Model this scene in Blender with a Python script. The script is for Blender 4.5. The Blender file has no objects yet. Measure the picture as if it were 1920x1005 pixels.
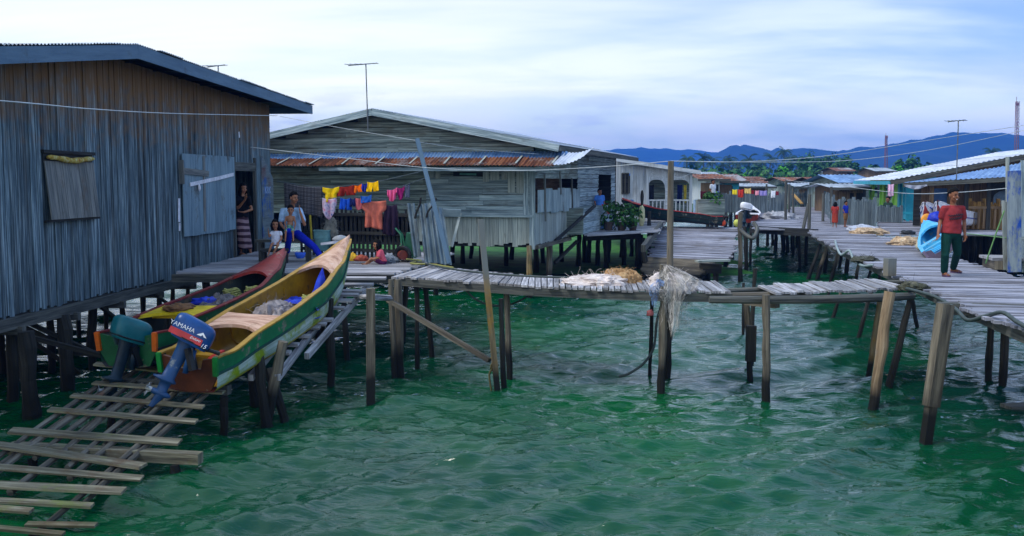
import bpy, math, random
import numpy as np
from mathutils import Vector, Matrix, noise
random.seed(7)
V = Vector
R = random.uniform
S = bpy.context.scene
COL = S.collection
rad = math.radians

# ------------------------------------------------------------------ camera
F = 1867.0
TH = math.atan(162.5 / F)
CAMZ = 3.3
cam_d = bpy.data.cameras.new('camera')
cam_d.sensor_width = 36.0
cam_d.lens = 36.0 * F / 1920.0
cam_d.clip_start = 0.1
cam_d.clip_end = 9000
cam = bpy.data.objects.new('camera', cam_d)
COL.objects.link(cam)
cam.location = (0, 0, CAMZ)
cam.rotation_euler = (math.pi / 2 - TH, 0, 0)
S.camera = cam
FW, UPV, RT = V((0, math.cos(TH), -math.sin(TH))), V((0, math.sin(TH), math.cos(TH))), V((1, 0, 0))
CP = V((0, 0, CAMZ))

def ray(px, py):
    return FW + RT * ((px - 960) / F) - UPV * ((py - 502.5) / F)
def Z(px, py, z=0.0):            # survey point on a level plane
    d = ray(px, py)
    return CP + d * ((z - CAMZ) / d.z)
def Y(px, py, y):                # survey point at a distance
    d = ray(px, py)
    return CP + d * (y / d.y)
def PL(px, py, o, n):            # survey point on a plane
    d = ray(px, py)
    return CP + d * ((V(o) - CP).dot(n) / d.dot(n))

# ------------------------------------------------------------------ mesh builder
def frame(d, up):
    d = V(d).normalized()
    up = V(up)
    s = d.cross(up)
    if s.length < 1e-4:
        s = d.cross(V((1, 0, 0.01)))
    s.normalize()
    return d, s, s.cross(d).normalized()

class MB:
    def __init__(s):
        s.v = []; s.f = []; s.uv = []; s.mi = []; s.m = 0
    def face(s, pts, uvs):
        b = len(s.v)
        s.v += [tuple(p) for p in pts]
        s.f.append(tuple(range(b, b + len(pts)))); s.uv.append(uvs); s.mi.append(s.m)
    def hexa(s, c, L, w, t):
        """eight corners: c[0..3] start ring, c[4..7] end ring"""
        b = len(s.v)
        s.v += [tuple(p) for p in c]
        q = [(0, 1, 5, 4, w), (1, 2, 6, 5, t), (2, 3, 7, 6, w), (3, 0, 4, 7, t)]
        o = R(0, 50)
        for k, (i, j, kk, l, ww) in enumerate(q):
            s.f.append((b + i, b + j, b + kk, b + l))
            s.uv.append([(o, k * 1.3), (o, k * 1.3 + ww), (o + L, k * 1.3 + ww), (o + L, k * 1.3)]); s.mi.append(s.m)
        for ring in ((3, 2, 1, 0), (4, 5, 6, 7)):
            s.f.append(tuple(b + i for i in ring))
            s.uv.append([(o, 0), (o, w), (o + t, w), (o + t, 0)]); s.mi.append(s.m)
    def bar(s, p0, p1, w, t, up=(0, 0, 1), tp=1.0):
        p0, p1 = V(p0), V(p1)
        d, x, u = frame(p1 - p0, up)
        c = []
        for p, k in ((p0, 1), (p1, tp)):
            for a, b in ((-1, -1), (1, -1), (1, 1), (-1, 1)):
                c.append(p + x * (a * w * k / 2) + u * (b * t * k / 2))
        s.hexa(c, (p1 - p0).length, w, t)
    def box(s, c, size, rz=0.0):
        c = V(c); sx, sy, sz = size
        ca, sa = math.cos(rz), math.sin(rz)
        ax, ay = V((ca, sa, 0)), V((-sa, ca, 0))
        L = max(size)
        if sz == L:
            s.bar(c - V((0, 0, sz / 2)), c + V((0, 0, sz / 2)), sx, sy, up=ay)
        elif sx == L:
            s.bar(c - ax * sx / 2, c + ax * sx / 2, sy, sz)
        else:
            s.bar(c - ay * sy / 2, c + ay * sy / 2, sx, sz)
    def tube(s, pts, r, n=8, cap=True, sq=1.0):
        pts = [V(p) for p in pts]
        if not isinstance(r, (list, tuple)): r = [r] * len(pts)
        b = len(s.v); up = V((0.13, 0.31, 1))
        L = 0; o = R(0, 50)
        Ls = []
        for i, p in enumerate(pts):
            d = pts[min(i + 1, len(pts) - 1)] - pts[max(i - 1, 0)]
            d, x, u = frame(d, up); up = u if abs(d.z) < 0.9 else up
            if i: L += (p - pts[i - 1]).length
            Ls.append(L)
            for k in range(n):
                a = 2 * math.pi * k / n
                s.v.append(tuple(p + x * (math.cos(a) * r[i]) + u * (math.sin(a) * r[i] * sq)))
        C = 2 * math.pi * max(r)
        for i in range(len(pts) - 1):
            for k in range(n):
                k2 = (k + 1) % n
                s.f.append((b + i * n + k, b + i * n + k2, b + (i + 1) * n + k2, b + (i + 1) * n + k))
                s.uv.append([(o + Ls[i], C * k / n), (o + Ls[i], C * (k + 1) / n), (o + Ls[i + 1], C * (k + 1) / n), (o + Ls[i + 1], C * k / n)])
                s.mi.append(s.m)
        if cap:
            for i, rev in ((0, True), (len(pts) - 1, False)):
                idx = [b + i * n + k for k in range(n)]
                if rev: idx.reverse()
                s.f.append(tuple(idx)); s.uv.append([(o + .1 * math.cos(k), .1 * math.sin(k)) for k in range(n)]); s.mi.append(s.m)
    def prism(s, poly, h):
        """closed polygon (3D pts) extruded by vector h"""
        poly = [V(p) for p in poly]; h = V(h); n = len(poly)
        b = len(s.v)
        s.v += [tuple(p) for p in poly] + [tuple(p + h) for p in poly]
        e = (poly[1] - poly[0]).normalized()
        nn = h.normalized(); g = nn.cross(e)
        uv = [((p - poly[0]).dot(e), (p - poly[0]).dot(g)) for p in poly]
        s.f.append(tuple(range(b + n - 1, b - 1, -1))); s.uv.append(uv[::-1]); s.mi.append(s.m)
        s.f.append(tuple(range(b + n, b + 2 * n))); s.uv.append(uv); s.mi.append(s.m)
        for i in range(n):
            j = (i + 1) % n
            L = (poly[j] - poly[i]).length
            s.f.append((b + i, b + j, b + n + j, b + n + i)); s.uv.append([(0, 0), (L, 0), (L, h.length), (0, h.length)]); s.mi.append(s.m)
    def grid(s, P, closed=False, uvs=1.0):
        """P[i][j] rows of points, skin between them"""
        b = len(s.v); n = len(P[0])
        for row in P: s.v += [tuple(p) for p in row]
        for i in range(len(P) - 1):
            for j in range(n if closed else n - 1):
                j2 = (j + 1) % n
                s.f.append((b + i * n + j, b + i * n + j2, b + (i + 1) * n + j2, b + (i + 1) * n + j))
                s.uv.append([(i * uvs / len(P), j * uvs / n), (i * uvs / len(P), (j + 1) * uvs / n), ((i + 1) * uvs / len(P), (j + 1) * uvs / n), ((i + 1) * uvs / len(P), j * uvs / n)])
                s.mi.append(s.m)
    def blob(s, c, r, nu=10, nv=14, amp=0.0, fr=2.0, zmin=-9, M=None):
        c = V(c); P = []; off = V((R(0, 99), R(0, 99), R(0, 99)))
        for i in range(nu + 1):
            ph = math.pi * i / nu
            row = []
            for j in range(nv):
                a = 2 * math.pi * j / nv
                d = V((math.sin(ph) * math.cos(a), math.sin(ph) * math.sin(a), math.cos(ph)))
                k = 1 + amp * noise.noise(d * fr + off)
                p = V((d.x * r[0] * k, d.y * r[1] * k, max(d.z * r[2] * k, zmin)))
                if M is not None: p = M @ p
                row.append(c + p)
            P.append(row)
        s.grid(P, closed=True, uvs=3)
    def corr(s, p00, p10, p11, p01, pitch=0.09, amp=0.012, ns=3, sheet=0.8, sag=0.0):
        """corrugated sheeting: 0->1 along the eave, 0->1 (second) along the slope"""
        p00, p10, p11, p01 = map(V, (p00, p10, p11, p01))
        W = max((p10 - p00).length, .1); Ls = (p01 - p00).length
        nrm = (p10 - p00).cross(p01 - p00).normalized()
        k = max(1, round(W / sheet))
        for q in range(k):
            t0, t1 = q / k, (q + 1) / k + 0.02 * (q < k - 1)
            n = max(8, int(W / k / pitch * 6)); lift = R(0, .012) + .006 * (q % 2); P = []
            e0, e1 = R(-.05, .05) / max(Ls, .5), R(-.05, .05) / max(Ls, .5)
            for i in range(ns + 1):
                v = e0 + (1 + e1 - e0) * i / ns
                row = []
                for j in range(n + 1):
                    t = t0 + (t1 - t0) * j / n
                    a = p00.lerp(p10, t); c = p01.lerp(p11, t)
                    p = a.lerp(c, v) + nrm * (amp * math.sin(2 * math.pi * t * W / pitch) + lift)
                    p.z -= sag * math.sin(math.pi * t)
                    row.append(p)
                P.append(row)
            b0 = len(s.f); s.grid(P)
            for fi in range(b0, len(s.f)):
                i = (fi - b0) // n; j = (fi - b0) % n
                s.uv[fi] = [(Ls * i / ns + q * 7, W / k * j / n), (Ls * i / ns + q * 7, W / k * (j + 1) / n), (Ls * (i + 1) / ns + q * 7, W / k * (j + 1) / n), (Ls * (i + 1) / ns + q * 7, W / k * j / n)]
    def build(s, name, mats, parent=None, smooth=False, loc=None):
        if not isinstance(mats, (list, tuple)): mats = [mats]
        o0 = V(loc) if loc is not None else (ORG[parent] if parent is not None else V((0, 0, 0)))
        me = bpy.data.meshes.new(name)
        vv = np.array(s.v, dtype=np.float64).reshape(-1, 3) - np.array(o0)
        me.from_pydata(vv.tolist(), [], s.f)
        uvl = me.uv_layers.new(name='UVMap')
        flat = [c for u in s.uv for p in u for c in p]
        uvl.data.foreach_set('uv', flat)
        for m in mats: me.materials.append(m)
        me.polygons.foreach_set('material_index', s.mi)
        if smooth: me.polygons.foreach_set('use_smooth', [True] * len(me.polygons))
        me.update()
        o = bpy.data.objects.new(name, me); COL.objects.link(o)
        if parent is not None:
            o.parent = parent; ORG[o] = ORG[parent]
        else:
            o.location = o0; ORG[o] = o0
        return o
ORG = {}

def tag(o, label=None, cat=None, group=None, kind=None):
    if label: o['label'] = label
    if cat: o['category'] = cat
    if group: o['group'] = group
    if kind: o['kind'] = kind
    return o
def thing(name, label, cat, loc=(0, 0, 0), group=None):
    o = bpy.data.objects.new(name, None); COL.objects.link(o)
    o.empty_display_size = .1
    o.location = loc; ORG[o] = V(loc)
    return tag(o, label, cat, group)
def copy_tree(o, loc=None, rz=None, label=None, sc=None, parent=None):
    c = o.copy(); COL.objects.link(c)
    if parent is not None: c.parent = parent
    if loc is not None: c.location = loc; ORG[c] = V(loc)
    if rz is not None: c.rotation_euler = (0, 0, rz)
    if sc is not None: c.scale = (sc, sc, sc)
    if label: c['label'] = label
    for ch in list(o.children): copy_tree(ch, parent=c)
    return c

def text(body, size, m, name, parent, M, ext=.002, shear=0.0):
    cu = bpy.data.curves.new(name, 'FONT'); cu.body = body; cu.size = size; cu.extrude = ext; cu.align_x = 'CENTER'; cu.align_y = 'CENTER'; cu.shear = shear
    cu.resolution_u = 3
    t = bpy.data.objects.new(name, cu); COL.objects.link(t)
    bpy.context.view_layer.update()
    me = bpy.data.meshes.new_from_object(t.evaluated_get(bpy.context.evaluated_depsgraph_get()))
    bpy.data.objects.remove(t)
    me.transform(Matrix.Translation(-ORG[parent]) @ M)
    me.materials.clear(); me.materials.append(m)
    o = bpy.data.objects.new(name, me); COL.objects.link(o); o.parent = parent; ORG[o] = ORG[parent]
    return o

# ------------------------------------------------------------------ materials
def lin(c):
    r = []
    for x in c[:3]:
        x = x / 255.0
        r.append(x / 12.92 if x <= .04045 else ((x + .055) / 1.055) ** 2.4)
    return (*r, 1)
def new_mat(name):
    m = bpy.data.materials.new(name); m.use_nodes = True
    nt = m.node_tree
    return m, nt, nt.nodes, nt.links, nt.nodes['Principled BSDF']
def mat(name, cols, su=1.0, sv=1.0, det=5.0, rough=.8, bump=.25, isl=.25, coord='UV', stain=None, stain2=None, wet=None, metal=0.0, spec=.3, grad=None, two=False):
    """layered grain: ramp over stretched noise, value jitter per loose piece, stains, tide line"""
    m, nt, N, L, B = new_mat(name)
    tc = N.new('ShaderNodeTexCoord'); mp = N.new('ShaderNodeMapping')
    geo = N.new('ShaderNodeNewGeometry')
    L.new(tc.outputs['UV' if coord == 'UV' else 'Object'], mp.inputs['Vector'])
    mp.inputs['Scale'].default_value = (su, sv, sv if coord != 'UV' else 1)
    off = N.new('ShaderNodeVectorMath'); off.operation = 'SCALE'
    cmb = N.new('ShaderNodeCombineXYZ')
    for i in range(3): L.new(geo.outputs['Random Per Island'], cmb.inputs[i])
    L.new(cmb.outputs[0], off.inputs[0]); off.inputs['Scale'].default_value = 31.7
    add = N.new('ShaderNodeVectorMath'); add.operation = 'ADD'
    L.new(mp.outputs[0], add.inputs[0]); L.new(off.outputs[0], add.inputs[1])
    nz = N.new('ShaderNodeTexNoise'); nz.inputs['Scale'].default_value = 1.0; nz.inputs['Detail'].default_value = det; nz.inputs['Roughness'].default_value = .65
    L.new(add.outputs[0], nz.inputs['Vector'])
    rp = N.new('ShaderNodeValToRGB'); el = rp.color_ramp.elements
    n = len(cols)
    for i, c in enumerate(cols):
        p = .32 + .36 * i / max(1, n - 1)
        e = el[i] if i < 2 else el.new(p)
        e.position = p; e.color = lin(c)
    L.new(nz.outputs['Fac'], rp.inputs[0])
    col = rp.outputs[0]
    if isl:
        hs = N.new('ShaderNodeHueSaturation'); mr = N.new('ShaderNodeMapRange')
        mr.inputs['To Min'].default_value = 1 - isl; mr.inputs['To Max'].default_value = 1 + isl
        L.new(geo.outputs['Random Per Island'], mr.inputs['Value']); L.new(mr.outputs[0], hs.inputs['Value']); L.new(col, hs.inputs['Color'])
        col = hs.outputs[0]
    def blend(col, fac, c):
        mx = N.new('ShaderNodeMix'); mx.data_type = 'RGBA'
        L.new(fac, mx.inputs['Factor']); L.new(col, mx.inputs[6]); mx.inputs[7].default_value = lin(c)
        return mx.outputs[2]
    for st in (stain, stain2):
        if st:
            c, sc, lo, hi = st[:4]
            n2 = N.new('ShaderNodeTexNoise'); n2.inputs['Detail'].default_value = 6; n2.inputs['Roughness'].default_value = .7
            if len(st) > 4:
                mp2 = N.new('ShaderNodeMapping'); mp2.inputs['Scale'].default_value = st[4]
                L.new(geo.outputs['Position'], mp2.inputs[0]); L.new(mp2.outputs[0], n2.inputs['Vector'])
            else:
                L.new(geo.outputs['Position'], n2.inputs['Vector'])
            n2.inputs['Scale'].default_value = sc
            mr = N.new('ShaderNodeMapRange'); mr.inputs['From Min'].default_value = lo; mr.inputs['From Max'].default_value = hi
            L.new(n2.outputs['Fac'], mr.inputs['Value']); col = blend(col, mr.outputs[0], c)
    def zfac(z0, z1, amp, sc=2.5):
        sp = N.new('ShaderNodeSeparateXYZ'); L.new(geo.outputs['Position'], sp.inputs[0])
        n3 = N.new('ShaderNodeTexNoise'); n3.inputs['Scale'].default_value = sc; n3.inputs['Detail'].default_value = 4
        L.new(geo.outputs['Position'], n3.inputs['Vector'])
        ma = N.new('ShaderNodeMath'); ma.operation = 'MULTIPLY_ADD'; ma.inputs[1].default_value = amp
        L.new(n3.outputs['Fac'], ma.inputs[0]); L.new(sp.outputs['Z'], ma.inputs[2])
        mr = N.new('ShaderNodeMapRange'); mr.inputs['From Min'].default_value = z0 + amp / 2; mr.inputs['From Max'].default_value = z1 + amp / 2
        L.new(ma.outputs[0], mr.inputs['Value'])
        return mr.outputs[0]
    if grad:   # z0, z1, amp, colour, strength : weathering that follows height
        z0, z1, amp, c, stg = grad
        f = zfac(z0, z1, amp, 5.0); mu = N.new('ShaderNodeMath'); mu.operation = 'MULTIPLY'; mu.inputs[1].default_value = stg
        L.new(f, mu.inputs[0]); col = blend(col, mu.outputs[0], c)
    if wet:    # z0,z1 tide line
        z0, z1, c = wet
        f = zfac(z1, z0, .35); col = blend(col, f, c)
    L.new(col, B.inputs['Base Color'])
    B.inputs['Roughness'].default_value = rough; B.inputs['Metallic'].default_value = metal
    B.inputs['Specular IOR Level'].default_value = spec
    if bump:
        bp = N.new('ShaderNodeBump'); bp.inputs['Strength'].default_value = bump; bp.inputs['Distance'].default_value = .01
        L.new(nz.outputs['Fac'], bp.inputs['Height']); L.new(bp.outputs[0], B.inputs['Normal'])
    return m

WETC = (16, 17, 15)
m_wall = mat('weathered_wall_boards', [(28, 42, 52), (80, 100, 112), (146, 164, 172)], 1.2, 30, rough=.8, isl=.38, grad=(3.9, 5.0, 1.9, (128, 92, 50), .85), stain=((60, 52, 42), 1.0, .55, .8, (3, 3, .35)), stain2=((20, 26, 30), 1.0, .50, .72, (5, 5, .22)))
m_shutter = mat('shutter_boards', [(70, 74, 76), (102, 106, 106), (130, 130, 126)], 1.5, 26, isl=.25, stain=((92, 76, 62), 1.6, .55, .75))
m_door = mat('door_boards', [(82, 106, 124), (108, 132, 146), (128, 148, 158)], 1.5, 20, isl=.14, stain=((70, 62, 52), 1.4, .56, .72))
m_fascia = mat('fascia_paint', [(72, 98, 122), (94, 120, 142)], 1.0, 9, isl=.08, rough=.7, stain=((58, 60, 60), 2.0, .58, .8))
m_beam = mat('old_beam', [(40, 42, 42), (74, 76, 74), (100, 100, 94)], 1.2, 22, isl=.2)
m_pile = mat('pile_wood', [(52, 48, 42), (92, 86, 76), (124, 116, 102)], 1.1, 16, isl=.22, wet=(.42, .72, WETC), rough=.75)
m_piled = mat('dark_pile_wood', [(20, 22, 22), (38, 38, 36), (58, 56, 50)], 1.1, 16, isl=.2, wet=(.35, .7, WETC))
m_piley = mat('stained_pile_wood', [(74, 64, 48), (118, 104, 78), (142, 130, 106)], 1.1, 14, isl=.15, wet=(.3, .55, WETC), stain=((150, 112, 30), 1.6, .5, .7), grad=(1.45, 1.95, .3, (112, 118, 120), .92))
m_deck = mat('deck_planks', [(84, 84, 90), (140, 140, 146), (186, 184, 190)], 1.2, 24, isl=.38, rough=.75, stain=((92, 84, 80), 1.2, .55, .8))
m_deckr = mat('boardwalk_planks', [(72, 74, 86), (128, 130, 144), (180, 180, 194)], 1.0, 22, isl=.36, rough=.7, stain=((90, 84, 84), .8, .52, .75))
m_clap = mat('weathered_clapboard', [(66, 80, 82), (118, 132, 130), (164, 174, 170)], 1.0, 26, isl=.28, stain=((92, 84, 66), .9, .5, .75, (1, 1, 3)))
m_clapb = mat('bluegrey_clapboard', [(78, 96, 108), (132, 150, 160), (182, 196, 202)], 1.0, 26, isl=.28, stain=((92, 90, 84), 1.1, .55, .78, (1, 1, 3)))
m_skirt = mat('pale_skirt_boards', [(110, 120, 122), (148, 156, 154), (176, 182, 178)], 1.0, 26, isl=.22, stain=((96, 86, 70), 1.3, .55, .75, (2, 2, .6)))
m_brown = mat('brown_boards', [(70, 56, 42), (104, 84, 64), (130, 110, 88)], 1.2, 22, isl=.25)
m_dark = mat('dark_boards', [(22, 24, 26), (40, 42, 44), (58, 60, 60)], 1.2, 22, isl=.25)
m_white = mat('whitewashed_boards', [(150, 160, 172), (184, 192, 200), (206, 212, 218)], 1.0, 18, isl=.1, stain=((120, 122, 122), 1.2, .55, .8, (2, 2, .5)))
m_galv = mat('galvanised_sheet', [(112, 124, 140), (146, 158, 174), (178, 188, 200)], .9, 3, isl=.16, rough=.5, metal=.25, stain=((104, 74, 52), .8, .6, .78))
m_galvb = mat('blue_galvanised_sheet', [(70, 104, 150), (96, 132, 180), (128, 160, 200)], .9, 3, isl=.14, rough=.5, metal=.15, stain=((96, 84, 80), .8, .62, .8))
m_rust = mat('rusted_sheet', [(58, 32, 22), (104, 58, 38), (146, 96, 66)], .8, 8, isl=.3, rough=.85, stain=((142, 138, 140), .9, .52, .66), stain2=((50, 34, 28), 1.6, .52, .7))
m_rustd = mat('dark_rusted_sheet', [(70, 44, 34), (104, 64, 48), (130, 92, 74)], 1.2, 5, isl=.25, rough=.85, stain=((140, 142, 150), .3, .55, .62))
m_corr = mat('old_corrugated_panel', [(104, 122, 134), (136, 154, 164), (164, 178, 186)], .9, 4, isl=.14, rough=.55, metal=.25, stain=((84, 84, 84), 1.2, .55, .75))
m_sheet = mat('leaning_sheet', [(66, 84, 96), (98, 116, 128), (130, 146, 156)], .9, 3, isl=.14, rough=.5, metal=.3, stain=((70, 66, 62), 1.2, .55, .75))
m_slip = mat('slip_boards', [(56, 54, 46), (104, 100, 84), (146, 142, 124)], 1.2, 22, isl=.35, stain=((86, 58, 36), 1.6, .52, .72), stain2=((104, 116, 62), 1.5, .56, .72), wet=(-.1, .16, (52, 62, 40)))
m_slipp = mat('slip_poles', [(48, 46, 42), (86, 82, 74), (116, 112, 102)], 1.2, 10, isl=.3, stain=((120, 70, 40), 1.1, .6, .72), wet=(-.05, .3, (34, 38, 30)))

def plain(name, c, rough=.6, v=.12, sc=6.0, spec=.4, metal=0.0, bump=.1, isl=.08):
    a = tuple(max(0, x * (1 - v)) for x in c); b = tuple(min(255, x * (1 + v)) for x in c)
    return mat(name, [a, c, b], sc, sc, coord='OBJ', rough=rough, bump=bump, isl=isl, spec=spec, metal=metal)
PC = {}
def pc(name, c, **k):
    if name not in PC: PC[name] = plain(name, c, **k)
    return PC[name]
# ------------------------------------------------------------------ world and sun
S.view_settings.view_transform = 'Standard'; S.view_settings.look = 'None'
S.view_settings.exposure = 0.45; S.view_settings.gamma = 1.0
W = bpy.data.worlds.new('World'); S.world = W; W.use_nodes = True
nt = W.node_tree; N, L = nt.nodes, nt.links
bg = N['Background']
SUN_EL, SUN_AZ = rad(55), rad(-112)          # azimuth from +Y, negative = left
sky = N.new('ShaderNodeTexSky'); sky.sky_type = 'NISHITA'; sky.sun_disc = False
sky.sun_elevation = SUN_EL; sky.sun_rotation = SUN_AZ; sky.air_density = 1.2; sky.dust_density = 1.5
tc = N.new('ShaderNodeTexCoord')
nrm = N.new('ShaderNodeVectorMath'); nrm.operation = 'NORMALIZE'; L.new(tc.outputs['Generated'], nrm.inputs[0])
sp = N.new('ShaderNodeSeparateXYZ'); L.new(nrm.outputs[0], sp.inputs[0])
def mth(op, a, b=None, c=None):
    n = N.new('ShaderNodeMath'); n.operation = op
    for i, x in enumerate((a, b, c)):
        if x is None: continue
        if isinstance(x, (int, float)): n.inputs[i].default_value = x
        else: L.new(x, n.inputs[i])
    return n.outputs[0]
def mrg(v, a, b, c=0.0, d=1.0, smooth=False):
    n = N.new('ShaderNodeMapRange')
    if smooth: n.interpolation_type = 'SMOOTHSTEP'
    L.new(v, n.inputs['Value'])
    for k, x in zip(('From Min', 'From Max', 'To Min', 'To Max'), (a, b, c, d)): n.inputs[k].default_value = x
    return n.outputs[0]
def mixc(f, a, b):
    n = N.new('ShaderNodeMix'); n.data_type = 'RGBA'
    if isinstance(f, float): n.inputs['Factor'].default_value = f
    else: L.new(f, n.inputs['Factor'])
    for k, x in ((6, a), (7, b)):
        if isinstance(x, tuple): n.inputs[k].default_value = x
        else: L.new(x, n.inputs[k])
    return n.outputs[2]
# a high cloud sheet seen in perspective: flatten the direction on to a plane overhead
den = mth('ADD', mth('MAXIMUM', sp.outputs['Z'], 0.0), .26)
cb = N.new('ShaderNodeCombineXYZ')
L.new(mth('DIVIDE', sp.outputs['X'], den), cb.inputs[0]); L.new(mth('DIVIDE', sp.outputs['Y'], den), cb.inputs[1])
def cloud(scale, sx, sy, det, rot, dist):
    mp = N.new('ShaderNodeMapping'); mp.inputs['Scale'].default_value = (sx, sy, 1); mp.inputs['Rotation'].default_value = (0, 0, rot); mp.inputs['Location'].default_value = (3.1, 1.7, 0)
    L.new(cb.outputs[0], mp.inputs[0])
    n = N.new('ShaderNodeTexNoise'); n.inputs['Scale'].default_value = scale; n.inputs['Detail'].default_value = det; n.inputs['Distortion'].default_value = dist; n.inputs['Roughness'].default_value = .55
    L.new(mp.outputs[0], n.inputs['Vector']); return n.outputs['Fac']
c1 = cloud(1.3, .45, 1.1, 5, .55, .5)
c2 = cloud(3.2, .4, 1.5, 6, .45, .5)
side = mrg(sp.outputs['X'], -.25, .55, 0, 1, True)           # bright thin cloud on the sun's side, bluer away from it
white = mixc(side, (.86, .92, .97, 1), (.58, .72, .96, 1))
white = mixc(mrg(sp.outputs['Z'], .22, .70, 0, .8, True), white, (.52, .78, 1.04, 1))
blue = mixc(side, (.78, .92, 1.04, 1), (.24, .43, .88, 1))
skyc = N.new('ShaderNodeVectorMath'); skyc.operation = 'SCALE'; L.new(sky.outputs[0], skyc.inputs[0]); skyc.inputs['Scale'].default_value = .10
blue2 = mixc(.72, skyc.outputs[0], blue)
cov = mrg(mth('ADD', mth('MULTIPLY', c1, .75), mth('MULTIPLY', c2, .25)), .40, .60, 0, 1, True)
cl = mixc(cov, blue2, white)
# a bank of paler cloud low over the hills with small grey-blue scraps
sv = N.new('ShaderNodeMapping'); sv.inputs['Scale'].default_value = (7, 7, 30); L.new(nrm.outputs[0], sv.inputs[0])
n3 = N.new('ShaderNodeTexNoise'); n3.inputs['Scale'].default_value = 1.0; n3.inputs['Detail'].default_value = 7; L.new(sv.outputs[0], n3.inputs['Vector'])
low = mth('MULTIPLY', mrg(sp.outputs['Z'], .12, .03), mrg(n3.outputs['Fac'], .42, .62, 0, 1, True))
cl = mixc(mth('MULTIPLY', low, .75), cl, (.72, .78, 1.0, 1))
scr = mth('MULTIPLY', mrg(sp.outputs['Z'], .10, .05), mrg(n3.outputs['Fac'], .44, .34, 0, 1, True))
cl = mixc(mth('MULTIPLY', scr, .55), cl, (.34, .40, .80, 1))
# the air near the horizon glows: seen through the haze it keeps its lavender white
gl = N.new('ShaderNodeVectorMath'); gl.operation = 'MULTIPLY'
L.new(cl, gl.inputs[0])
gk = mixc(mrg(sp.outputs['Z'], .0, .22, 0, 1, True), (1.95, 1.78, 1.25, 1), (1, 1, 1, 1)); L.new(gk, gl.inputs[1]); cl = gl.outputs[0]
# the dim lower half (below the horizon)
cl = mixc(mrg(sp.outputs['Z'], 0.0, -.08), cl, (.10, .16, .22, 1))
L.new(cl, bg.inputs['Color']); bg.inputs['Strength'].default_value = 1.0

sd = bpy.data.lights.new('sun', 'SUN'); sd.energy = 2.0; sd.angle = rad(18); sd.color = (1, .95, .88)
so = bpy.data.objects.new('sun', sd); COL.objects.link(so)
sdir = V((math.sin(SUN_AZ) * math.cos(SUN_EL), math.cos(SUN_AZ) * math.cos(SUN_EL), math.sin(SUN_EL)))
so.rotation_euler = sdir.to_track_quat('Z', 'Y').to_euler(); so.location = (0, 0, 30)

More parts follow.
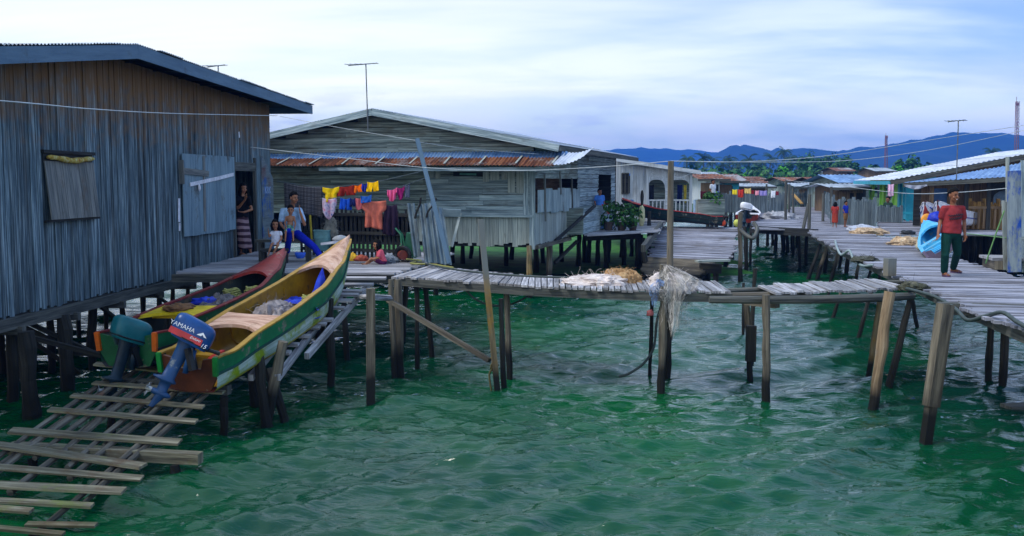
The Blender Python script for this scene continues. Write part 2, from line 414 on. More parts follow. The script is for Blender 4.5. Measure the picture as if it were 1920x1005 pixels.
# ------------------------------------------------------------------ water
def make_water():
    rows = [-30., -12., -4., 1., 3.5] + list(np.geomspace(5.5, 420, 860))
    n = 520
    Yr = np.array(rows)
    hw = np.maximum(.62 * np.abs(Yr), 3) + 3.0
    t = np.linspace(-1, 1, n)
    X = hw[:, None] * t[None, :]; YY = np.repeat(Yr[:, None], n, 1)
    rng = np.random.RandomState(3)
    Zh = np.zeros_like(X)
    for i in range(46):
        wl = 0.22 * (1.07 ** i) * rng.uniform(.9, 1.1)
        th = rng.normal(-1.35, .55)
        k = 2 * np.pi / wl
        ph = rng.uniform(0, 6.28)
        a = .0112 * wl ** .34
        spacing = np.maximum(2 * hw / n, np.gradient(Yr))[:, None]
        fade = np.clip((wl / spacing - 2.2) / 2.0, 0, 1)
        # gentle phase warp so crests are not ruler-straight
        wob = .9 * np.sin(.7 * X / wl ** .5 + .4 * YY + i) + .7 * np.sin(.5 * YY / wl ** .5 - .3 * X + 2 * i)
        s_ = np.sin(k * (X * np.cos(th) + YY * np.sin(th)) + ph + wob)
        env = .45 + .55 * (np.sin(X * .23 + i * 1.3 + YY * .11) * .5 + .5)
        Zh += a * env * fade * (s_ + .25 * (s_ * s_))
    v = np.stack([X, YY, Zh], -1).reshape(-1, 3)
    r = len(rows)
    idx = np.arange(r * n).reshape(r, n)
    f = np.stack([idx[:-1, :-1], idx[:-1, 1:], idx[1:, 1:], idx[1:, :-1]], -1).reshape(-1, 4)
    me = bpy.data.meshes.new('water')
    me.vertices.add(len(v)); me.vertices.foreach_set('co', v.ravel())
    me.loops.add(f.size); me.loops.foreach_set('vertex_index', f.ravel().astype(np.int32))
    me.polygons.add(len(f)); me.polygons.foreach_set('loop_start', (np.arange(len(f)) * 4).astype(np.int32))
    me.update(calc_edges=True); me.polygons.foreach_set('use_smooth', [True] * len(f))
    m, nt, N, L, B = new_mat('sea_water')
    geo = N.new('ShaderNodeNewGeometry')
    def nz(scale, sc, det):
        mp = N.new('ShaderNodeMapping'); mp.inputs['Scale'].default_value = sc; mp.inputs['Rotation'].default_value = (0, 0, .2); L.new(geo.outputs['Position'], mp.inputs[0])
        a = N.new('ShaderNodeTexNoise'); a.inputs['Scale'].default_value = scale; a.inputs['Detail'].default_value = det; a.inputs['Distortion'].default_value = .5
        L.new(mp.outputs[0], a.inputs['Vector']); return a.outputs['Fac']
    big = nz(.16, (1, .6, 1), 3)
    rp = N.new('ShaderNodeValToRGB')
    rp.color_ramp.elements[0].position = .36; rp.color_ramp.elements[0].color = (.001, .032, .021, 1)
    rp.color_ramp.elements[1].position = .62; rp.color_ramp.elements[1].color = (.0015, .078, .020, 1)
    L.new(big, rp.inputs[0]); L.new(rp.outputs[0], B.inputs['Base Color'])
    B.inputs['Roughness'].default_value = .045; B.inputs['IOR'].default_value = 1.42; B.inputs['Specular IOR Level'].default_value = .5
    b1 = N.new('ShaderNodeBump'); b1.inputs['Strength'].default_value = .95; b1.inputs['Distance'].default_value = .06
    L.new(nz(2.7, (.6, 1.7, 1), 5), b1.inputs['Height'])
    b2 = N.new('ShaderNodeBump'); b2.inputs['Strength'].default_value = .4; b2.inputs['Distance'].default_value = .02
    L.new(nz(11, (.5, 1.7, 1), 3), b2.inputs['Height']); L.new(b1.outputs[0], b2.inputs['Normal']); L.new(b2.outputs[0], B.inputs['Normal'])
    me.materials.append(m)
    o = bpy.data.objects.new('water', me); COL.objects.link(o); tag(o, kind='structure')
make_water()

# ------------------------------------------------------------------ land, hills, haze
def interp(pts, x):
    if x <= pts[0][0]: return pts[0][1]
    for (a, b), (c, d) in zip(pts, pts[1:]):
        if x <= c: return b + (d - b) * (x - a) / (c - a)
    return pts[-1][1]
m_land = mat('land_green', [(40, 62, 30), (58, 84, 40), (74, 96, 50)], .05, .05, coord='OBJ', isl=0, rough=.95)
m_hill = mat('forested_hill', [(6, 22, 14), (14, 36, 22), (26, 52, 30)], .03, .03, coord='OBJ', isl=0, rough=.95, det=8, bump=1.0)
mb = MB()
ys = [96, 104, 112, 140, 300, 900, 2000, 3150]; zs = [-.6, .1, .7, 1.0, 1.5, 3, 4, 4]
P = []
for y, z in zip(ys, zs):
    P.append([V((x, y + (6 * noise.noise(V((x * .03, 2, 0))) if y < 130 else 0), z)) for x in np.linspace(-2900, 2900, 200)])
mb.grid(P); tag(mb.build('land', m_land, smooth=True), kind='structure')
mf = mat('algae_mud', [(26, 60, 26), (44, 100, 36), (66, 122, 50)], 1.1, 1.1, coord='OBJ', isl=0, rough=.9, det=8, stain=((190, 200, 196), 2.2, .69, .72))
mb = MB()
P = []
for i in range(40):
    yy = 33.5 + 26 * i / 39
    P.append([V((x, yy, .16 * min(1, max(-1, (min(x + 9, 9.0 - x) + 2.5 * noise.noise(V((x * .4, yy * .3, 3))) + (0 if yy > 36 else (yy - 36) * 1.2)))) + .03 * noise.noise(V((x, yy, 0))))) for x in np.linspace(-14, 12, 50)])
mb.grid(P); tag(mb.build('mud_flat', mf, smooth=True), kind='structure')

def hill(prof, yr, near, far, name, bumps):
    x0, x1 = prof[0][0], prof[-1][0]
    n = 420; P = []
    prof_n = []
    for t, hh in ((-1, 0), (-.8, .12), (-.6, .34), (-.4, .60), (-.2, .85), (-.06, .97), (0, 1), (.1, .95), (.35, .6), (.7, .2), (1, 0)):
        yy = yr + (near * t if t < 0 else far * t)
        row = []
        for j in range(n + 1):
            px = x0 + (x1 - x0) * j / n
            top = Y(px, interp(prof, px), yr)
            z = top.z * hh
            nn = noise.fractal(V((top.x * .004, yy * .004, 1.3)), 1.0, 2.0, 5) * top.z * .16 * (1 - hh) * (hh > 0)
            e = abs(noise.noise(V((top.x * bumps, yy * .02, 7)))) + .7 * max(0, noise.noise(V((top.x * bumps * 2.7, yy * .02, 2))))
            z += nn + (e - .35) * 9 * (hh > .9)
            row.append(V((top.x, yy + 60 * noise.noise(V((top.x * .006, t * 3, 5))), max(z, 0 if 0 < hh else -3))))
        P.append(row)
    mb = MB(); mb.grid(P); return mb.build(name, m_hill, smooth=False)
HA = [(1270, 332), (1300, 318), (1330, 296), (1349, 283), (1363, 274), (1376, 273), (1391, 271), (1405, 276), (1415, 281), (1426, 286), (1440, 283), (1467, 279), (1490, 281), (1513, 279), (1546, 285), (1586, 283), (1608, 275), (1652, 275), (1691, 265), (1752, 255), (1779, 250), (1812, 251), (1862, 253), (1899, 254), (1919, 258), (2000, 268), (2200, 300), (2400, 330)]
HB = [(780, 326), (900, 312), (1040, 296), (1100, 286), (1150, 279), (1200, 276), (1250, 279), (1300, 281), (1345, 284), (1400, 292), (1500, 310), (1600, 330)]
tag(hill(HA, 2000, 900, 420, 'hill', .022), kind='structure')
tag(hill(HB, 2750, 700, 300, 'hill', .011), kind='structure')

mh, nt_, N_, L_, B_ = new_mat('blue_air')
N_.remove(B_)
vol = N_.new('ShaderNodeVolumePrincipled'); vol.inputs['Color'].default_value = (.05, .27, 1.0, 1); vol.inputs['Density'].default_value = .00042
L_.new(vol.outputs[0], N_['Material Output'].inputs['Volume'])
mb = MB(); mb.prism([(-3000, -60, -4.5), (3000, -60, -4.5), (3000, 3250, -4.5), (-3000, 3250, -4.5)], (0, 0, 150))
HZ = mb.build('haze', mh); tag(HZ, kind='stuff')
# ------------------------------------------------------------------ shared wall makers
def board_wall(mb, O, u, n, u0, u1, zb, zt, bw=.1, th=.025, holes=(), jit=.006, gap=.006, edge=.0):
    """upright boards along u from O; zb/zt give bottom and top height; holes (u0,u1,z0,z1)"""
    x = u0
    while x < u1 - 1e-3:
        w = min(bw * R(.8, 1.25), u1 - x)
        if u1 - x - w < bw * .3: w = u1 - x
        c = x + w / 2
        b0, t0 = zb(c) + R(-edge, edge), zt(c)
        segs = [(b0, t0)]
        for h in holes:
            if h[0] < c < h[1]:
                ns = []
                for a, b in segs:
                    if h[2] <= a and h[3] >= b: continue
                    if h[2] > a and h[2] < b: ns.append((a, h[2]))
                    if h[3] > a and h[3] < b: ns.append((h[3], b))
                    if h[3] <= a or h[2] >= b: ns.append((a, b))
                segs = ns
        o = n * R(-jit, jit); tl = R(-.004, .004)
        for a, b in segs:
            if b - a < .03: continue
            p = O + u * c + o
            mb.bar(V((p.x, p.y, a)), V((p.x, p.y, b)) + u * tl, w - gap, th, up=n)
        x += w
def siding(mb, O, u, n, lo, hi, zb, zt, bh=.16, th=.02, holes=(), jl=3.5, jit=.005):
    """level boards along u; lo(z)/hi(z) give the ends"""
    z = zb
    while z < zt - .02:
        h = min(bh * R(.85, 1.15), zt - z + .01); c = z + h / 2
        a, e = lo(c), hi(c)
        if e - a > .1:
            segs = [(a, e)]
            for g in holes:
                if g[2] < c < g[3]:
                    ns = []
                    for s0, s1 in segs:
                        if g[0] > s0: ns.append((s0, min(s1, g[0])))
                        if g[1] < s1: ns.append((max(s0, g[1]), s1))
                    segs = ns
            for s0, s1 in segs:
                x = s0
                while x < s1 - .02:
                    w = min(R(.5, 1.2) * jl, s1 - x)
                    if s1 - x - w < .5: w = s1 - x
                    o = n * R(-jit, jit); dz = R(-.006, .006)
                    p0 = O + u * x + o; p1 = O + u * (x + w - .004) + o
                    mb.bar(V((p0.x, p0.y, c)), V((p1.x, p1.y, c + dz)), th, h - .012, up=(V((0, 0, 1)) + n * .16))
                    x += w
        z += h
def pile(mb, base, top, r0, r1=None, bend=.03, n=8, sink=1.0):
    base, top = V(base), V(top); r1 = r1 or r0 * .9
    d = (top - base).normalized(); b = base - d * sink
    k = 11; ox, oy = R(-bend, bend), R(-bend, bend); pts = []; rr = []
    for i in range(k):
        t = i / (k - 1)
        pts.append(b.lerp(top, t) + V((ox, oy, 0)) * math.sin(math.pi * t) + V((R(-1, 1), R(-1, 1), 0)) * r0 * .16)
        rr.append((r0 + (r1 - r0) * t) * R(.84, 1.12))
    mb.tube(pts, rr, n)
def ground_pile(name, px, py, tpx, tpy, r, m, parent=None, dy=0.0, n=8):
    """pile whose foot meets the water at pixel (px,py) and whose head is seen at (tpx,tpy)"""
    b = Z(px, py, 0); t = Y(tpx, tpy, b.y + dy)
    q = MB(); pile(q, b, t, r, n=n)
    return q.build(name, m, parent)

# ------------------------------------------------------------------ the big house on the left
LA = Z(0, 585, 1.5); LB = Z(510, 474, 1.5)
Lu = (LB - LA); Lu.z = 0; Lu.normalize()
Ln = V((Lu.y, -Lu.x, 0))
def LU(px, py): return (PL(px, py, LA, Ln) - LA).dot(Lu)
def LZ(px, py): return PL(px, py, LA, Ln).z
def LP(u, o, z): p = LA + Lu * u + Ln * o; return V((p.x, p.y, z))
OV = .7
fo = LA + Ln * OV
f0 = PL(0, 120, fo, Ln); f1 = PL(258, 110, fo, Ln); f2 = PL(585, 214, fo, Ln)
fu = [(p - LA).dot(Lu) for p in (f0, f1, f2)]
sl = (f1.z - f0.z) / (fu[1] - fu[0])
uL = -5.2; prof = [(uL, f0.z + sl * (uL - fu[0])), (fu[1], f1.z), (fu[2], f2.z)]
roofz = lambda u: interp(prof, u)
uB = (LB - LA).dot(Lu)
DEP = 5.5
house = thing('timber_house', 'tall grey vertical-board house on dark stilts with blue fascia, woman in its doorway', 'house', LP(uB / 2, 0, 0))
d0, d1 = LU(438, 440), LU(477, 440)
dz1 = LZ(455, 311)
q = MB()
board_wall(q, LA, Lu, Ln, uL + .4, d0 - .0, lambda u: 1.42, lambda u: roofz(u) + .10, bw=.095, holes=(), jit=.009, gap=.007, edge=.03)
board_wall(q, LA, Lu, Ln, d0, d1, lambda u: dz1, lambda u: roofz(u) + .10, bw=.095, jit=.006)
board_wall(q, LA, Lu, Ln, d1, uB, lambda u: 1.42, lambda u: roofz(u) + .10, bw=.2, jit=.004, edge=.02)
q.build('front_wall', m_wall, house)
q = MB()
board_wall(q, LP(uB, 0, 0), -Ln, Lu, 0, DEP, lambda u: 1.42, lambda u: roofz(uB) + .05, bw=.2)
q.build('end_wall', m_wall, house)
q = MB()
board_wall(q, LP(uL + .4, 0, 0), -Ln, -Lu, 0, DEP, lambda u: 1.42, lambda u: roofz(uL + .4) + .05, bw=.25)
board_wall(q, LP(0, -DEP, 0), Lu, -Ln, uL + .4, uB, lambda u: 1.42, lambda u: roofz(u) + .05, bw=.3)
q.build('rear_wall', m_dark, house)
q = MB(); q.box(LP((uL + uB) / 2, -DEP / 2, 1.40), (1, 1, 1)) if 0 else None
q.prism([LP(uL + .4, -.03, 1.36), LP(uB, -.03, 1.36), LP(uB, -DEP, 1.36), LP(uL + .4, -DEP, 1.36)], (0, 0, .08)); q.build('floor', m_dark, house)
# roof: two slopes of corrugated sheet over thin purlins
q = MB()
for (ua, za), (ub, zb_) in zip(prof, prof[1:]):
    q.corr(LP(ua, OV + .03, za + .235), LP(ub, OV + .03, zb_ + .235), LP(ub, -DEP - .3, zb_ + .235), LP(ua, -DEP - .3, za + .235), ns=4, sheet=.75)
rf = q.build('roof', m_galv, house)
q = MB()
for (ua, za), (ub, zb_) in zip(prof, prof[1:]):
    q.bar(LP(ua, OV, za + .11), LP(ub, OV, zb_ + .11), .03, .22, up=(0, 0, 1))
q.bar(LP(prof[2][0], OV + .014, prof[2][1] + .11), LP(prof[2][0], -DEP - .2, prof[2][1] + .11), .03, .2)
q.build('fascia', m_fascia, rf)
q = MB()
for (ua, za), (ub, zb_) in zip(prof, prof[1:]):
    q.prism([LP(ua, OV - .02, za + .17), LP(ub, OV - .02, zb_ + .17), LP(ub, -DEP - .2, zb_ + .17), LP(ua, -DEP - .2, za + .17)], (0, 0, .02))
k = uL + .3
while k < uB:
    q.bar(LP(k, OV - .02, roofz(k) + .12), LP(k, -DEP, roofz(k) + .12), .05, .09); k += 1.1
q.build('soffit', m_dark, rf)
# window shutter
w0, w1 = LU(78, 300), LU(170, 300); wz1, wz0 = LZ(120, 303), LZ(130, 409)
q = MB()
for i in range(6):
    a = w0 + (w1 - w0) * (i + .5) / 6
    q.bar(LP(a, .12, wz0), LP(a, .035, wz1), (w1 - w0) / 6 - .008, .02, up=Ln)
sh = q.build('window_shutter', m_shutter, house)
q = MB()
q.bar(LP(w0 - .03, .06, wz0 - .02), LP(w1 + .05, .06, wz0 - .02), .09, .03)
q.build('window_sill', m_dark, house); q = MB()
q.bar(LP(w0 - .04, .03, wz1 + .14), LP(w1 + .04, .03, wz1 + .14), .07, .05)
q.build('window_head', m_dark, house)
q = MB(); q.box(LP((w0 + w1) / 2, .0, wz1 + .05), (.05, w1 - w0, .15), math.atan2(Lu.y, Lu.x) - math.pi / 2)
q.build('window_gap', m_dark, house)
# the cloth rolled into the window
q = MB(); pts = []; rr = []
for i in range(14):
    t = i / 13; pts.append(LP(w0 + .03 + (w1 - w0 - .06) * t, .075, wz1 + .055 - .03 * math.sin(math.pi * t) + .01 * math.sin(9 * t))); rr.append(.022 + .024 * math.sin(math.pi * t) ** .5 + .006 * math.sin(23 * t))
q.tube(pts, rr, 10)
mc = mat('flowered_cloth', [(130, 44, 44), (170, 150, 60), (190, 186, 150)], 14, 14, coord='OBJ', isl=0, rough=.9)
tag(q.build('rolled_cloth', mc, smooth=True, loc=pts[6]), 'yellow and red cloth rolled along the top of the closed window shutter', 'cloth')
# door: frame, open leaf and its bar
q = MB()
q.bar(LP(d0 - .01, .03, 1.42), LP(d0 - .01, .03, dz1 + .2), .06, .07, up=Ln)
q.bar(LP(d1 + .03, .03, 1.42), LP(d1 + .03, .03, dz1 + .2), .10, .06, up=Ln)
q.bar(LP(d0 - .02, .035, dz1 - .02), LP(d1 + .06, .035, dz1 - .02), .05, .2)
q.build('door_frame', m_beam, house)
e0, e1 = LU(336, 360), LU(434, 360); ez1, ez0 = LZ(385, 291), LZ(385, 437)
q = MB()
nb = 7
for i in range(nb):
    a = e0 + (e1 - e0) * (i + .5) / nb
    q.bar(LP(a, .075, ez0 + R(-.02, .02)), LP(a, .075, ez1), (e1 - e0) / nb - .006, .02, up=Ln)
door = q.build('door', m_door, house)
q = MB()
c0, c1 = PL(334, 320, LA, Ln), PL(382, 326, LA, Ln)
q.bar(c0 + Ln * .10, c1 + Ln * .10, .03, .12)
q.bar(LP(LU(330, 298), .10, LZ(330, 300)), LP(LU(332, 340), .10, LZ(332, 345)), .04, .1, up=Ln)
q.bar(LP(LU(374, 298), .095, LZ(374, 292)), LP(LU(374, 340), .095, LZ(376, 434)), .1, .015, up=Ln)
q.build('door_brace', m_shutter, door)
q = MB()
c0, c1 = PL(347, 346, LA, Ln), PL(392, 336, LA, Ln); c2 = PL(429, 327, LA, Ln)
q.bar(c0 + Ln * .105, c1 + Ln * .105, .012, .075); q.bar(c1 + Ln * .108 + Lu * .01, c2 + Ln * .108, .012, .075)
q.blob(PL(363, 352, LA, Ln) + Ln * .12, (.03, .03, .07))
q.build('door_bar', pc('white_paint', (205, 205, 215)), door)
q = MB(); q.bar(PL(333, 372, LA, Ln) + Ln * .03, PL(333, 416, LA, Ln) + Ln * .03, .085, .008, up=Ln); q.bar(PL(334, 418, LA, Ln) + Ln * .03, PL(334, 433, LA, Ln) + Ln * .03, .075, .008, up=Ln)
tag(q.build('paper_notice', pc('paper', (205, 208, 220)), loc=PL(333, 400, LA, Ln)), 'narrow white paper strip pasted upright beside the open door leaf', 'notice')
q = MB(); q.bar(PL(446, 247, LA, Ln) + Ln * .025, PL(447, 258, LA, Ln) + Ln * .025, .07, .006, up=Ln)
tag(q.build('paper_tag', pc('paper', (205, 208, 220)), loc=PL(446, 250, LA, Ln)), 'small white paper scrap stuck high above the doorway', 'paper')
# painted wide board right of the door with scrawled letters
q = MB(); g0, g1 = LU(488, 330), LU(509, 330)
q.prism([LP(g0, .02, 1.44), LP(g1, .02, 1.44), LP(g1, .02, LZ(505, 335)), LP(g0 + .1, .02, LZ(491, 292)), LP(g0, .02, LZ(489, 292))], Ln * .02)
gb = q.build('painted_board', mat('painted_board_mix', [(84, 92, 100), (104, 116, 124), (120, 128, 132)], 1.2, 14, isl=0, stain=((36, 84, 150), 1.9, .54, .66), stain2=((96, 48, 40), 1.1, .55, .7)), house)
rotL = Matrix((( Lu.x, 0, Ln.x), (Lu.y, 0, Ln.y), (0, 1, 0))).to_4x4()
pt = PL(499, 357, LA, Ln) + Ln * .045
text('KRK', .24, pc('chalk_blue', (150, 175, 215)), 'lettering', gb, Matrix.Translation(pt) @ rotL)
# floor beam and joists
q = MB()
q.bar(LP(uL + .2, .02, 1.30), LP(uB + .1, .02, 1.33), .14, .16); q.bar(LP(uL + .2, -3.5, 1.28), LP(uB, -3.5, 1.28), .14, .16)
for k in range(9):
    a = uL + 1 + k * 1.5
    q.bar(LP(a, .16, 1.20), LP(a, -DEP, 1.20), .1, .12)
q.build('floor_beam', m_beam, house)
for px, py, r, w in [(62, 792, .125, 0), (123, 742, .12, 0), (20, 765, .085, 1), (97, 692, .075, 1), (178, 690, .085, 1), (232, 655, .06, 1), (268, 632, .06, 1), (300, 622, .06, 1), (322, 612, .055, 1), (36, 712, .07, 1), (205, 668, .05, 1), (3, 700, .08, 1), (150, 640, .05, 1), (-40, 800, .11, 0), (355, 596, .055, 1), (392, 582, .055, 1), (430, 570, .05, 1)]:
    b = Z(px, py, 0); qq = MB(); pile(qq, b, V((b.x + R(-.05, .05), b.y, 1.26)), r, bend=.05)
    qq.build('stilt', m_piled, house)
q = MB()
def pxbar(q, a, b, ya, w, t, yb=None): q.bar(Y(a[0], a[1], ya), Y(b[0], b[1], yb or ya), w, t, up=(0, -1, 0))
pxbar(q, (20, 590), (190, 668), 14.6, .06, .05, 15.6); pxbar(q, (30, 625), (240, 680), 14.3, .07, .05, 14.9)
pxbar(q, (180, 568), (240, 615), 16.4, .06, .05, 17.6); pxbar(q, (100, 640), (20, 600), 15.4, .06, .05, 15.9); pxbar(q, (130, 660), (215, 665), 15.4, .09, .06)
pxbar(q, (150, 700), (60, 640), 15.8, .06, .05); pxbar(q, (280, 545), (330, 580), 18.2, .05, .04, 18.8)
q.build('cross_brace', m_piled, house)

# ------------------------------------------------------------------ slipway of lashed boards below the boats
SO, SN = V((0, 12.3, .58)), V((0, -.195, 1)).normalized()
def SP(px, py, up=0.0): return PL(px, py, SO, SN) + V((0, 0, up))
slip = thing('slipway', 'lattice boat slip of grey boards lashed across poles running down into green water', 'slipway', SP(250, 800))
bl = [((176, 730), (420, 748), .13), ((135, 754), (382, 776), .11), ((93, 784), (369, 804), .12), ((20, 819), (338, 843), .15), ((-40, 842), (269, 889), .17), ((-60, 886), (267, 912), .11), ((-60, 922), (233, 936), .14), ((-60, 952), (174, 964), .10), ((-60, 966), (60, 974), .12), ((50, 996), (181, 1001), .10), ((179, 697), (300, 706), .11), ((-30, 1010), (120, 1018), .1)]
for a, b, w in bl:
    q = MB(); pa, pb = SP(*a, .085), SP(*b, .085)
    q.bar(pa + V((0, 0, R(-.02, .03))), pb, w * R(.66, .9), R(.02, .032), up=SN + V((0, R(-.12, .12), 0)))
    q.build('crossboard', m_slip, slip)
dvec = (SP(0, 882) - SP(233, 712)); dvec = dvec / dvec.length
for i, px in enumerate([190, 222, 252, 285, 318, 352, 384, 404]):
    a = SP(px + R(-6, 6), 724) - dvec * R(.3, .8)
    q = MB(); le = R(2.6, 4.4); pts = [a + dvec * (le * t) + V((R(-.03, .03), 0, .03 + R(-.012, .012))) for t in (0, .25, .5, .75, 1)]
    q.tube(pts, [R(.028, .042) for _ in pts], 7); q.build('runner_pole', m_slipp, slip)
    if i % 2 == 0:
        q = MB(); a2 = a + V((.10, 0, -.03)); q.tube([a2 + dvec * (le * t * .8) + V((R(-.02, .02), 0, .03)) for t in (.1, .5, 1)], .026, 6); q.build('runner_pole', m_slipp, slip)
q = MB(); q.bar(SP(20, 836, -.02), SP(376, 856, -.02), .14, .12); q.build('crossbeam', m_slip, slip)
q = MB(); q.bar(SP(200, 712, -.02), SP(430, 728, -.02), .12, .12); q.build('crossbeam', m_beam, slip)
for px, py in ((327, 862), (60, 850), (420, 735), (205, 722)):
    t = SP(px, py, -.06); q = MB(); pile(q, (t.x, t.y, 0), t, .06, sink=.7); q.build('post', m_piled, slip)
# upper slats, seen beside the hull
for px, py in [(582, 634), (624, 603), (646, 581), (662, 567), (672, 556), (680, 549), (724, 525), (545, 665), (600, 618), (612, 611), (700, 537), (560, 650)]:
    p = SP(px, py, .03)
    q = MB(); q.bar(p, p + V((-R(1.3, 1.6), .08, 0)), R(.09, .13), .035, up=SN); q.build('crossboard', m_deck, slip)
q = MB()
for a, b in (((575, 660), (690, 530)), ((520, 700), (640, 545)), ((470, 700), (585, 560)), ((440, 690), (520, 600))):
    q.bar(SP(*a, -.06), SP(*b, -.06), .07, .09, up=SN)
q.build('runner_beam', m_deck, slip)
for a, b in (((498, 802), (482, 662)), ((503, 800), (532, 640)), ((535, 792), (505, 690)), ((620, 735), (618, 560)), ((577, 662), (576, 590)), ((604, 655), (603, 575)), ((480, 765), (470, 690))):
    bb = Z(*a, 0); q = MB(); pile(q, bb, Y(b[0], b[1], bb.y), .075 if a[1] > 700 else .055); q.build('post', m_pile if a[0] in (503, 535) else m_piled, slip)

# ------------------------------------------------------------------ boats
def paint(name, c, chip=(120, 112, 100), amt=.585, v=.12, rough=.45):
    a = tuple(x * (1 - v) for x in c); b = tuple(min(255, x * (1 + v)) for x in c)
    return mat(name, [a, c, b], 5, 5, coord='OBJ', rough=rough, bump=.15, isl=0, stain=(chip, 4.5, amt, amt + .06), stain2=(tuple(x * .6 for x in c), 1.6, .55, .8))
m_blk = pc('black_plastic', (18, 20, 24), rough=.4)
def lerpk(keys, t):
    for (a, x), (b, y) in zip(keys, keys[1:]):
        if t <= b:
            k = (t - a) / (b - a); k = k * k * (3 - 2 * k) * .5 + k * .5
            return x + (y - x) * k
    return keys[-1][1]
class Boat:
    W = [(0, .44), (.15, .47), (.35, .50), (.6, .45), (.8, .30), (.93, .13), (1, .02)]
    H = [(0, .47), (.08, .43), (.2, .50), (.4, .53), (.6, .57), (.8, .70), (1, .93)]
    K = [(0, 0), (.6, .0), (.75, .05), (.88, .25), (.96, .55), (1, .80)]
    def __init__(s, name, label, o, bow, L, roll, cols, wk=1.0, hk=1.0):
        s.L = L; s.wk = wk; s.hk = hk
        ex = (V(bow) - V(o)).normalized(); ey = V((0, 0, 1)).cross(ex).normalized(); ez = ex.cross(ey)
        r = Matrix.Rotation(roll, 3, ex); ey, ez = r @ ey, r @ ez
        s.M = Matrix(((ex.x, ey.x, ez.x, o[0]), (ex.y, ey.y, ez.y, o[1]), (ex.z, ey.z, ez.z, o[2]), (0, 0, 0, 1)))
        s.t = thing(name, label, 'boat', V(o) + ex * L * .5)
        s.make(cols)
    def w(s, t): return lerpk(s.W, t) * s.wk
    def h(s, t): return lerpk(s.H, t) * s.hk
    def k(s, t): return lerpk(s.K, t) * s.hk
    def p(s, t, y, z): return s.M @ V((s.L * t + (z - s.k(t)) * .1 * (t - .2), y, z))
    def make(s, c):
        ts = [i / 44 for i in range(45)]
        # outer skin from gunwale to gunwale, banded paint
        def sec(t, g=0.0):
            w, h, k = s.w(t) - g, s.h(t), s.k(t) + g * 1.2
            w = max(w, .004); dh = max(h - k, .02)
            r = [(w, h), (w * .985, k + dh * .80), (w * .972, k + dh * .58), (w * .97, k + dh * .54), (w * .955, k + dh * .34), (w * .92, k + dh * .17), (w * .80, k + dh * .05), (w * .35, k + dh * .01), (0, k)]
            return r + [(-y, z) for y, z in r[-2::-1]]
        q = MB(); P = [[s.p(t, y, z) for y, z in sec(t)] for t in ts]; b0 = len(q.f); q.grid(P, uvs=4)
        nsec = len(P[0]) - 1
        for i in range(b0, len(q.f)):
            j = (i - b0) % nsec; j = min(j, nsec - 1 - j)
            q.mi[i] = [0, 0, 1, 2, 2, 3, 4, 4][j]
        hull = q.build('hull', [c['top'], c['line'], c['band'], c['band2'], c['bottom']], s.t, smooth=True)
        # inner skin
        q = MB(); P = []
        for t in ts[1:43]:
            r = sec(t, .028); P.append([s.p(t, y, min(z, s.h(t) - .004)) for y, z in r[::-1]])
        q.grid(P, uvs=4); q.build('inner_hull', c['inside'], s.t, smooth=True)
        # ribs
        for t in (.34, .44, .54, .64):
            q = MB(); r = sec(t, .03); pts = [s.p(t, y * .98, z) for y, z in r]
            for a, b in zip(pts[1:], pts[2:-1]): q.bar(a, b, .03, .03)
            q.build('rib', c['inside'], s.t)
        # gunwale caps
        for sd in (1, -1):
            q = MB(); pts = [s.p(t, sd * (s.w(t) - .012), s.h(t) + .012) for t in ts[:44]]
            for a, b in zip(pts, pts[1:]): q.bar(a, b + (b - a) * .05, .075, .022, up=s.M.to_3x3() @ V((0, 0, 1)))
            q.build('gunwale', c['rail'], s.t)
            q = MB(); pts = [s.p(t, sd * (s.w(t) * .965 + .012), s.k(t) + (s.h(t) - s.k(t)) * .56) for t in ts[:43]]
            for a, b in zip(pts, pts[1:]): q.bar(a, b + (b - a) * .05, .022, .03)
            q.build('rub_rail', c['rub'], s.t)
        # decks
        def deck(t0, t1, cut0, cut1, m, name, crown=.03):
            q = MB(); n = 16; A = []
            for i in range(n + 1):
                f = -1 + 2 * i / n; row = []
                a = t0 + cut0 * (1 - abs(f) ** 2.2); b = t1 - cut1 * (1 - abs(f) ** 2.2)
                for j in range(13):
                    t = a + (b - a) * j / 12; w = s.w(t) - .008
                    row.append(s.p(t, f * w, s.h(t) + .016 + crown * (1 - f * f)))
                A.append(row)
            q.grid(A)
            for i in range(n):      # turned-down edge so the deck has thickness
                for j in (0, 12):
                    dn = s.M.to_3x3() @ V((0, 0, -.045)); q.face([A[i][j], A[i + 1][j], A[i + 1][j] + dn, A[i][j] + dn], [(0, 0)] * 4)
            return q.build(name, m, s.t, smooth=False)
        deck(.70, .995, .05, 0, c['fore'], 'foredeck', .05)
        deck(.185, .33, .045, .012, c['aft'], 'cross_deck', .012)
        # transom with its motor cut-out, side cheeks in another colour
        q = MB(); w, h = s.w(0), s.h(0)
        pol = [(w, h), (w * .5, h - .04), (w * .42, h - .16), (-w * .42, h - .16), (-w * .5, h - .04), (-w, h), (-w * .93, h * .45), (-w * .7, h * .08), (0, 0), (w * .7, h * .08), (w * .93, h * .45)]
        q.prism([s.p(0, y, z) for y, z in pol], s.M.to_3x3() @ V((.04, 0, 0))); q.build('transom', c['transom'], s.t)
        for sd in (1, -1):
            q = MB(); q.bar(s.p(-.003, sd * (w * .94), h * .52), s.p(-.003, sd * (w - .01), h + .02), .06, .05, up=s.M.to_3x3() @ V((1, 0, 0)))
            q.build('transom_post', c['post'], s.t)
        q = MB(); t = .135; q.bar(s.p(t, s.w(t) - .03, .26), s.p(t, -s.w(t) + .03, .26), .2, .03, up=s.M.to_3x3() @ V((0, 0, 1))); q.build('thwart', c['inside'], s.t)
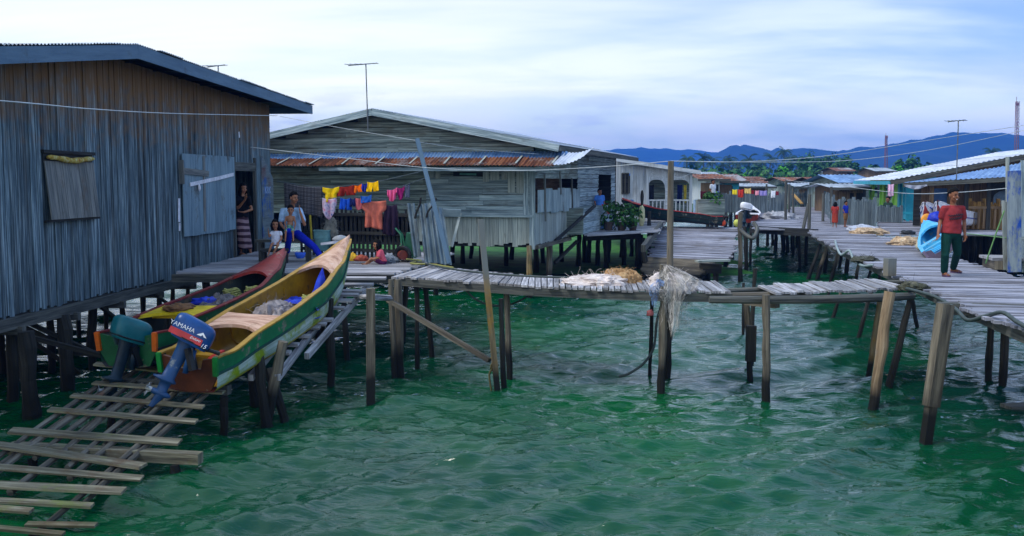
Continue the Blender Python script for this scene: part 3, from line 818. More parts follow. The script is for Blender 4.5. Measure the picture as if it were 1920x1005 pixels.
buff = mat('worn_plywood', [(150, 112, 92), (192, 154, 132), (212, 180, 158)], 2.5, 9, coord='UV', isl=0, rough=.7, stain=((120, 96, 72), 2.2, .56, .72), stain2=((206, 190, 180), 6, .6, .68))
white_yg = mat('streaked_green_white', [(120, 150, 120), (168, 186, 180), (196, 206, 206)], 1.2, 18, isl=0, rough=.5, stain=((128, 150, 24), 2.6, .46, .6))
yg = mat('lime_streaks', [(84, 112, 30), (168, 160, 24), (196, 184, 60)], 1.2, 14, isl=0, rough=.5, stain=((130, 40, 20), 3.2, .55, .66))
b1 = Boat('boat', 'long wooden motorboat with pinkish foredeck and green, white and lime sides', (-3.98, 12.15, .70), (-2.84, 17.0, 1.38), 5.25, rad(2), dict(
    top=paint('green_hull', (14, 104, 62)), line=paint('navy_line', (24, 40, 84)), band=white_yg, band2=yg, bottom=paint('oxide_bottom', (96, 30, 20), amt=.66),
    inside=paint('ochre_inside', (150, 112, 18), chip=(96, 80, 50)), rail=paint('ochre_rail', (156, 122, 44), chip=(110, 96, 76)), rub=pc('dark_green_rub', (18, 66, 60)), fore=buff, aft=buff,
    transom=paint('brown_transom', (82, 44, 26)), post=paint('green_post', (20, 120, 50))), wk=.9)
b2 = Boat('boat', 'wooden motorboat with red foredeck and yellow afterdeck, moored under the house wall', (-5.0, 12.85, .86), (-4.16, 17.7, 1.10), 5.3, rad(-1), dict(
    top=paint('green_hull_two', (16, 88, 50)), line=paint('maroon_line', (90, 24, 26)), band=paint('dark_green_band', (12, 60, 40)), band2=pc('hull_black', (30, 22, 20)), bottom=paint('dark_oxide', (52, 20, 16), amt=.7),
    inside=paint('slate_inside', (52, 58, 54), chip=(90, 80, 60)), rail=paint('maroon_rail', (112, 34, 34), chip=(130, 110, 90)), rub=pc('rub_black', (24, 30, 28)), fore=paint('red_deck', (142, 44, 38), chip=(150, 130, 110)), aft=paint('yellow_deck', (196, 172, 20), chip=(130, 110, 40), amt=.66),
    transom=paint('green_transom', (20, 84, 48)), post=paint('orange_post', (196, 90, 16))), wk=.95)

def motor(boat, at, a, c, cowl_m, leg_m, lettered):
    """outboard turned on its bracket; a = cowl axis, c = up the leg"""
    a, c = V(a).normalized(), V(c).normalized(); a = (a - c * a.dot(c)).normalized(); sdn = a.cross(c)
    M = Matrix(((a.x, sdn.x, c.x, at[0]), (a.y, sdn.y, c.y, at[1]), (a.z, sdn.z, c.z, at[2]), (0, 0, 0, 1)))
    T = lambda x, y, z: M @ (V((x, y, z)) * .9)
    q = MB()
    P = []
    for z, hx, hy, off in [(.02, .12, .08, 0), (-.1, .10, .06, 0), (-.34, .085, .045, -.01), (-.52, .09, .04, -.02), (-.55, .16, .085, -.05), (-.57, .16, .085, -.05), (-.59, .08, .035, -.02), (-.68, .07, .03, -.02), (-.72, .07, .05, -.02), (-.80, .06, .04, -.02), (-.86, .05, .012, -.03), (-.96, .03, .008, -.06)]:
        P.append([T(off + hx * math.cos(2 * math.pi * k / 16), hy * math.sin(2 * math.pi * k / 16), z) for k in range(16)])
    q.grid(P, closed=True, uvs=2)
    q.blob((0, 0, 0), (.14, .045, .045), M=Matrix.Translation(T(-.03, 0, -.75)) @ M.to_3x3().to_4x4())
    q.bar(T(.1, 0, .0), T(.16, 0, -.38), .16, .05, up=a); q.bar(T(.12, .06, -.05), T(.17, .06, -.33), .03, .1, up=a)
    o = q.build('outboard_motor', leg_m, boat.t, smooth=True)
    q = MB(); P = []
    prof_ = [(0, .86, .9), (.05, .97, .98), (.12, 1, 1), (.21, 1, 1), (.27, .97, .96), (.31, .88, .85), (.335, .7, .66), (.345, .35, .3), (.346, .01, .01)]
    for z, kx, ky in prof_:
        row = []
        for k in range(28):
            an = 2 * math.pi * k / 28; ca, sa = math.cos(an), math.sin(an)
            row.append(T(.29 * kx * math.copysign(abs(ca) ** .62, ca) + .02, .155 * ky * math.copysign(abs(sa) ** .62, sa), z - .03 * ca * kx))
        P.append(row)
    q.grid(P[::-1], closed=True, uvs=2); q.face(P[0][::-1], [(0, 0)] * 28)
    q.build('cowling', cowl_m, o, smooth=True)
    q = MB(); q.tube([T(.27 * math.copysign(abs(math.cos(x)) ** .62, math.cos(x)) + .02, .152 * math.copysign(abs(math.sin(x)) ** .62, math.sin(x)), .045 - .03 * math.cos(x)) for x in np.linspace(0, 6.2832, 41)], .012, 6, cap=False); q.build('cowl_seam', m_blk, o)
    q = MB(); q.tube([T(.2, 0, .0), T(.36, .03, .03), T(.46, .04, .04)], [.03, .022, .026], 8); q.build('tiller', m_blk, o)
    q = MB(); q.bar(T(.06, -.1, -.06), T(.24, -.1, -.30), .07, .06); q.bar(T(.06, .1, -.06), T(.24, .1, -.30), .07, .06); q.bar(T(.1, -.1, -.1), T(.1, .1, -.1), .08, .1); q.build('clamp_bracket', m_blk, o)
    q = MB()
    for k in range(3):
        an = k * 2.094 + .4
        pts = [T(-.2, .02 * math.cos(an), -.75 + .02 * math.sin(an)), T(-.215, .08 * math.cos(an - .35), -.75 + .08 * math.sin(an - .35)), T(-.2, .12 * math.cos(an), -.75 + .12 * math.sin(an)), T(-.185, .08 * math.cos(an + .35), -.75 + .08 * math.sin(an + .35))]
        q.prism(pts, a * .006)
    q.tube([T(-.14, 0, -.75), T(-.22, 0, -.75)], [.035, .03], 10)
    q.build('propeller', pc('propeller_metal', (150, 155, 160), rough=.35, metal=.6), o)
    if lettered:
        side = Matrix(((a.x, c.x, sdn.x), (a.y, c.y, sdn.y), (a.z, c.z, sdn.z))).to_4x4()
        q = MB(); row = []
        for x in np.linspace(-.27, .27, 12):
            pass
        q.prism([T(-.262, .1585, .05), T(.20, .1585, .035), T(.20, .1585, .12), T(-.262, .1585, .135)], sdn * .003); q.build('red_stripe', pc('decal_red', (176, 40, 48), rough=.35), o)
        wm = pc('decal_white', (225, 228, 235), rough=.35)
        def tx(s_, x, z, sz, sh=0.0): text(s_, sz * .86, wm, 'lettering', o, Matrix.Translation(T(x, .1635, z)) @ side, .001, sh)
        tx('YAMAHA', -.12, .185, .088); tx('Enduro', .10, .095, .052, .3); tx('15', .235, .05, .085, .25)
        q = MB()
        q.prism([T(.09, .1585, .16), T(.16, .1585, .215), T(.23, .1585, .16), T(.19, .1585, .16), T(.165, .1585, .185), T(.15, .1585, .16)], sdn * .003); q.build('emblem', wm, o)
    return o
m_yam = paint('navy_cowl', (24, 66, 124), chip=(90, 110, 130), amt=.68, rough=.3); m_yleg = paint('blue_leg', (26, 62, 106), chip=(110, 120, 130), amt=.64, rough=.45)
m_teal = paint('teal_cowl', (20, 92, 102), chip=(60, 90, 92), amt=.66, rough=.35)
motor(b1, Y(350, 642, 11.95), (.88, .10, -.40), (.40, .2, .88), m_yam, m_yleg, True)
motor(b2, Y(238, 640, 12.75), (.62, .62, -.30), (.22, .20, .95), m_teal, paint('dark_leg', (26, 46, 62), chip=(60, 70, 76), amt=.66), False)

# things lying in the boats
def mound(q, c, rx, ry, rz, amp=.3, fr=2.6, M=None): q.blob(c, (rx, ry, rz), 16, 26, amp, fr, zmin=-rz * .25, M=M)
def threads(q, c, rx, ry, rz, n, r=.004, ln=.25):
    for _ in range(n // 2):
        a, e = R(0, 6.28), R(.1, 1.35)
        d = V((math.cos(a) * math.cos(e) * rx, math.sin(a) * math.cos(e) * ry, math.sin(e) * rz))
        p = V(c) + d * R(.85, 1.05); pts = [p]
        dr = V((R(-1, 1), R(-1, 1), R(-.5, .5))).normalized()
        for k in range(4):
            dr = (dr + V((R(-1, 1), R(-1, 1), R(-.9, .5))) * .6).normalized(); p = p + dr * ln / 4; pts.append(p)
        q.tube(pts, r, 3, cap=False)
def net(name, label, c, r, cols, group=None, n=260, thr=.004, cat='net', sub=True, amp=.35, ln=.25):
    m = mat(name + '_' + label[:12].replace(' ', '_'), cols, 7, 7, coord='OBJ', isl=.3, rough=.95, det=8, bump=.8)
    q = MB(); mound(q, c, r[0], r[1], r[2], amp, 2.8)
    for _ in range(9): mound(q, V(c) + V((R(-.6, .6) * r[0], R(-.6, .6) * r[1], R(0, .2) * r[2])), r[0] * R(.25, .45), r[1] * R(.3, .5), r[2] * R(.5, .9), .4, 3)
    threads(q, c, r[0] * 1.0, r[1] * 1.0, r[2] * 1.0, n, thr * .5, ln * .7)
    return tag(q.build(name, m, smooth=False, loc=c), label, cat, group)
gnet = [(56, 54, 56), (92, 88, 90), (134, 126, 124)]
def inb(b, t, y, z): return b.p(t, y, z)
net('net_heap', 'grey-brown fishing net filling the hold of the green boat with pink foredeck', inb(b1, .44, .02, .26), (.30, .62, .30), [(96, 90, 92), (136, 128, 128), (166, 156, 154)], 'fishing nets', 320)
net('net_heap', 'grey fishing net lying in the boat with the red foredeck', inb(b2, .50, .0, .26), (.28, .72, .26), [(70, 66, 70), (104, 98, 100), (136, 128, 126)], 'fishing nets', 300)
tarp = mat('blue_tarp', [(10, 26, 120), (18, 44, 170), (40, 72, 200)], 4, 4, coord='OBJ', isl=0, rough=.5, bump=.6)
q = MB(); c = inb(b1, .605, .0, .25); q.grid([[c + V((x * .36, y * .46, .10 + .09 * noise.noise(V((x * 2, y * 2, 1))) + .05 * noise.noise(V((x * 6, y * 6, 4))) - .1 * (x * x))) for x in np.linspace(-1, 1, 24)] for y in np.linspace(-1, 1, 26)])
q.grid([[c + V((x * .36, y * .46, -.12)) for x in np.linspace(1, -1, 3)] for y in np.linspace(-1, 1, 3)])
tag(q.build('tarpaulin', tarp, smooth=True, loc=c), 'blue tarpaulin spread flat in the hold ahead of the net', 'tarpaulin')
q = MB(); c = inb(b1, .675, -.14, .5)
P = []
for i in range(14):
    t = i / 13; P.append([c + V((.16 * (1 - t) * math.cos(a) * (1 + .25 * math.sin(3 * a + 4 * t)) + .08 * t, .13 * (1 - t) * math.sin(a) * (1 + .2 * math.cos(4 * a)), -.22 + .52 * t)) for a in np.linspace(0, 6.0, 16)])
q.grid(P, closed=True); tag(q.build('tarpaulin', tarp, smooth=True, loc=c), 'blue tarpaulin gathered into an upright peak under the pink foredeck', 'tarpaulin')
q = MB(); c = inb(b2, .47, .1, .42); mound(q, c, .3, .17, .10, .5, 4); tag(q.build('tarpaulin', tarp, smooth=True, loc=c), 'crumpled blue tarpaulin on the net in the red-decked boat', 'tarpaulin')
mrope = mat('green_rope', [(96, 104, 52), (150, 152, 84), (180, 176, 120)], 30, 6, isl=.1, rough=.9)
def coil(label, c, r, n=5):
    q = MB()
    for k in range(n):
        rr = r * (1 - .05 * k) * R(.9, 1.05); z = .028 * k
        q.tube([V(c) + V((rr * math.cos(a) + R(-.008, .008), rr * math.sin(a) * .9, z + .012 * math.sin(3 * a + k))) for a in np.linspace(0, 6.28, 22)], .016, 6, cap=False)
    return tag(q.build('rope_coil', mrope, smooth=True, loc=c), label, 'rope coil', 'coils of rope')
coil('green and yellow rope coil beside the blue tarp peak in the right-hand boat', inb(b1, .565, -.27, .38), .13)
coil('green rope coil lying left of the other one under the red foredeck', inb(b2, .64, .16, .40), .15)
coil('green rope coil nearest the inner green rail of the red-decked boat', inb(b2, .66, -.16, .42), .14)
def fuel(label, b, t, y):
    q = MB(); c = b.p(t, y, .20); q.blob(c, (.2, .24, .12), 12, 20, .04, 1.5); q.tube([c + V((0, 0, .10)), c + V((0, 0, .15))], .035, 10)
    return tag(q.build('fuel_tank', paint('red_tank', (156, 36, 34), amt=.66), smooth=True, loc=c), label, 'fuel tank', 'red fuel tanks')
fuel('red fuel tank in the stern well behind the lettered navy motor', b1, .12, -.1); fuel('red fuel tank in the stern well beside the teal motor', b2, .10, -.12)
q = MB(); c = inb(b2, .275, .06, .5); ex = b2.M.to_3x3() @ V((1, 0, 0)); ey = b2.M.to_3x3() @ V((0, 1, 0)); ez = b2.M.to_3x3() @ V((0, 0, 1))
q.bar(c - ey * .30, c + ey * .30, .34, .035, up=ez); q.bar(c - ey * .31 - ez * .03 - ex * .17, c + ey * .31 - ez * .03 - ex * .17, .025, .08, up=ez); q.bar(c - ey * .31 - ez * .03 + ex * .17, c + ey * .31 - ez * .03 + ex * .17, .025, .08, up=ez)
tag(q.build('hatch_lid', paint('yellow_lid', (222, 186, 14), chip=(120, 100, 30), amt=.68), loc=c), 'yellow wooden hatch lid lying on the yellow afterdeck', 'lid')
q = MB(); mound(q, c + ez * .04 + ex * .04, .20, .28, .06, .5, 4); tag(q.build('brown_rag', mat('brown_cloth', [(70, 48, 30), (110, 78, 50), (134, 98, 66)], 9, 9, coord='OBJ', isl=0, rough=.95), smooth=True, loc=c), 'brown rag crumpled over the yellow hatch lid', 'rag')
# ------------------------------------------------------------------ timber decks
ZD = 1.65
def deck_boards(q, Ls, Rs, n, th=.035, over=.05, jit=.012, gap=.012, skip=()):
    """n planks laid from polyline Ls to polyline Rs (matching parameters)"""
    def at(P, t):
        x = t * (len(P) - 1); i = min(int(x), len(P) - 2)
        return V(P[i]).lerp(V(P[i + 1]), x - i)
    for k in range(n):
        if k in skip: continue
        t0, t1 = k / n, (k + 1) / n
        a0, a1, b0, b1 = at(Ls, t0), at(Ls, t1), at(Rs, t0), at(Rs, t1)
        d = (b0 - a0).normalized(); e0, e1 = R(-over, over), R(-over, over)
        sh = (a1 - a0) * (gap / max((a1 - a0).length, .01)); sh2 = (b1 - b0) * (gap / max((b1 - b0).length, .01))
        z0, z1 = R(-jit, jit), R(-jit, jit)
        c = [a0 + sh + d * e0, b0 + sh2 + d * e1, b1 + d * e1, a1 + d * e0]
        c[0].z += z0; c[3].z += z0; c[1].z += z1; c[2].z += z1
        dn = V((0, 0, th)); w = (a1 - a0).length
        q.hexa([c[0] - dn, c[3] - dn, c[3], c[0], c[1] - dn, c[2] - dn, c[2], c[1]], (b0 - a0).length, w, th)
PX = lambda L, z=ZD: [Z(x, y, z) for x, y in L]

walk = thing('catwalk', 'plank catwalk on thin piles from the boat landing towards the net-draped post', 'walkway', Z(1000, 535, 0))
near = PX([(735, 517), (860, 526), (1000, 536), (1120, 541), (1240, 545), (1372, 547)])
far = PX([(806, 497), (900, 508), (1000, 517), (1120, 522), (1225, 525), (1340, 527)])
q = MB(); deck_boards(q, near, far, 52, over=.09, jit=.014, gap=.018); q.build('decking', m_deck, walk)
for a, b in zip(near[:5], near[1:]):
    q = MB(); dn = V((0, .05, -.10)); q.bar(a + dn, b + dn + (b - a) * .02, .07, .13); q.build('edge_beam', m_beam, walk)
for a, b in zip(far[:5], far[1:]):
    q = MB(); dn = V((0, -.08, -.10)); q.bar(a + dn, b + dn + (b - a) * .02, .07, .12); q.build('edge_beam', m_beam, walk)
for px, py, tx, ty, r, m in [(751, 710, 746, 524, .075, m_pile), (736, 716, 732, 524, .05, m_pile), (782, 694, 781, 530, .05, m_piled), (809, 680, 797, 528, .055, m_piled), (949, 734, 939, 560, .05, m_piled), (954, 715, 949, 540, .055, m_pile), (1252, 708, 1257, 548, .06, m_piled), (1217, 704, 1222, 560, .035, m_piled)]:
    ground_pile('pile', px, py, tx, ty, r, m, walk)
for tx, ty in ((860, 518), (1060, 535), (1140, 538), (1320, 540)):
    q = MB(); p = Z(tx, ty, ZD - .12); q.bar(p + V((-.1, -.75, 0)), p + V((.15, .75, 0)), .1, .09); q.build('bearer', m_beam, walk)
q = MB(); q.bar(Z(729, 563, 1.35), Y(918, 676, Z(933, 735).y + .1), .07, .14, up=(0, -1, 0)); q.build('diagonal_brace', m_pile, walk)
# weathered log section to the main boardwalk
logw = thing('log_bridge', 'bridge of long logs with a few split planks joining catwalk and boardwalk', 'walkway', Z(1530, 545, 0))
ln_ = PX([(1330, 551), (1450, 551), (1560, 549), (1660, 545), (1712, 541)]); lf = PX([(1352, 535), (1450, 531), (1540, 528), (1625, 522), (1690, 520)])
for P, r in ((ln_, .06), (lf, .055)):
    q = MB(); q.tube([p + V((0, 0, -.10 + R(-.015, .015))) for p in P], [r * R(.9, 1.1) for _ in P], 9); q.build('log', m_beam, logw)
q = MB(); q.tube([p + V((0, .25, -.1)) for p in PX([(1352, 547), (1440, 545), (1530, 543)])], .055, 8); q.build('log', m_pile, logw)
q = MB(); deck_boards(q, PX([(1452, 548), (1600, 544), (1700, 538)]), PX([(1420, 533), (1560, 527), (1640, 521)]), 21, over=.06, jit=.018, gap=.02); q.build('decking', m_deck, logw)
for px, py, tx, ty, r, m in [(1404, 716, 1399, 551, .055, m_pile), (1437, 762, 1437, 553, .065, m_pile), (1411, 690, 1416, 503, .04, m_piled), (1393, 640, 1394, 530, .035, m_piled)]:
    ground_pile('pile', px, py, tx, ty, r, m, logw)
q = MB(); p = Y(1418, 566, 14.8); q.bar(p + V((-.1, .2, 0)), p + V((.28, -.15, -.01)), .14, .13); q.build('bearer', m_pile, logw)
q = MB(); p = Y(1408, 640, 15.6); q.bar(p + V((0, 0, -.32)), p + V((0, 0, .25)), .15, .1, up=(0, -1, 0)); q.build('spliced_block', m_piled, logw)

# landing in front of the house
land = thing('landing', 'wooden landing of level planks between the big house and the catwalk, where children sit', 'landing', (-4, 20, 0))
q = MB(); deck_boards(q, [V((-6.15, 18.05, ZD)), V((-6.0, 23.5, ZD))], [V((-2.08, 17.75, ZD)), V((-1.35, 23.2, ZD))], 34, over=.06); q.build('decking', m_deck, land)
for y0 in (18.1, 20.2, 22.5):
    q = MB(); q.bar((-6.2, y0, ZD - .11), (-1.9, y0 - .2, ZD - .11), .1, .14); q.build('bearer', m_beam, land)
for x0, y0 in ((-5.6, 18.3), (-4.2, 18.2), (-3.0, 18.1), (-5.6, 20.5), (-4.0, 20.4), (-2.2, 20.0), (-4.2, 22.6), (-1.9, 22.4)):
    q = MB(); pile(q, (x0, y0, 0), (x0 + R(-.1, .1), y0, ZD - .15), .06); q.build('pile', m_piled, land)

# free-standing posts
def post(name, label, px, py, tx, ty, r, m, cat='post', dy=0, sq=False):
    b = Z(px, py, 0); t = Y(tx, ty, b.y + dy); q = MB()
    if sq: d = (t - b).normalized(); q.bar(b - d, t, r * 2, r * 1.7, up=(.2, -1, 0))
    else: pile(q, b, t, r, bend=.02)
    return tag(q.build(name, m, loc=b), label, cat)
post('mooring_post', 'lone grey post in the water in front of the landing, spliced with a lashed board', 695, 764, 695, 541, .062, m_pile, sq=True)
post('mooring_post', 'yellow-stained leaning post at the catwalk edge, rising high above its planks', 933, 737, 901, 412, .042, m_piley, sq=True)
post('mooring_post', 'front pile with white netting draped over its head', 1237, 743, 1244, 496, .065, m_pile)
p = Z(1252, 705); q = MB(); q.tube([V((p.x + .04, p.y + .15, .6)), Y(1258, 302, p.y + .15)], [.062, .052], 10)
tag(q.build('utility_pole', m_pile, loc=(p.x, p.y, 0)), 'tall grey wooden pole carrying the wires behind the netting heap', 'pole')
q = MB(); q.tube([Y(673, 557, 16.5), Y(695, 557, 14.35 + .25), Y(731, 559, 15.8)], .045, 8)
tag(q.build('lashed_pole', m_deck), 'short level pole tied across behind the lone spliced post', 'pole')

# ropes and hoses
def rope(label, pts, r, m, name='rope', cat='rope', group=None, n=6):
    q = MB(); C = []
    P = [V(p) for p in pts]
    for i in range(len(P) - 1):     # smooth through the points
        a, b = P[i], P[i + 1]; m0 = (b - P[max(i - 1, 0)]) * .5; m1 = (P[min(i + 2, len(P) - 1)] - a) * .5
        for k in range(8):
            t = k / 8; C.append(a * (2 * t ** 3 - 3 * t * t + 1) + m0 * (t ** 3 - 2 * t * t + t) + b * (-2 * t ** 3 + 3 * t * t) + m1 * (t ** 3 - t * t))
    C.append(P[-1]); q.tube(C, r, n)
    return tag(q.build(name, m, smooth=True), label, cat, group)
mhose = pc('dark_hose', (54, 66, 66)); mropew = pc('pale_rope', (150, 160, 160), rough=.9)
rope('dark rope slung in a loop under the catwalk behind the yellow-stained post', [Y(864, 533, 16.6), Y(890, 560, 16.6), Y(920, 572, 16.5), Y(953, 572, 16.6), Y(985, 558, 16.8), Y(1008, 538, 17.2)], .018, mhose)
rope('dark rope trailing from the netted pile down into the water', [Y(1244, 560, 16.6), Y(1232, 600, 16.6), Y(1226, 650, 16.5), Y(1208, 680, 16.3), Y(1180, 700, 16.2), Y(1160, 706, 16.2)], .022, mhose)
rope('thin rope coiled round the foot of the yellow-stained post', [Y(920, 672, 15.4), Y(928, 668, 15.35), Y(920, 690, 15.35), Y(934, 684, 15.35), Y(918, 700, 15.4), Y(922, 736, 15.4)], .016, pc('brown_rope', (84, 76, 44), rough=.9))
rope('black hose running along the back edge of the catwalk', [Z(780, 490, 1.7), Z(850, 505, 1.7), Z(960, 516, 1.72), Z(1090, 520, 1.72), Z(1180, 512, 1.8)], .02, mhose)

# nets on the catwalk
wn = [(168, 156, 154), (204, 192, 188), (228, 220, 216)]
c = Z(1118, 531, ZD)
net('net_heap', 'pale pinkish net spread thin along the catwalk left of the netted post', c, (.55, .40, .13), wn, 'fishing nets', 500, .004)
net('net_heap', 'orange-brown net heap on the catwalk between two pale nets', Z(1165, 528, ZD), (.32, .30, .20), [(110, 82, 54), (156, 122, 84), (190, 160, 120)], 'fishing nets', 420, .004)
net('net_heap', 'pale net heap piled against the top of the netted post', Z(1258, 533, ZD) + V((0, .05, 0)), (.34, .36, .17), wn, 'fishing nets', 620, .004)
# hanging netting : gauzy folds of fine mesh
def gauze(name, c, keep):
    m, nt, N, L, B = new_mat(name)
    tc = N.new('ShaderNodeTexCoord'); mp = N.new('ShaderNodeMapping'); mp.inputs['Scale'].default_value = (9, 60, 1); L.new(tc.outputs['UV'], mp.inputs[0])
    n1 = N.new('ShaderNodeTexNoise'); n1.inputs['Scale'].default_value = 1; n1.inputs['Detail'].default_value = 6; n1.inputs['Roughness'].default_value = .75; n1.inputs['Distortion'].default_value = .8; L.new(mp.outputs[0], n1.inputs['Vector'])
    r = N.new('ShaderNodeMapRange'); r.inputs['From Min'].default_value = keep; r.inputs['From Max'].default_value = keep + .12; L.new(n1.outputs['Fac'], r.inputs['Value'])
    L.new(r.outputs[0], B.inputs['Alpha'])
    n2 = N.new('ShaderNodeTexNoise'); n2.inputs['Scale'].default_value = 5; L.new(tc.outputs['Object'], n2.inputs['Vector'])
    rp = N.new('ShaderNodeValToRGB'); rp.color_ramp.elements[0].position = .35; rp.color_ramp.elements[0].color = lin(tuple(x * .72 for x in c)); rp.color_ramp.elements[1].position = .6; rp.color_ramp.elements[1].color = lin(c)
    L.new(n2.outputs['Fac'], rp.inputs[0]); L.new(rp.outputs[0], B.inputs['Base Color']); B.inputs['Roughness'].default_value = .9
    return m
b0 = Z(1237, 743, 0); top = Y(1246, 497, b0.y - .06)
def curtain(q, top, x0, x1, y0, lens, spread, n=26, nz=14):
    P = []; ph = R(0, 6)
    for i in range(nz + 1):
        t = i / nz; row = []
        for j in range(n + 1):
            f = j / n; x = x0 + (x1 - x0) * f; ln = lens[0] + (lens[1] - lens[0]) * max(0, 1 - abs(f - lens[2]) / .5) ** 1.3 + .10 * noise.noise(V((f * 9, ph, 0)))
            k = min(1, t * 3); nar = 1 - .35 * max(0, t - .3)
            p = top + V(((x * (.12 + .88 * k)) * nar + .03 * noise.noise(V((f * 5, t * 4, ph))), y0 * k - .10 * k + .05 * math.sin(f * 23 + ph + 2 * t), -.30 * k * abs(x - .05) - ln * t + .03 * noise.noise(V((f * 7, t * 6, ph + 3)))))
            row.append(p)
        P.append(row)
    q.grid(P, uvs=1)
q = MB()
curtain(q, top, -.16, .52, -.02, (.25, 1.05, .42), 0); curtain(q, top + V((.02, .05, -.03)), -.10, .62, .08, (.2, .85, .5), 0); curtain(q, top + V((0, -.05, 0)), -.05, .36, -.10, (.2, 1.2, .45), 0)
for k in range(70):
    x0 = R(-.1, .42); p = top + V((x0, R(-.14, .04), -.30 - R(0, .3))); pts = [p]
    for j in range(5): p = p + V((R(-.05, .05), R(-.03, .03), -R(.02, .14))); pts.append(p)
    q.tube(pts, .0016, 3, cap=False)
tag(q.build('hanging_net', gauze('white_netting', (214, 208, 204), .46), smooth=True, loc=top), 'white netting draped over the post and hanging down to the water', 'net')
q = MB(); p = Y(1236, 524, b0.y - .22)
curtain(q, p, -.18, .08, 0, (.08, .42, .3), 0)
tag(q.build('hanging_net', gauze('blue_netting', (110, 146, 200), .46), smooth=True, loc=p), 'tuft of blue netting hanging left of the white netting', 'net')
q = MB(); p = Y(1219, 590, b0.y - .2); mound(q, p, .05, .04, .07, .5, 4); tag(q.build('float_ball', pc('red_float', (112, 56, 58)), smooth=True, loc=p), 'small dull red float hanging below the blue netting', 'float')

# ------------------------------------------------------------------ middle house with the rusty awning
MC = Z(1000, 461, 1.5)
mu = V((-.9636, .2672, 0)); mv = V((.2672, .9636, 0)); mn = -mv; mr = -mu
def MF(px, py, off=0.0): return PL(px, py, MC + mn * off, mv)
def MA(px, py, off=0.0): return (MF(px, py, off) - MC).dot(mu)
def MP(a, b, z): p = MC + mu * a + mv * b; return V((p.x, p.y, z))
mh = thing('clapboard_house', 'long weathered clapboard house with rusty awning, gable ridge and antenna, on dark stilts', 'house', MP(4, 5, 0))
rd = MF(697, 214, .4); rl = MF(515, 256, .4); rr_ = MF(1048, 282, .4)
ra, la, rra = [(p - MC).dot(mu) for p in (rd, rl, rr_)]
slL = (rl.z - rd.z) / (la - ra); aL = 11.5
prof2 = [(rra, rr_.z), (ra, rd.z), (aL, rd.z + slL * (aL - ra))]
mrz = lambda a: interp(prof2, a)
zmid = MF(900, 403).z; zaw = MF(800, 287).z; zsk = 1.5
ztop_wall = lambda z: z
# front clapboards below awning and in the gable
q = MB(); siding(q, MC, mu, mn, lambda z: .12, lambda z: 11, zmid, MF(800, 322).z, bh=.145)
def gl(z):
    return max(.0, rra + (z - prof2[0][1]) / (prof2[1][1] - prof2[0][1]) * (ra - rra)) if z > prof2[0][1] else .0
def gh(z):
    return min(11.0, ra + (z - rd.z) / slL) if z > prof2[2][1] else 11.0
siding(q, MC, mu, mn, gl, gh, MF(800, 322).z, rd.z - .05, bh=.145)
q.build('front_wall', m_clap, mh)
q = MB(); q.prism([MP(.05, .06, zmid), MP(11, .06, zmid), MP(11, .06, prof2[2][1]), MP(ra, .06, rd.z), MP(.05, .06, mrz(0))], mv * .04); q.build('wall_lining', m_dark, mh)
# right half of the front is greyer, newer siding with patches
q = MB(); a1 = MA(800, 360); siding(q, MC + mn * .035, mu, mn, lambda z: .10, lambda z: a1, zmid - .02, MF(900, 331).z, bh=.15, jl=2.5, jit=.008); q.build('front_wall_patch', m_clapb, mh)
q = MB(); board_wall(q, MC + mn * -.02, mu, mn, .1, MA(772, 430), lambda a: zsk + R(-.03, .08), lambda a: zmid, bw=.13, edge=.03); q.build('skirt', m_skirt, mh)
q = MB(); q.bar(MP(-.02, -.06, zmid - .02), MP(MA(772, 400), -.06, zmid - .02), .05, .07); q.build('ledge', m_clapb, mh)
for x0, x1, y0, y1 in ((952, 966, 322, 361), (968, 983, 321, 362), (905, 917, 322, 341), (919, 937, 321, 338), (940, 952, 322, 337), (803, 815, 321, 333), (815, 826, 320, 335)):
    q = MB(); p0, p1 = MF((x0 + x1) / 2, y1, .075), MF((x0 + x1) / 2 + R(-1, 1), y0, .075); q.bar(p0, p1, (x1 - x0) / 66 * .95, .018, up=mn); q.build('patch_board', m_skirt, mh)
q = MB(); q.bar(MF(850, 326, .06), MF(905, 327, .06), .02, .13); q.build('slot_opening', m_dark, mh)
q = MB(); q.bar(MF(862, 326, .075), MF(893, 327, .075), .02, .06); q.build('slot_board', pc('sea_green_board', (80, 130, 120)), mh)
for x in (986, 998):
    q = MB(); q.bar(MF(x, 468 if x > 990 else 408, .05), MF(x, 318, .05), .16, .03, up=mn); q.build('corner_board', m_clapb, mh)
# side wall with wide opening
zs1 = 1.5
hz0, hz1 = 2.55, 3.32
q = MB(); board_wall(q, MC, mv, mr, .05, 6.0, lambda a: zs1 + .02, lambda a: 2.42, bw=.14, edge=.03); q.build('side_skirt', m_skirt, mh)
q = MB(); siding(q, MC, mv, mr, lambda z: 6.0, lambda z: 13.5, 1.7, mrz(0) + .1, bh=.16, holes=((9.8, 12.6, 1.6, 3.6),)); q.build('side_wall', m_clapb, mh)
q = MB(); siding(q, MC, mv, mr, lambda z: .2, lambda z: 6.0, 3.38, mrz(0) + .1, bh=.15); q.build('side_wall', m_clap, mh)
q = MB(); q.corr(MP(-.06, .2, 2.40), MP(-.06, 6.1, 2.40), MP(-.06, 6.1, 3.05), MP(-.06, .2, 3.05), pitch=.13, amp=.02, sheet=.9); q.build('corrugated_panel', m_corr, mh)
for b_, z0, z1, m in ((.9, 2.15, 3.5, m_piley), (2.9, 2.9, 3.6, m_piley), (4.6, 2.4, 3.4, m_beam)):
    q = MB(); q.bar(MP(-.1, b_ + .15, z0), MP(-.1, b_, z1), .07, .05, up=mr); q.build('opening_post', m, mh)
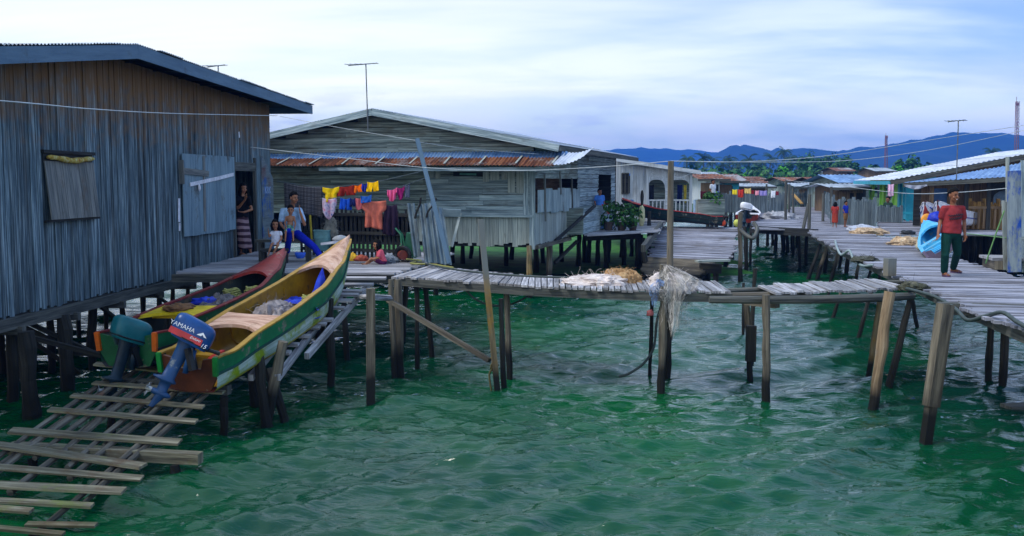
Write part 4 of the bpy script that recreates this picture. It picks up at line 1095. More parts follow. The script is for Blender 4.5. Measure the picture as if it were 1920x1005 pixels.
q = MB(); siding(q, MP(-.55, 0, 0), mv, mr, lambda z: 4.3 , lambda z: 9.4, 1.62, 2.45, bh=.16, jl=3); q.build('projecting_wall', m_clapb, mh)
q = MB(); q.prism([MP(-.54, 4.3, 1.6), MP(0, 4.3, 1.6), MP(0, 9.4, 1.6), MP(-.54, 9.4, 1.6)], (0, 0, .84)); q.build('projecting_box', m_clap, mh)
q = MB(); q.bar(MP(-.08, 2.4, 1.5), MP(-.75, 5.2, 2.5), .09, .07); q.build('diagonal_strut', m_dark, mh)
q = MB(); q.bar(MP(-.1, 0, 1.46), MP(-.1, 4.4, 1.46), .1, .1); q.build('floor_beam', m_pile, mh)
# dark interior: back, left, floor
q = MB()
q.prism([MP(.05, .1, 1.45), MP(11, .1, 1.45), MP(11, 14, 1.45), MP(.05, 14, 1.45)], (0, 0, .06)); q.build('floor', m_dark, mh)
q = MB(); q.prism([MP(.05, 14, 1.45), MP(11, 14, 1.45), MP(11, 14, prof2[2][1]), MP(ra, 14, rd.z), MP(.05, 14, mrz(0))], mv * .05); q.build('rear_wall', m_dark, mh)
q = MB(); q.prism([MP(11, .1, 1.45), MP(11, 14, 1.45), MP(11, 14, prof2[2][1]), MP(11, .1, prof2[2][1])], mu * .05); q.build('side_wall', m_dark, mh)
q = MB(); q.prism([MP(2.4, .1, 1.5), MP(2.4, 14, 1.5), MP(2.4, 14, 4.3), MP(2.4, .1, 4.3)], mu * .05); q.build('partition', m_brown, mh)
# roof
q = MB()
for (xa, za), (xb, zb_) in zip(prof2, prof2[1:]):
    q.corr(MP(xa, -.42, za + .16), MP(xb, -.42, zb_ + .16), MP(xb, 14.4, zb_ + .16), MP(xa, 14.4, za + .16), ns=4, sheet=.8)
mrf = q.build('roof', m_galv, mh)
for (xa, za), (xb, zb_) in zip(prof2, prof2[1:]):
    q = MB(); q.bar(MP(xa, -.42, za + .06), MP(xb, -.42, zb_ + .06), .03, .19); q.build('barge_board', m_clapb, mrf)
q = MB(); q.bar(MP(rra, -.4, prof2[0][1] + .06), MP(rra, 14.4, prof2[0][1] + .06), .03, .14); q.build('eave_board', m_beam, mrf)
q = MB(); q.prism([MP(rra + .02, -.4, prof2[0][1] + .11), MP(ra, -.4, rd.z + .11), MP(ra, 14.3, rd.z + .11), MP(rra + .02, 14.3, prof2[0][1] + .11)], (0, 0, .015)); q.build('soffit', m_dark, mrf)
# awning
ze = MF(800, 310, .75).z
q = MB()
aw0, aw1 = MA(1060, 300, .4), MA(440, 300, .4)
q.corr(MP(aw1, -.36, zaw - .20), MP(aw0, -.36, zaw - .20), MP(aw0, 0.0, zaw + .02), MP(aw1, 0.0, zaw + .02), pitch=.10, amp=.016, sheet=.85)
mawn = q.build('awning', m_galvb, mh)
q = MB(); q.corr(MP(aw1, -.95, ze), MP(MA(1046, 300, .7), -.95, ze - .02), MP(MA(1046, 300, .7), -.26, zaw - .14), MP(aw1, -.26, zaw - .14), pitch=.10, amp=.016, sheet=1.05); q.build('rusty_sheet', m_rust, mawn)
for k in range(10):
    a_ = MA(1040, 300, .7) + 1.02 * k; q = MB(); q.bar(MP(a_, -.96, ze + .045), MP(a_ + R(-.06, .06), -.26, zaw - .10), .05, .012); q.build('sheet_seam', m_skirt, mawn)
q = MB(); aR0, aR1 = MA(1050, 300, .7), MA(1096, 300, .7)
q.corr(MP(aR0 + .15, -.98, ze), MP(aR1, -.9, ze + .20), MP(aR1 - .1, 0.1, zaw + .12), MP(aR0, 0, zaw + .0), pitch=.10, amp=.014, sheet=.8, sag=.07); q.build('bent_end_sheet', mat('pale_sheet', [(150, 160, 178), (180, 188, 204), (206, 212, 222)], .9, 3, isl=.05, rough=.5), mawn)
q = MB(); q.bar(MP(MA(600, 318, .8), -.86, ze - .10), MP(MA(1030, 318, .8), -.86, ze - .12), .03, .10); q.build('awning_board', m_clapb, mawn)
for k in range(6):
    q = MB(); a_ = .3 + k * 1.5; q.bar(MP(a_, -.88, ze - .04), MP(a_, .05, zaw - .06), .05, .07); q.build('awning_rafter', m_dark, mawn)
q = MB()
for x in (560, 650, 762, 860, 920): q.bar(MF(x, 309, .8) + V((0, 0, .03)), MF(x + 40, 290, .2) + V((0, 0, .03)), .05, .01, up=(0, -.5, 1)); 
# stilts
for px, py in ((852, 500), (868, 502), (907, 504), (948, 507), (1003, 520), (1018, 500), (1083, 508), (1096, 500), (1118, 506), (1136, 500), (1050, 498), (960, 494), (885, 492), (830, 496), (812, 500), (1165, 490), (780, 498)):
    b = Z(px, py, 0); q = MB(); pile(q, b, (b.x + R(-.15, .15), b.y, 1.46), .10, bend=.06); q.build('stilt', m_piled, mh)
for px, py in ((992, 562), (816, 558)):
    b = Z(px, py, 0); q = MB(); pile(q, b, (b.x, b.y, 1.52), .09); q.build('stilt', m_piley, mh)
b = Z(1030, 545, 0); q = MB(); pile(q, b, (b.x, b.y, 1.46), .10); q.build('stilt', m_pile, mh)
q = MB(); q.bar(Y(1040, 493, 31), Y(1082, 452, 32), .09, .08); q.build('cross_brace', m_piled, mh)

def antenna(label, base, top, bars, bw=.6, extra=True):
    t = thing('tv_antenna', label, 'antenna', base, 'roof antennas')
    mm = pc('antenna_metal', (90, 96, 106), rough=.5, metal=.4)
    q = MB(); q.tube([base, top], .018, 6); q.build('mast', mm, t)
    q = MB(); q.tube([V(top) + V((-bw, 0, -.03)), V(top) + V((bw * .65, 0, .04))], .013, 6); q.build('boom', mm, t)
    for k in range(bars):
        x = -bw + 1.6 * bw * k / (bars - 1); c = V(top) + V((x, 0, .005 * k)); h = .32 * (1.15 - .5 * k / bars)
        q = MB(); q.tube([c + V((-.1 * h, -h, -.03)), c + V((.1 * h, h, .03))], .009, 5); q.build('element', mm, t)
    return t
antenna('spidery television antenna on tall mast at the gable ridge of the clapboard house', MF(690, 245, .45), MF(686, 121, .45), 7, .5)
antenna('small television antenna showing just above the left house roof slope', Y(410, 190, 30), Y(409, 124, 30), 6, .32)
q = MB(); q.bar(Y(409, 240, 30.1), Y(409, 188, 30), .05, .05); 

# ------------------------------------------------------------------ lattice fence, washing lines
fz = 21.6
fence = thing('picket_fence', 'dark lattice fence of thin upright sticks behind the washing', 'fence', Y(700, 480, fz))
fl, fr = Y(566, 480, 22.4), Y(772, 490, 21.0); fd = (fr - fl); fd.z = 0
q = MB(); nn = 27
for k in range(nn):
    p = fl + fd * (k / (nn - 1)); q.bar((p.x, p.y, ZD), (p.x + R(-.02, .02), p.y, ZD + R(.98, 1.12)), .055, .025, up=(0, -1, 0))
q.build('pickets', m_dark, fence)
for z in (ZD + .15, ZD + .52, ZD + .92):
    q = MB(); q.bar((fl.x, fl.y - .03, z), (fr.x, fr.y - .03, z + .02), .03, .07); q.build('rail', m_dark, fence)

def garment(name, label, x0, y0, x1, y1, yd, col, shape='rect', cat=None, tilt=0.0, cols=None, sv=6, m=None):
    a, b = Y(x0, y0, yd), Y(x1, y0 + tilt, yd - .02); h = (Y(x0, y0, yd) - Y(x0, y1, yd)).length
    nx, nz = 18, 16; ph = R(0, 6); fr_ = R(1.5, 3.2); P = []
    for i in range(nz + 1):
        t = i / nz; row = []
        for j in range(nx + 1):
            s_ = j / nx
            if shape == 'shirt':
                wd = 1.0 if t < .34 else .62 + .06 * t
                if .30 < t < .42: wd = 1.0 + (.64 - 1.0) * (t - .30) / .12
            elif shape == 'skirt': wd = .72 + .28 * t
            elif shape == 'shorts': wd = .86 + .14 * t
            else: wd = 1 - .04 * t
            e = .5 + (s_ - .5) * wd
            ln = h * (1 + .03 * math.sin(5 * s_ + ph))
            if shape == 'shorts': ln *= (.55 if abs(s_ - .5) < .045 else 1)
            if shape == 'rag': ln *= .35 + .65 * math.sin(math.pi * min(1, max(0, s_ * 1.05))) ** .8
            sag = .03 * math.sin(math.pi * s_) * (1 - t)
            p = a.lerp(b, e); p = V((p.x, p.y + (.035 * math.sin(fr_ * 6.28 * s_ + ph) + .02 * math.sin(13 * s_ + 3 * t)) * (.2 + t) - .03 * t, p.z - ln * t - sag))
            row.append(p)
        P.append(row)
    q = MB(); q.grid(P, uvs=1)
    if m is None: m = mat('cloth_' + name, cols or [tuple(x * .8 for x in col), col, tuple(min(255, x * 1.12) for x in col)], sv, sv, coord='OBJ', isl=0, rough=.92, spec=.1, bump=.2)
    o = q.build(name, m, smooth=True, loc=a.lerp(b, .5))
    sm = o.modifiers.new('thick', 'SOLIDIFY'); sm.thickness = .012
    return tag(o, label, cat or name.replace('_', ' '), 'washing on the lines')
def plaid(name, c0, c1, c2):
    m, nt, N, L, B = new_mat(name)
    tc = N.new('ShaderNodeTexCoord'); o = None
    for dr, sc in (('X', 5.5), ('Y', 8.0), ('X', 2.4), ('Y', 3.6)):
        w = N.new('ShaderNodeTexWave'); w.bands_direction = dr; w.inputs['Scale'].default_value = sc; w.wave_profile = 'SIN'; L.new(tc.outputs['UV'], w.inputs['Vector'])
        r = N.new('ShaderNodeMapRange'); r.inputs['From Min'].default_value = .72; r.inputs['From Max'].default_value = .86; r.inputs['To Max'].default_value = .55; L.new(w.outputs['Fac'], r.inputs['Value'])
        x = N.new('ShaderNodeMix'); x.data_type = 'RGBA'; L.new(r.outputs[0], x.inputs['Factor'])
        if o is None: x.inputs[6].default_value = lin(c0)
        else: L.new(o, x.inputs[6])
        x.inputs[7].default_value = lin(c1 if sc > 4 else c2); o = x.outputs[2]
    L.new(o, B.inputs['Base Color']); B.inputs['Roughness'].default_value = .92
    return m
WY = 20.7
garment('blanket', 'dark grey checked blanket at the left end of the washing line', 532, 342, 606, 398, WY + .3, None, 'rect', 'blanket', tilt=9, m=plaid('plaid', (52, 52, 60), (104, 104, 112), (34, 34, 42)))
garment('shirt', 'yellow shirt with a white front next to the checked blanket', 605, 351, 636, 380, WY, (214, 178, 20), 'shirt', tilt=-1)
garment('printed_cloth', 'white and pink speckled cloth hanging to a point below the yellow shirt', 604, 371, 631, 413, WY - .06, None, 'rag', 'cloth', cols=[(90, 90, 150), (190, 180, 200), (200, 90, 130)], sv=14)
garment('shorts', 'dark red shorts on the upper line beside the yellow shirt', 630, 349, 666, 368, WY, (128, 36, 30), 'shorts', tilt=-2)
garment('shorts', 'orange shorts between dark red shorts and a small blue garment', 660, 347, 680, 362, WY + .02, (226, 104, 20), 'shorts', tilt=-2)
garment('underpants', 'small dark blue garment pegged between orange and yellow ones', 678, 344, 689, 362, WY, (32, 44, 130), 'rag', 'underwear')
garment('shorts', 'bright yellow shorts at the right end of the upper line', 687, 341, 711, 360, WY - .02, (232, 178, 12), 'shorts', tilt=-2)
garment('shorts', 'bright blue shorts on the lower line under the dark red shorts', 637, 371, 660, 393, WY - .1, (24, 70, 170), 'shorts')
garment('shorts', 'narrow navy garment right of the bright blue shorts', 656, 371, 667, 387, WY - .12, (26, 34, 84), 'shorts')
garment('towel', 'dusty pink towel folded on the lower line', 664, 370, 683, 394, WY - .1, (176, 90, 96), 'rag', 'towel')
garment('underpants', 'blue folded garment on the lower line above the coral shirt', 676, 367, 697, 381, WY - .14, (36, 82, 160), 'rect', 'underwear', tilt=-2)
garment('shirt', 'large coral knitted shirt on the lower line', 677, 374, 724, 427, WY - .1, (186, 100, 84), 'shirt', tilt=2)
garment('skirt', 'dark purple skirt hanging right of the coral shirt', 717, 383, 749, 440, WY - .08, (44, 32, 52), 'skirt')
garment('shorts', 'pink garment with blue trim on the short right-hand line', 726, 356, 745, 381, WY, (202, 84, 130), 'rag', tilt=-4)
garment('shorts', 'magenta and black garment beside the pink one', 744, 352, 759, 376, WY, (132, 30, 92), 'rag', tilt=-3)
garment('rag', 'thin grey rag last on the right-hand line', 760, 347, 767, 371, WY, (84, 88, 110), 'rect', tilt=-1)
q = MB(); P0 = [Y(618 + 10 * x, 353 + y, WY - .045) for x, y in ((-.6, 0), (.6, 0), (.8, 6), (.3, 18), (-.3, 18), (-.8, 6))]
ml = pc('line_cord', (70, 84, 96))
rope('clothes line carrying the checked blanket and the yellow things', [Y(520, 340, WY + .35), Y(606, 351, WY), Y(660, 347, WY), Y(710, 340, WY), Y(788, 322, WY - .2)], .007, ml, 'clothes_line', 'clothes line', n=5)
rope('lower clothes line carrying the coral shirt and purple skirt', [Y(600, 372, WY - .02), Y(640, 371, WY - .1), Y(700, 370, WY - .1), Y(750, 383, WY - .08), Y(800, 392, WY - .2)], .007, ml, 'clothes_line', 'clothes line', n=5)
rope('short clothes line of pink and magenta things tied to the leaning post', [Y(711, 362, WY), Y(745, 352, WY), Y(797, 334, WY - .2)], .007, ml, 'clothes_line', 'clothes line', n=5)

# leaning post and corrugated sheets
q = MB(); q.bar(Y(842, 494, 19.4), Y(782, 260, 19.9), .085, .05, up=(.2, -1, 0)); tag(q.build('leaning_post', m_fascia, loc=Y(842, 494, 19.4)), 'tall blue-grey plank leaning left above the corrugated sheets', 'post')
def lean_sheet(label, tl, tr, br, bl_, y0, y1):
    q = MB(); a, b, c, d = Y(*bl_, y0), Y(*br, y0), Y(*tr, y1), Y(*tl, y1)
    q.corr(a, b, c, d, pitch=.115, amp=.026, sheet=2, ns=5)
    o = tag(q.build('corrugated_sheet', m_sheet, loc=a), label, 'metal sheet', 'loose corrugated sheets')
    sm = o.modifiers.new('thick', 'SOLIDIFY'); sm.thickness = .004
lean_sheet('narrow grey corrugated sheet leaning left of the wider one', (762, 379), (777, 379), (791, 486), (776, 486), 20.2, 20.6)
lean_sheet('widest grey corrugated sheet leaning by the catwalk start', (784, 384), (812, 382), (826, 494), (796, 492), 20.0, 20.5)
lean_sheet('grey corrugated sheet overlapping the right side of the wide one', (810, 390), (830, 388), (847, 495), (826, 494), 19.9, 20.4)
for a, b, lb in (((781, 398), (789, 370), 'left'), ((803, 396), (818, 371), 'right')):
    rope('bent dark iron rod standing at the %s of the corrugated sheet tops' % lb, [Y(a[0] - 3, a[1] + 12, 20.3), Y(*a, 20.3), Y((a[0] + b[0]) / 2 + 2, (a[1] + b[1]) / 2, 20.3), Y(*b, 20.3)], .022, m_blk, 'iron_rod', 'rod')
q = MB(); q.bar(Y(823, 398, 20.6), Y(864, 400, 20.6), .02, .16, up=(0, -.3, 1)); tag(q.build('loose_board', m_corr), 'loose grey board lying across behind the leaning sheets', 'board')
q = MB(); q.bar(Y(847, 463, 20.4), Y(863, 400, 20.7), .05, .03, up=(0, -1, 0)); tag(q.build('loose_board', m_skirt), 'thin pale board leaning right of the corrugated sheets', 'board')

# things on the landing
def barrel_box(name, label, c, w, d, h, m, cat, rim=True):
    q = MB(); c = V(c); P = []
    for z, k in ((0, .9), (.02, .95), (h * .3, .98), (h * .62, 1), (h * .64, 1.03), (h * .68, 1.0), (h * .93, 1.0), (h * .95, 1.06), (h, 1.06), (h, .9), (h * .8, .88)):
        P.append([c + V((w / 2 * k * math.copysign(abs(math.cos(a)) ** .4, math.cos(a)), d / 2 * k * math.copysign(abs(math.sin(a)) ** .4, math.sin(a)), z)) for a in np.linspace(0, 6.283, 25)[:-1]])
    q.grid(P, closed=True); q.face(P[-1], [(0, 0)] * 24); q.face(P[0][::-1], [(0, 0)] * 24)
    return tag(q.build(name, m, loc=c), label, cat)
barrel_box('water_tub', 'square teal plastic tub standing behind the pinkish bow', Y(605, 470, 21.0), .34, .3, .44, pc('teal_plastic', (84, 128, 134)), 'tub')
q = MB(); c = Y(638, 449, 20.8); q.blob(c, (.16, .12, .09), 12, 18, .3, 3); tag(q.build('sack', pc('pale_sack', (176, 178, 182)), smooth=True, loc=c), 'pale lumpy sack on the post stack beside the teal tub', 'sack')
q = MB(); c = Y(638, 472, 20.9); q.box(c + V((0, 0, -.02)), (.3, .25, .44)); q.bar(c + V((-.17, -.14, .14)), c + V((.17, -.14, .14)), .03, .05); tag(q.build('crate', m_dark, loc=c), 'dark wooden crate under the pale sack', 'crate')
q = MB(); c = Y(563, 484, 19.9); P = [[c + V((r * math.cos(a), r * math.sin(a), z)) for a in np.linspace(0, 6.283, 21)[:-1]] for r, z in ((.07, 0), (.10, .05), (.11, .11), (.105, .11), (.09, .05))]
q.grid(P, closed=True); q.face(P[-1], [(0, 0)] * 20); tag(q.build('bucket', pc('blue_plastic', (38, 84, 190)), smooth=True, loc=c), 'blue plastic bowl at the feet of the man in blue trousers', 'bowl')
q = MB(); q.bar(Y(606, 457, 20.3), Y(630, 454, 20.2), .2, .05); tag(q.build('white_board', pc('white_paint', (205, 205, 215))), 'short white board lying level behind the pinkish bow', 'board')
q = MB(); q.tube([Y(586, 470, 21.2), Y(581, 400, 21.4)], .022, 8); tag(q.build('pole', pc('yellow_pole', (180, 160, 30))), 'thin yellow pole standing behind the seated man', 'pole')
q = MB(); c = Y(668, 486, 20.1); mound(q, c + V((-.08, 0, 0)), .12, .1, .13, .4, 3); o = tag(q.build('cloth_bundle', pc('yellow_cloth', (206, 160, 20)), smooth=True, loc=c), 'yellow bundle of cloth on the landing left of the girl in pink', 'bundle')
q = MB(); mound(q, c + V((.11, -.03, -.01)), .14, .12, .09, .45, 3); tag(q.build('cloth_bundle', pc('brick_cloth', (150, 66, 44)), smooth=True, loc=c), 'brick-red bundle of cloth beside the yellow bundle', 'bundle')
net('net_heap', 'fine grey net heap on the landing behind the girl in pink', Y(727, 490, 20.2), (.2, .2, .13), [(84, 92, 104), (120, 128, 138), (150, 156, 164)], 'fishing nets', 160)
net('net_heap', 'grey net hung in a bunch in front of the fence, under the speckled cloth', Y(620, 438, 21.1), (.15, .1, .32), [(84, 88, 88), (120, 122, 118), (146, 146, 140)], 'fishing nets', 200)
# wheelbarrow
wb = thing('wheelbarrow', 'upturned green wheelbarrow with a dark wheel beside the corrugated sheets', 'wheelbarrow', Y(758, 490, 20.4))
gp = paint('barrow_green', (28, 92, 66), amt=.64)
c = Y(766, 460, 20.4); q = MB()
q.prism([c + V((-.12, 0, -.22)), c + V((.14, 0, -.26)), c + V((.10, 0, .22)), c + V((-.04, 0, .26))], V((.05, .35, 0))); q.build('tray', gp, wb)
wc = Y(755, 478, 20.25); q = MB()
q.tube([wc + V((.15 * math.cos(a), -.05 * math.cos(a), .15 * math.sin(a))) for a in np.linspace(0, 6.283, 21)], .045, 8, cap=False); tyre = q.build('wheel', m_blk, wb)
q = MB(); q.tube([wc + V((.02, -.05, 0)), wc + V((-.02, .05, 0))], .10, 14); q.build('hub', pc('rust_hub', (110, 44, 34)), tyre)
for dx in (-.03, .2):
    q = MB(); q.tube([wc + V((dx * .3, dx, 0)), Y(752, 440, 20.4) + V((0, dx, 0)), Y(742, 428, 20.5) + V((0, dx, 0))], .02, 7); q.build('handle', gp, wb)
rope('yellowish hose lying in curves from the barrow along the catwalk edge', [Y(762, 486, 20), Z(790, 489, 1.69), Z(770, 494, 1.69), Z(810, 496, 1.69), Z(850, 502, 1.69)], .02, pc('yellow_hose', (130, 130, 70)), 'hose', 'hose')
# ------------------------------------------------------------------ the main boardwalk on the right
bw_l = [V((5.15, 7.0, ZD)), Z(1920, 619, ZD), Z(1786, 565, ZD), Z(1695, 522, ZD), Z(1638, 497, ZD), Z(1605, 482, ZD), Z(1567, 463, ZD), Z(1533, 446, ZD), Z(1508, 425, ZD), Z(1492, 404, ZD), Z(1484, 388, ZD)]
# resample evenly by length
def resample(P, step):
    out = [P[0]]; acc = 0
    for a, b in zip(P, P[1:]):
        L = (b - a).length; x = step - acc
        while x < L: out.append(a.lerp(b, x / L)); x += step
        acc = L - (x - step)
    return out
bwL = resample(bw_l, 1.0)
bd = V((.215, .977, 0)).normalized(); br = V((bd.y, -bd.x, 0))
bwR = [p + br * (2.05 if p.y < 30 else 1.8) for p in bwL]
walk2 = thing('boardwalk', 'wide plank boardwalk on leaning piles running from the right edge into the village', 'walkway', Z(1700, 520, 0))
q = MB(); nb_ = int(len(bwL) / .17)
deck_boards(q, bwL, bwR, nb_, over=.09, jit=.018, gap=.028, th=.04); q.build('decking', m_deckr, walk2)
for off in (.15, 1.75):
    for i in range(0, len(bwL) - 4, 4):
        q = MB(); dn = V((0, 0, -.12)); q.bar(bwL[i] + br * off + dn, bwL[i + 4] + br * off + dn, .1, .15); q.build('stringer', m_beam, walk2)
for px, py, tx, ty, r, m in [(1629, 718, 1651, 553, .05, m_piley), (1661, 734, 1711, 542, .055, m_piled), (1721, 613, 1706, 540, .05, m_piled), (1606, 645, 1634, 545, .045, m_piled), (1558, 603, 1576, 549, .045, m_pile), (1546, 569, 1556, 545, .04, m_piled),
        (1856, 727, 1858, 596, .06, m_piled), (1880, 736, 1886, 606, .065, m_piled), (1516, 525, 1539, 458, .07, m_piled), (1530, 525, 1551, 460, .07, m_pile), (1556, 527, 1574, 468, .07, m_pile), (1500, 505, 1497, 440, .07, m_piled), (1512, 496, 1513, 440, .07, m_piled), (1488, 480, 1488, 440, .07, m_piled), (1585, 520, 1590, 476, .08, m_piled), (1600, 545, 1612, 485, .06, m_pile), (1575, 500, 1580, 470, .07, m_piled), (1620, 540, 1636, 500, .05, m_piled), (1647, 545, 1650, 505, .05, m_piled), (1545, 510, 1550, 470, .07, m_piled), (1470, 470, 1470, 440, .07, m_piled)]:
    ground_pile('pile', px, py, tx, ty, r, m, walk2)
b = Z(1735, 836, 0); t = Y(1773, 570, b.y + .1); d = (t - b)
q = MB(); q.bar(b + d * .28, t, .17, .13, up=(.3, -1, 0)); q.bar(b - d * .4, b + d * .30, .12, .1, up=(.3, -1, 0)); q.build('pile', m_pile, walk2)
ground_pile('pile', 1637, 764, 1668, 547, .088, mat('pale_brown_pile', [(92, 76, 58), (140, 120, 96), (164, 148, 126)], 1.1, 12, isl=0, wet=(.1, .45, WETC), stain=((100, 110, 120), 1.4, .55, .7)), walk2, n=12)
q = MB(); a = Y(1758, 578, 13.5); q.bar(a, a + br * 2.2 + V((0, 0, .0)), .14, .16); q.build('cross_beam', m_beam, walk2)
q = MB(); a = Z(1668, 517, ZD); q.bar(a, Y(1669, 484, a.y), .17, .14, up=(.3, -1, 0)); tag(q.build('bollard', m_piley, loc=a), 'short thick wooden stump standing on the edge of the boardwalk', 'bollard')
rope('grey hose hanging in loops along the near edge of the boardwalk', [Z(1700, 541, ZD), Y(1752, 556, 14.2), Y(1790, 578, 13.2), Y(1815, 600, 12.6), Y(1850, 592, 12.2), Y(1880, 586, 11.7), Y(1905, 602, 11.3), Y(1940, 622, 10.7)], .026, mhose, 'hose', 'hose')
rope('pale hose looping over the leaning piles at the left edge of the boardwalk', [Z(1566, 452, ZD + .1), Z(1570, 466, ZD), Y(1578, 478, 23), Y(1592, 470, 22.5), Y(1600, 485, 22), Y(1616, 498, 20.5), Z(1636, 497, ZD)], .03, pc('pale_hose', (130, 146, 150)), 'hose', 'hose')
q = MB(); a = Z(1886, 763, .05); q.bar(a, a + V((1.4, .1, .0)), .3, .05); tag(q.build('floating_plank', m_beam), 'grey plank floating at the water line by the right edge', 'plank')
# mossy tangle of netting where bridge meets boardwalk
net('net_heap', 'dark green mossy net bunched on the boardwalk edge by the stump', Z(1712, 541, ZD - .02), (.24, .22, .10), [(40, 44, 36), (70, 72, 58), (100, 98, 84)], 'fishing nets', 160)
net('net_heap', 'dark net slung over the boardwalk edge above the leaning piles', Z(1622, 489, ZD - .02), (.28, .3, .09), [(40, 44, 36), (66, 68, 58), (92, 92, 84)], 'fishing nets', 160)
tan = [(122, 100, 78), (172, 148, 120), (200, 180, 154)]
net('net_heap', 'tan net heap with a pale cover, the farther of two on the boardwalk', Z(1631, 438, ZD), (.62, .5, .17), tan, 'fishing nets', 420, .005)
q = MB(); mound(q, Z(1622, 434, ZD) + V((0, .25, .05)), .5, .35, .16, .3, 3); tag(q.build('plastic_cover', pc('pale_plastic', (168, 174, 190), rough=.35), smooth=True, loc=Z(1622, 434, ZD)), 'pale plastic sheet lying over the far tan net heap', 'plastic sheet')
net('net_heap', 'tan net heap beside the tilted light blue boat', Z(1707, 459, ZD), (.55, .5, .2), tan, 'fishing nets', 460, .005)
q = MB(); mound(q, Z(1704, 446, ZD) + V((0, .1, .12)), .22, .18, .1, .4, 3); tag(q.build('dark_bag', m_blk, smooth=True), 'dark bag on top of the tan net by the light blue boat', 'bag')
q = MB(); q.blob(Z(1727, 471, ZD) + V((0, 0, .12)), (.13, .13, .12), 12, 16); tag(q.build('float_ball', pc('cream_float', (190, 186, 160)), smooth=True, loc=Z(1727, 471, ZD)), 'cream round float on the boardwalk near the light blue boat', 'float')
# low plank bench
bench = thing('plank_bench', 'low platform of grey planks on blocks at the right edge of the boardwalk', 'platform', Z(1870, 515, ZD))
o = Z(1838, 500, ZD) + V((0, 0, .2))
for k in range(3):
    q = MB(); a = o + br * (.02 * k) - bd * (.3 * k); q.bar(a, a + br * 2.6 + V((0, 0, -.01 * k)), .26, .05); q.build('plank', m_deck, bench)
for k in (.15, 1.0, 2.0):
    q = MB(); a = o + br * k + V((0, 0, -.11)); q.bar(a + bd * .15, a - bd * .75, .16, .16); q.build('block', m_pile, bench)
# painted gate board at the right edge with its plank fence
gate = thing('plank_gate', 'tall grey gate board smeared with blue paint at the right edge, with thin pickets', 'gate', Z(1902, 508, ZD))
gy = Z(1902, 508, ZD).y
q = MB(); q.bar(Y(1902, 510, gy), Y(1901, 320, gy), .24, .05, up=(0, -1, 0)); q.build('board', mat('blue_smeared_board', [(92, 104, 116), (124, 136, 146), (146, 156, 162)], 1.2, 10, isl=0, stain=((22, 70, 160), 1.7, .50, .60, (1.6, 1.6, .7))), gate)
for x0, x1, y1 in ((1884, 1881, 376), (1889, 1886, 378), (1922, 1924, 450), (1932, 1934, 445), (1942, 1944, 455), (1952, 1953, 440)):
    q = MB(); q.bar(Y(x0, 506, gy + .1), Y(x1, y1, gy + .1), .05, .025, up=(0, -1, 0)); q.build('picket', m_skirt, gate)
q = MB(); q.bar(Y(1914, 447, gy + .15), Y(1960, 449, gy + .15), .04, .07); q.build('rail', m_skirt, gate)
q = MB(); q.bar(Y(1930, 510, gy + .3), Y(1930, 300, gy + .3), .3, .05, up=(0, -1, 0)); q.build('board', m_clapb, gate)
q = MB(); q.tube([Y(1890, 508, gy + .5), Y(1889, 294, gy + .6)], .035, 8); tag(q.build('pole', m_skirt), 'slim pale pole standing behind the blue-smeared gate board', 'pole')
rope('green rope running slantwise from the gate board down to the low bench', [Y(1883, 395, gy), Y(1865, 445, gy + .1), Y(1848, 494, gy + .2)], .014, pc('green_cord', (96, 140, 84)))
rope('green rope stretched level behind the boy to the gate board', [Y(1812, 438, 24), Y(1850, 442, 21), Y(1886, 446, gy)], .012, pc('green_cord', (96, 140, 84)))

# cross deck at the far end of the channel
xd = thing('cross_deck', 'dark far deck joining the slipway side to the boardwalk across the channel', 'walkway', Z(1460, 430, 0))
q = MB(); deck_boards(q, PX([(1412, 429), (1412, 412), (1412, 399)]), PX([(1520, 429), (1494, 410), (1484, 392)]), 70, over=.12, jit=.02); q.build('decking', m_deckr, xd)
q = MB(); q.bar(Z(1408, 430, 1.56), Z(1532, 437, 1.56), .12, .26); q.build('edge_beam', m_dark, xd)
for px, py, tx in ((1455, 470, 1455), (1467, 468, 1466), (1476, 472, 1475), (1485, 466, 1486), (1440, 462, 1440), (1420, 465, 1420), (1448, 458, 1448), (1495, 462, 1495)):
    ground_pile('pile', px, py, tx, 432, .09, m_piled, xd)

# ------------------------------------------------------------------ middle slip (log ramp) and its deck
ramp = thing('log_ramp', 'broad ramp of grey planks and logs sloping from the dark boat to the channel', 'slipway', Z(1295, 470, 0))
rl0, rl1, rr0, rr1 = Z(1203, 517, .42), Z(1238, 423, 1.46), Z(1313, 517, .42), Z(1390, 425, 1.46)
lf_ = lambda t: rl0.lerp(rl1, t); rf_ = lambda t: (rr0.lerp(Z(1336, 487, .75), t / .33) if t < .33 else Z(1372, 487, .75).lerp(rr1, (t - .33) / .67))
q = MB(); n = 15
for k in range(n):
    t = .30 * k / n; a, b_ = lf_(t), rf_(t * .9); q.tube([a + V((R(-.1, .1), 0, R(-.02, .02))), a.lerp(b_, .5), b_ + V((R(-.15, .15), 0, R(-.02, .02)))], .085, 7)
q.build('logs', m_pile, ramp)
q = MB(); n = 40; tt = [.31 + .69 * k / n for k in range(n + 1)]
deck_boards(q, [lf_(t) for t in tt], [rf_(min(1, max(.34, t))) for t in tt], 44, over=.14, jit=.03, gap=.03); q.build('decking', m_deckr, ramp)
q = MB(); q.bar(Z(1206, 466, 1.2), Z(1240, 421, 1.66), .14, .22); q.build('kerb', m_beam, ramp)
for s0, s1 in ((.04, 0), (.5, 0), (.96, 0)):
    q = MB(); q.bar(rl0.lerp(rr0, s0) + V((0, 0, -.16)), rl1.lerp(rr1, s0) + V((0, 0, -.14)), .12, .14); q.build('stringer', m_piled, ramp)
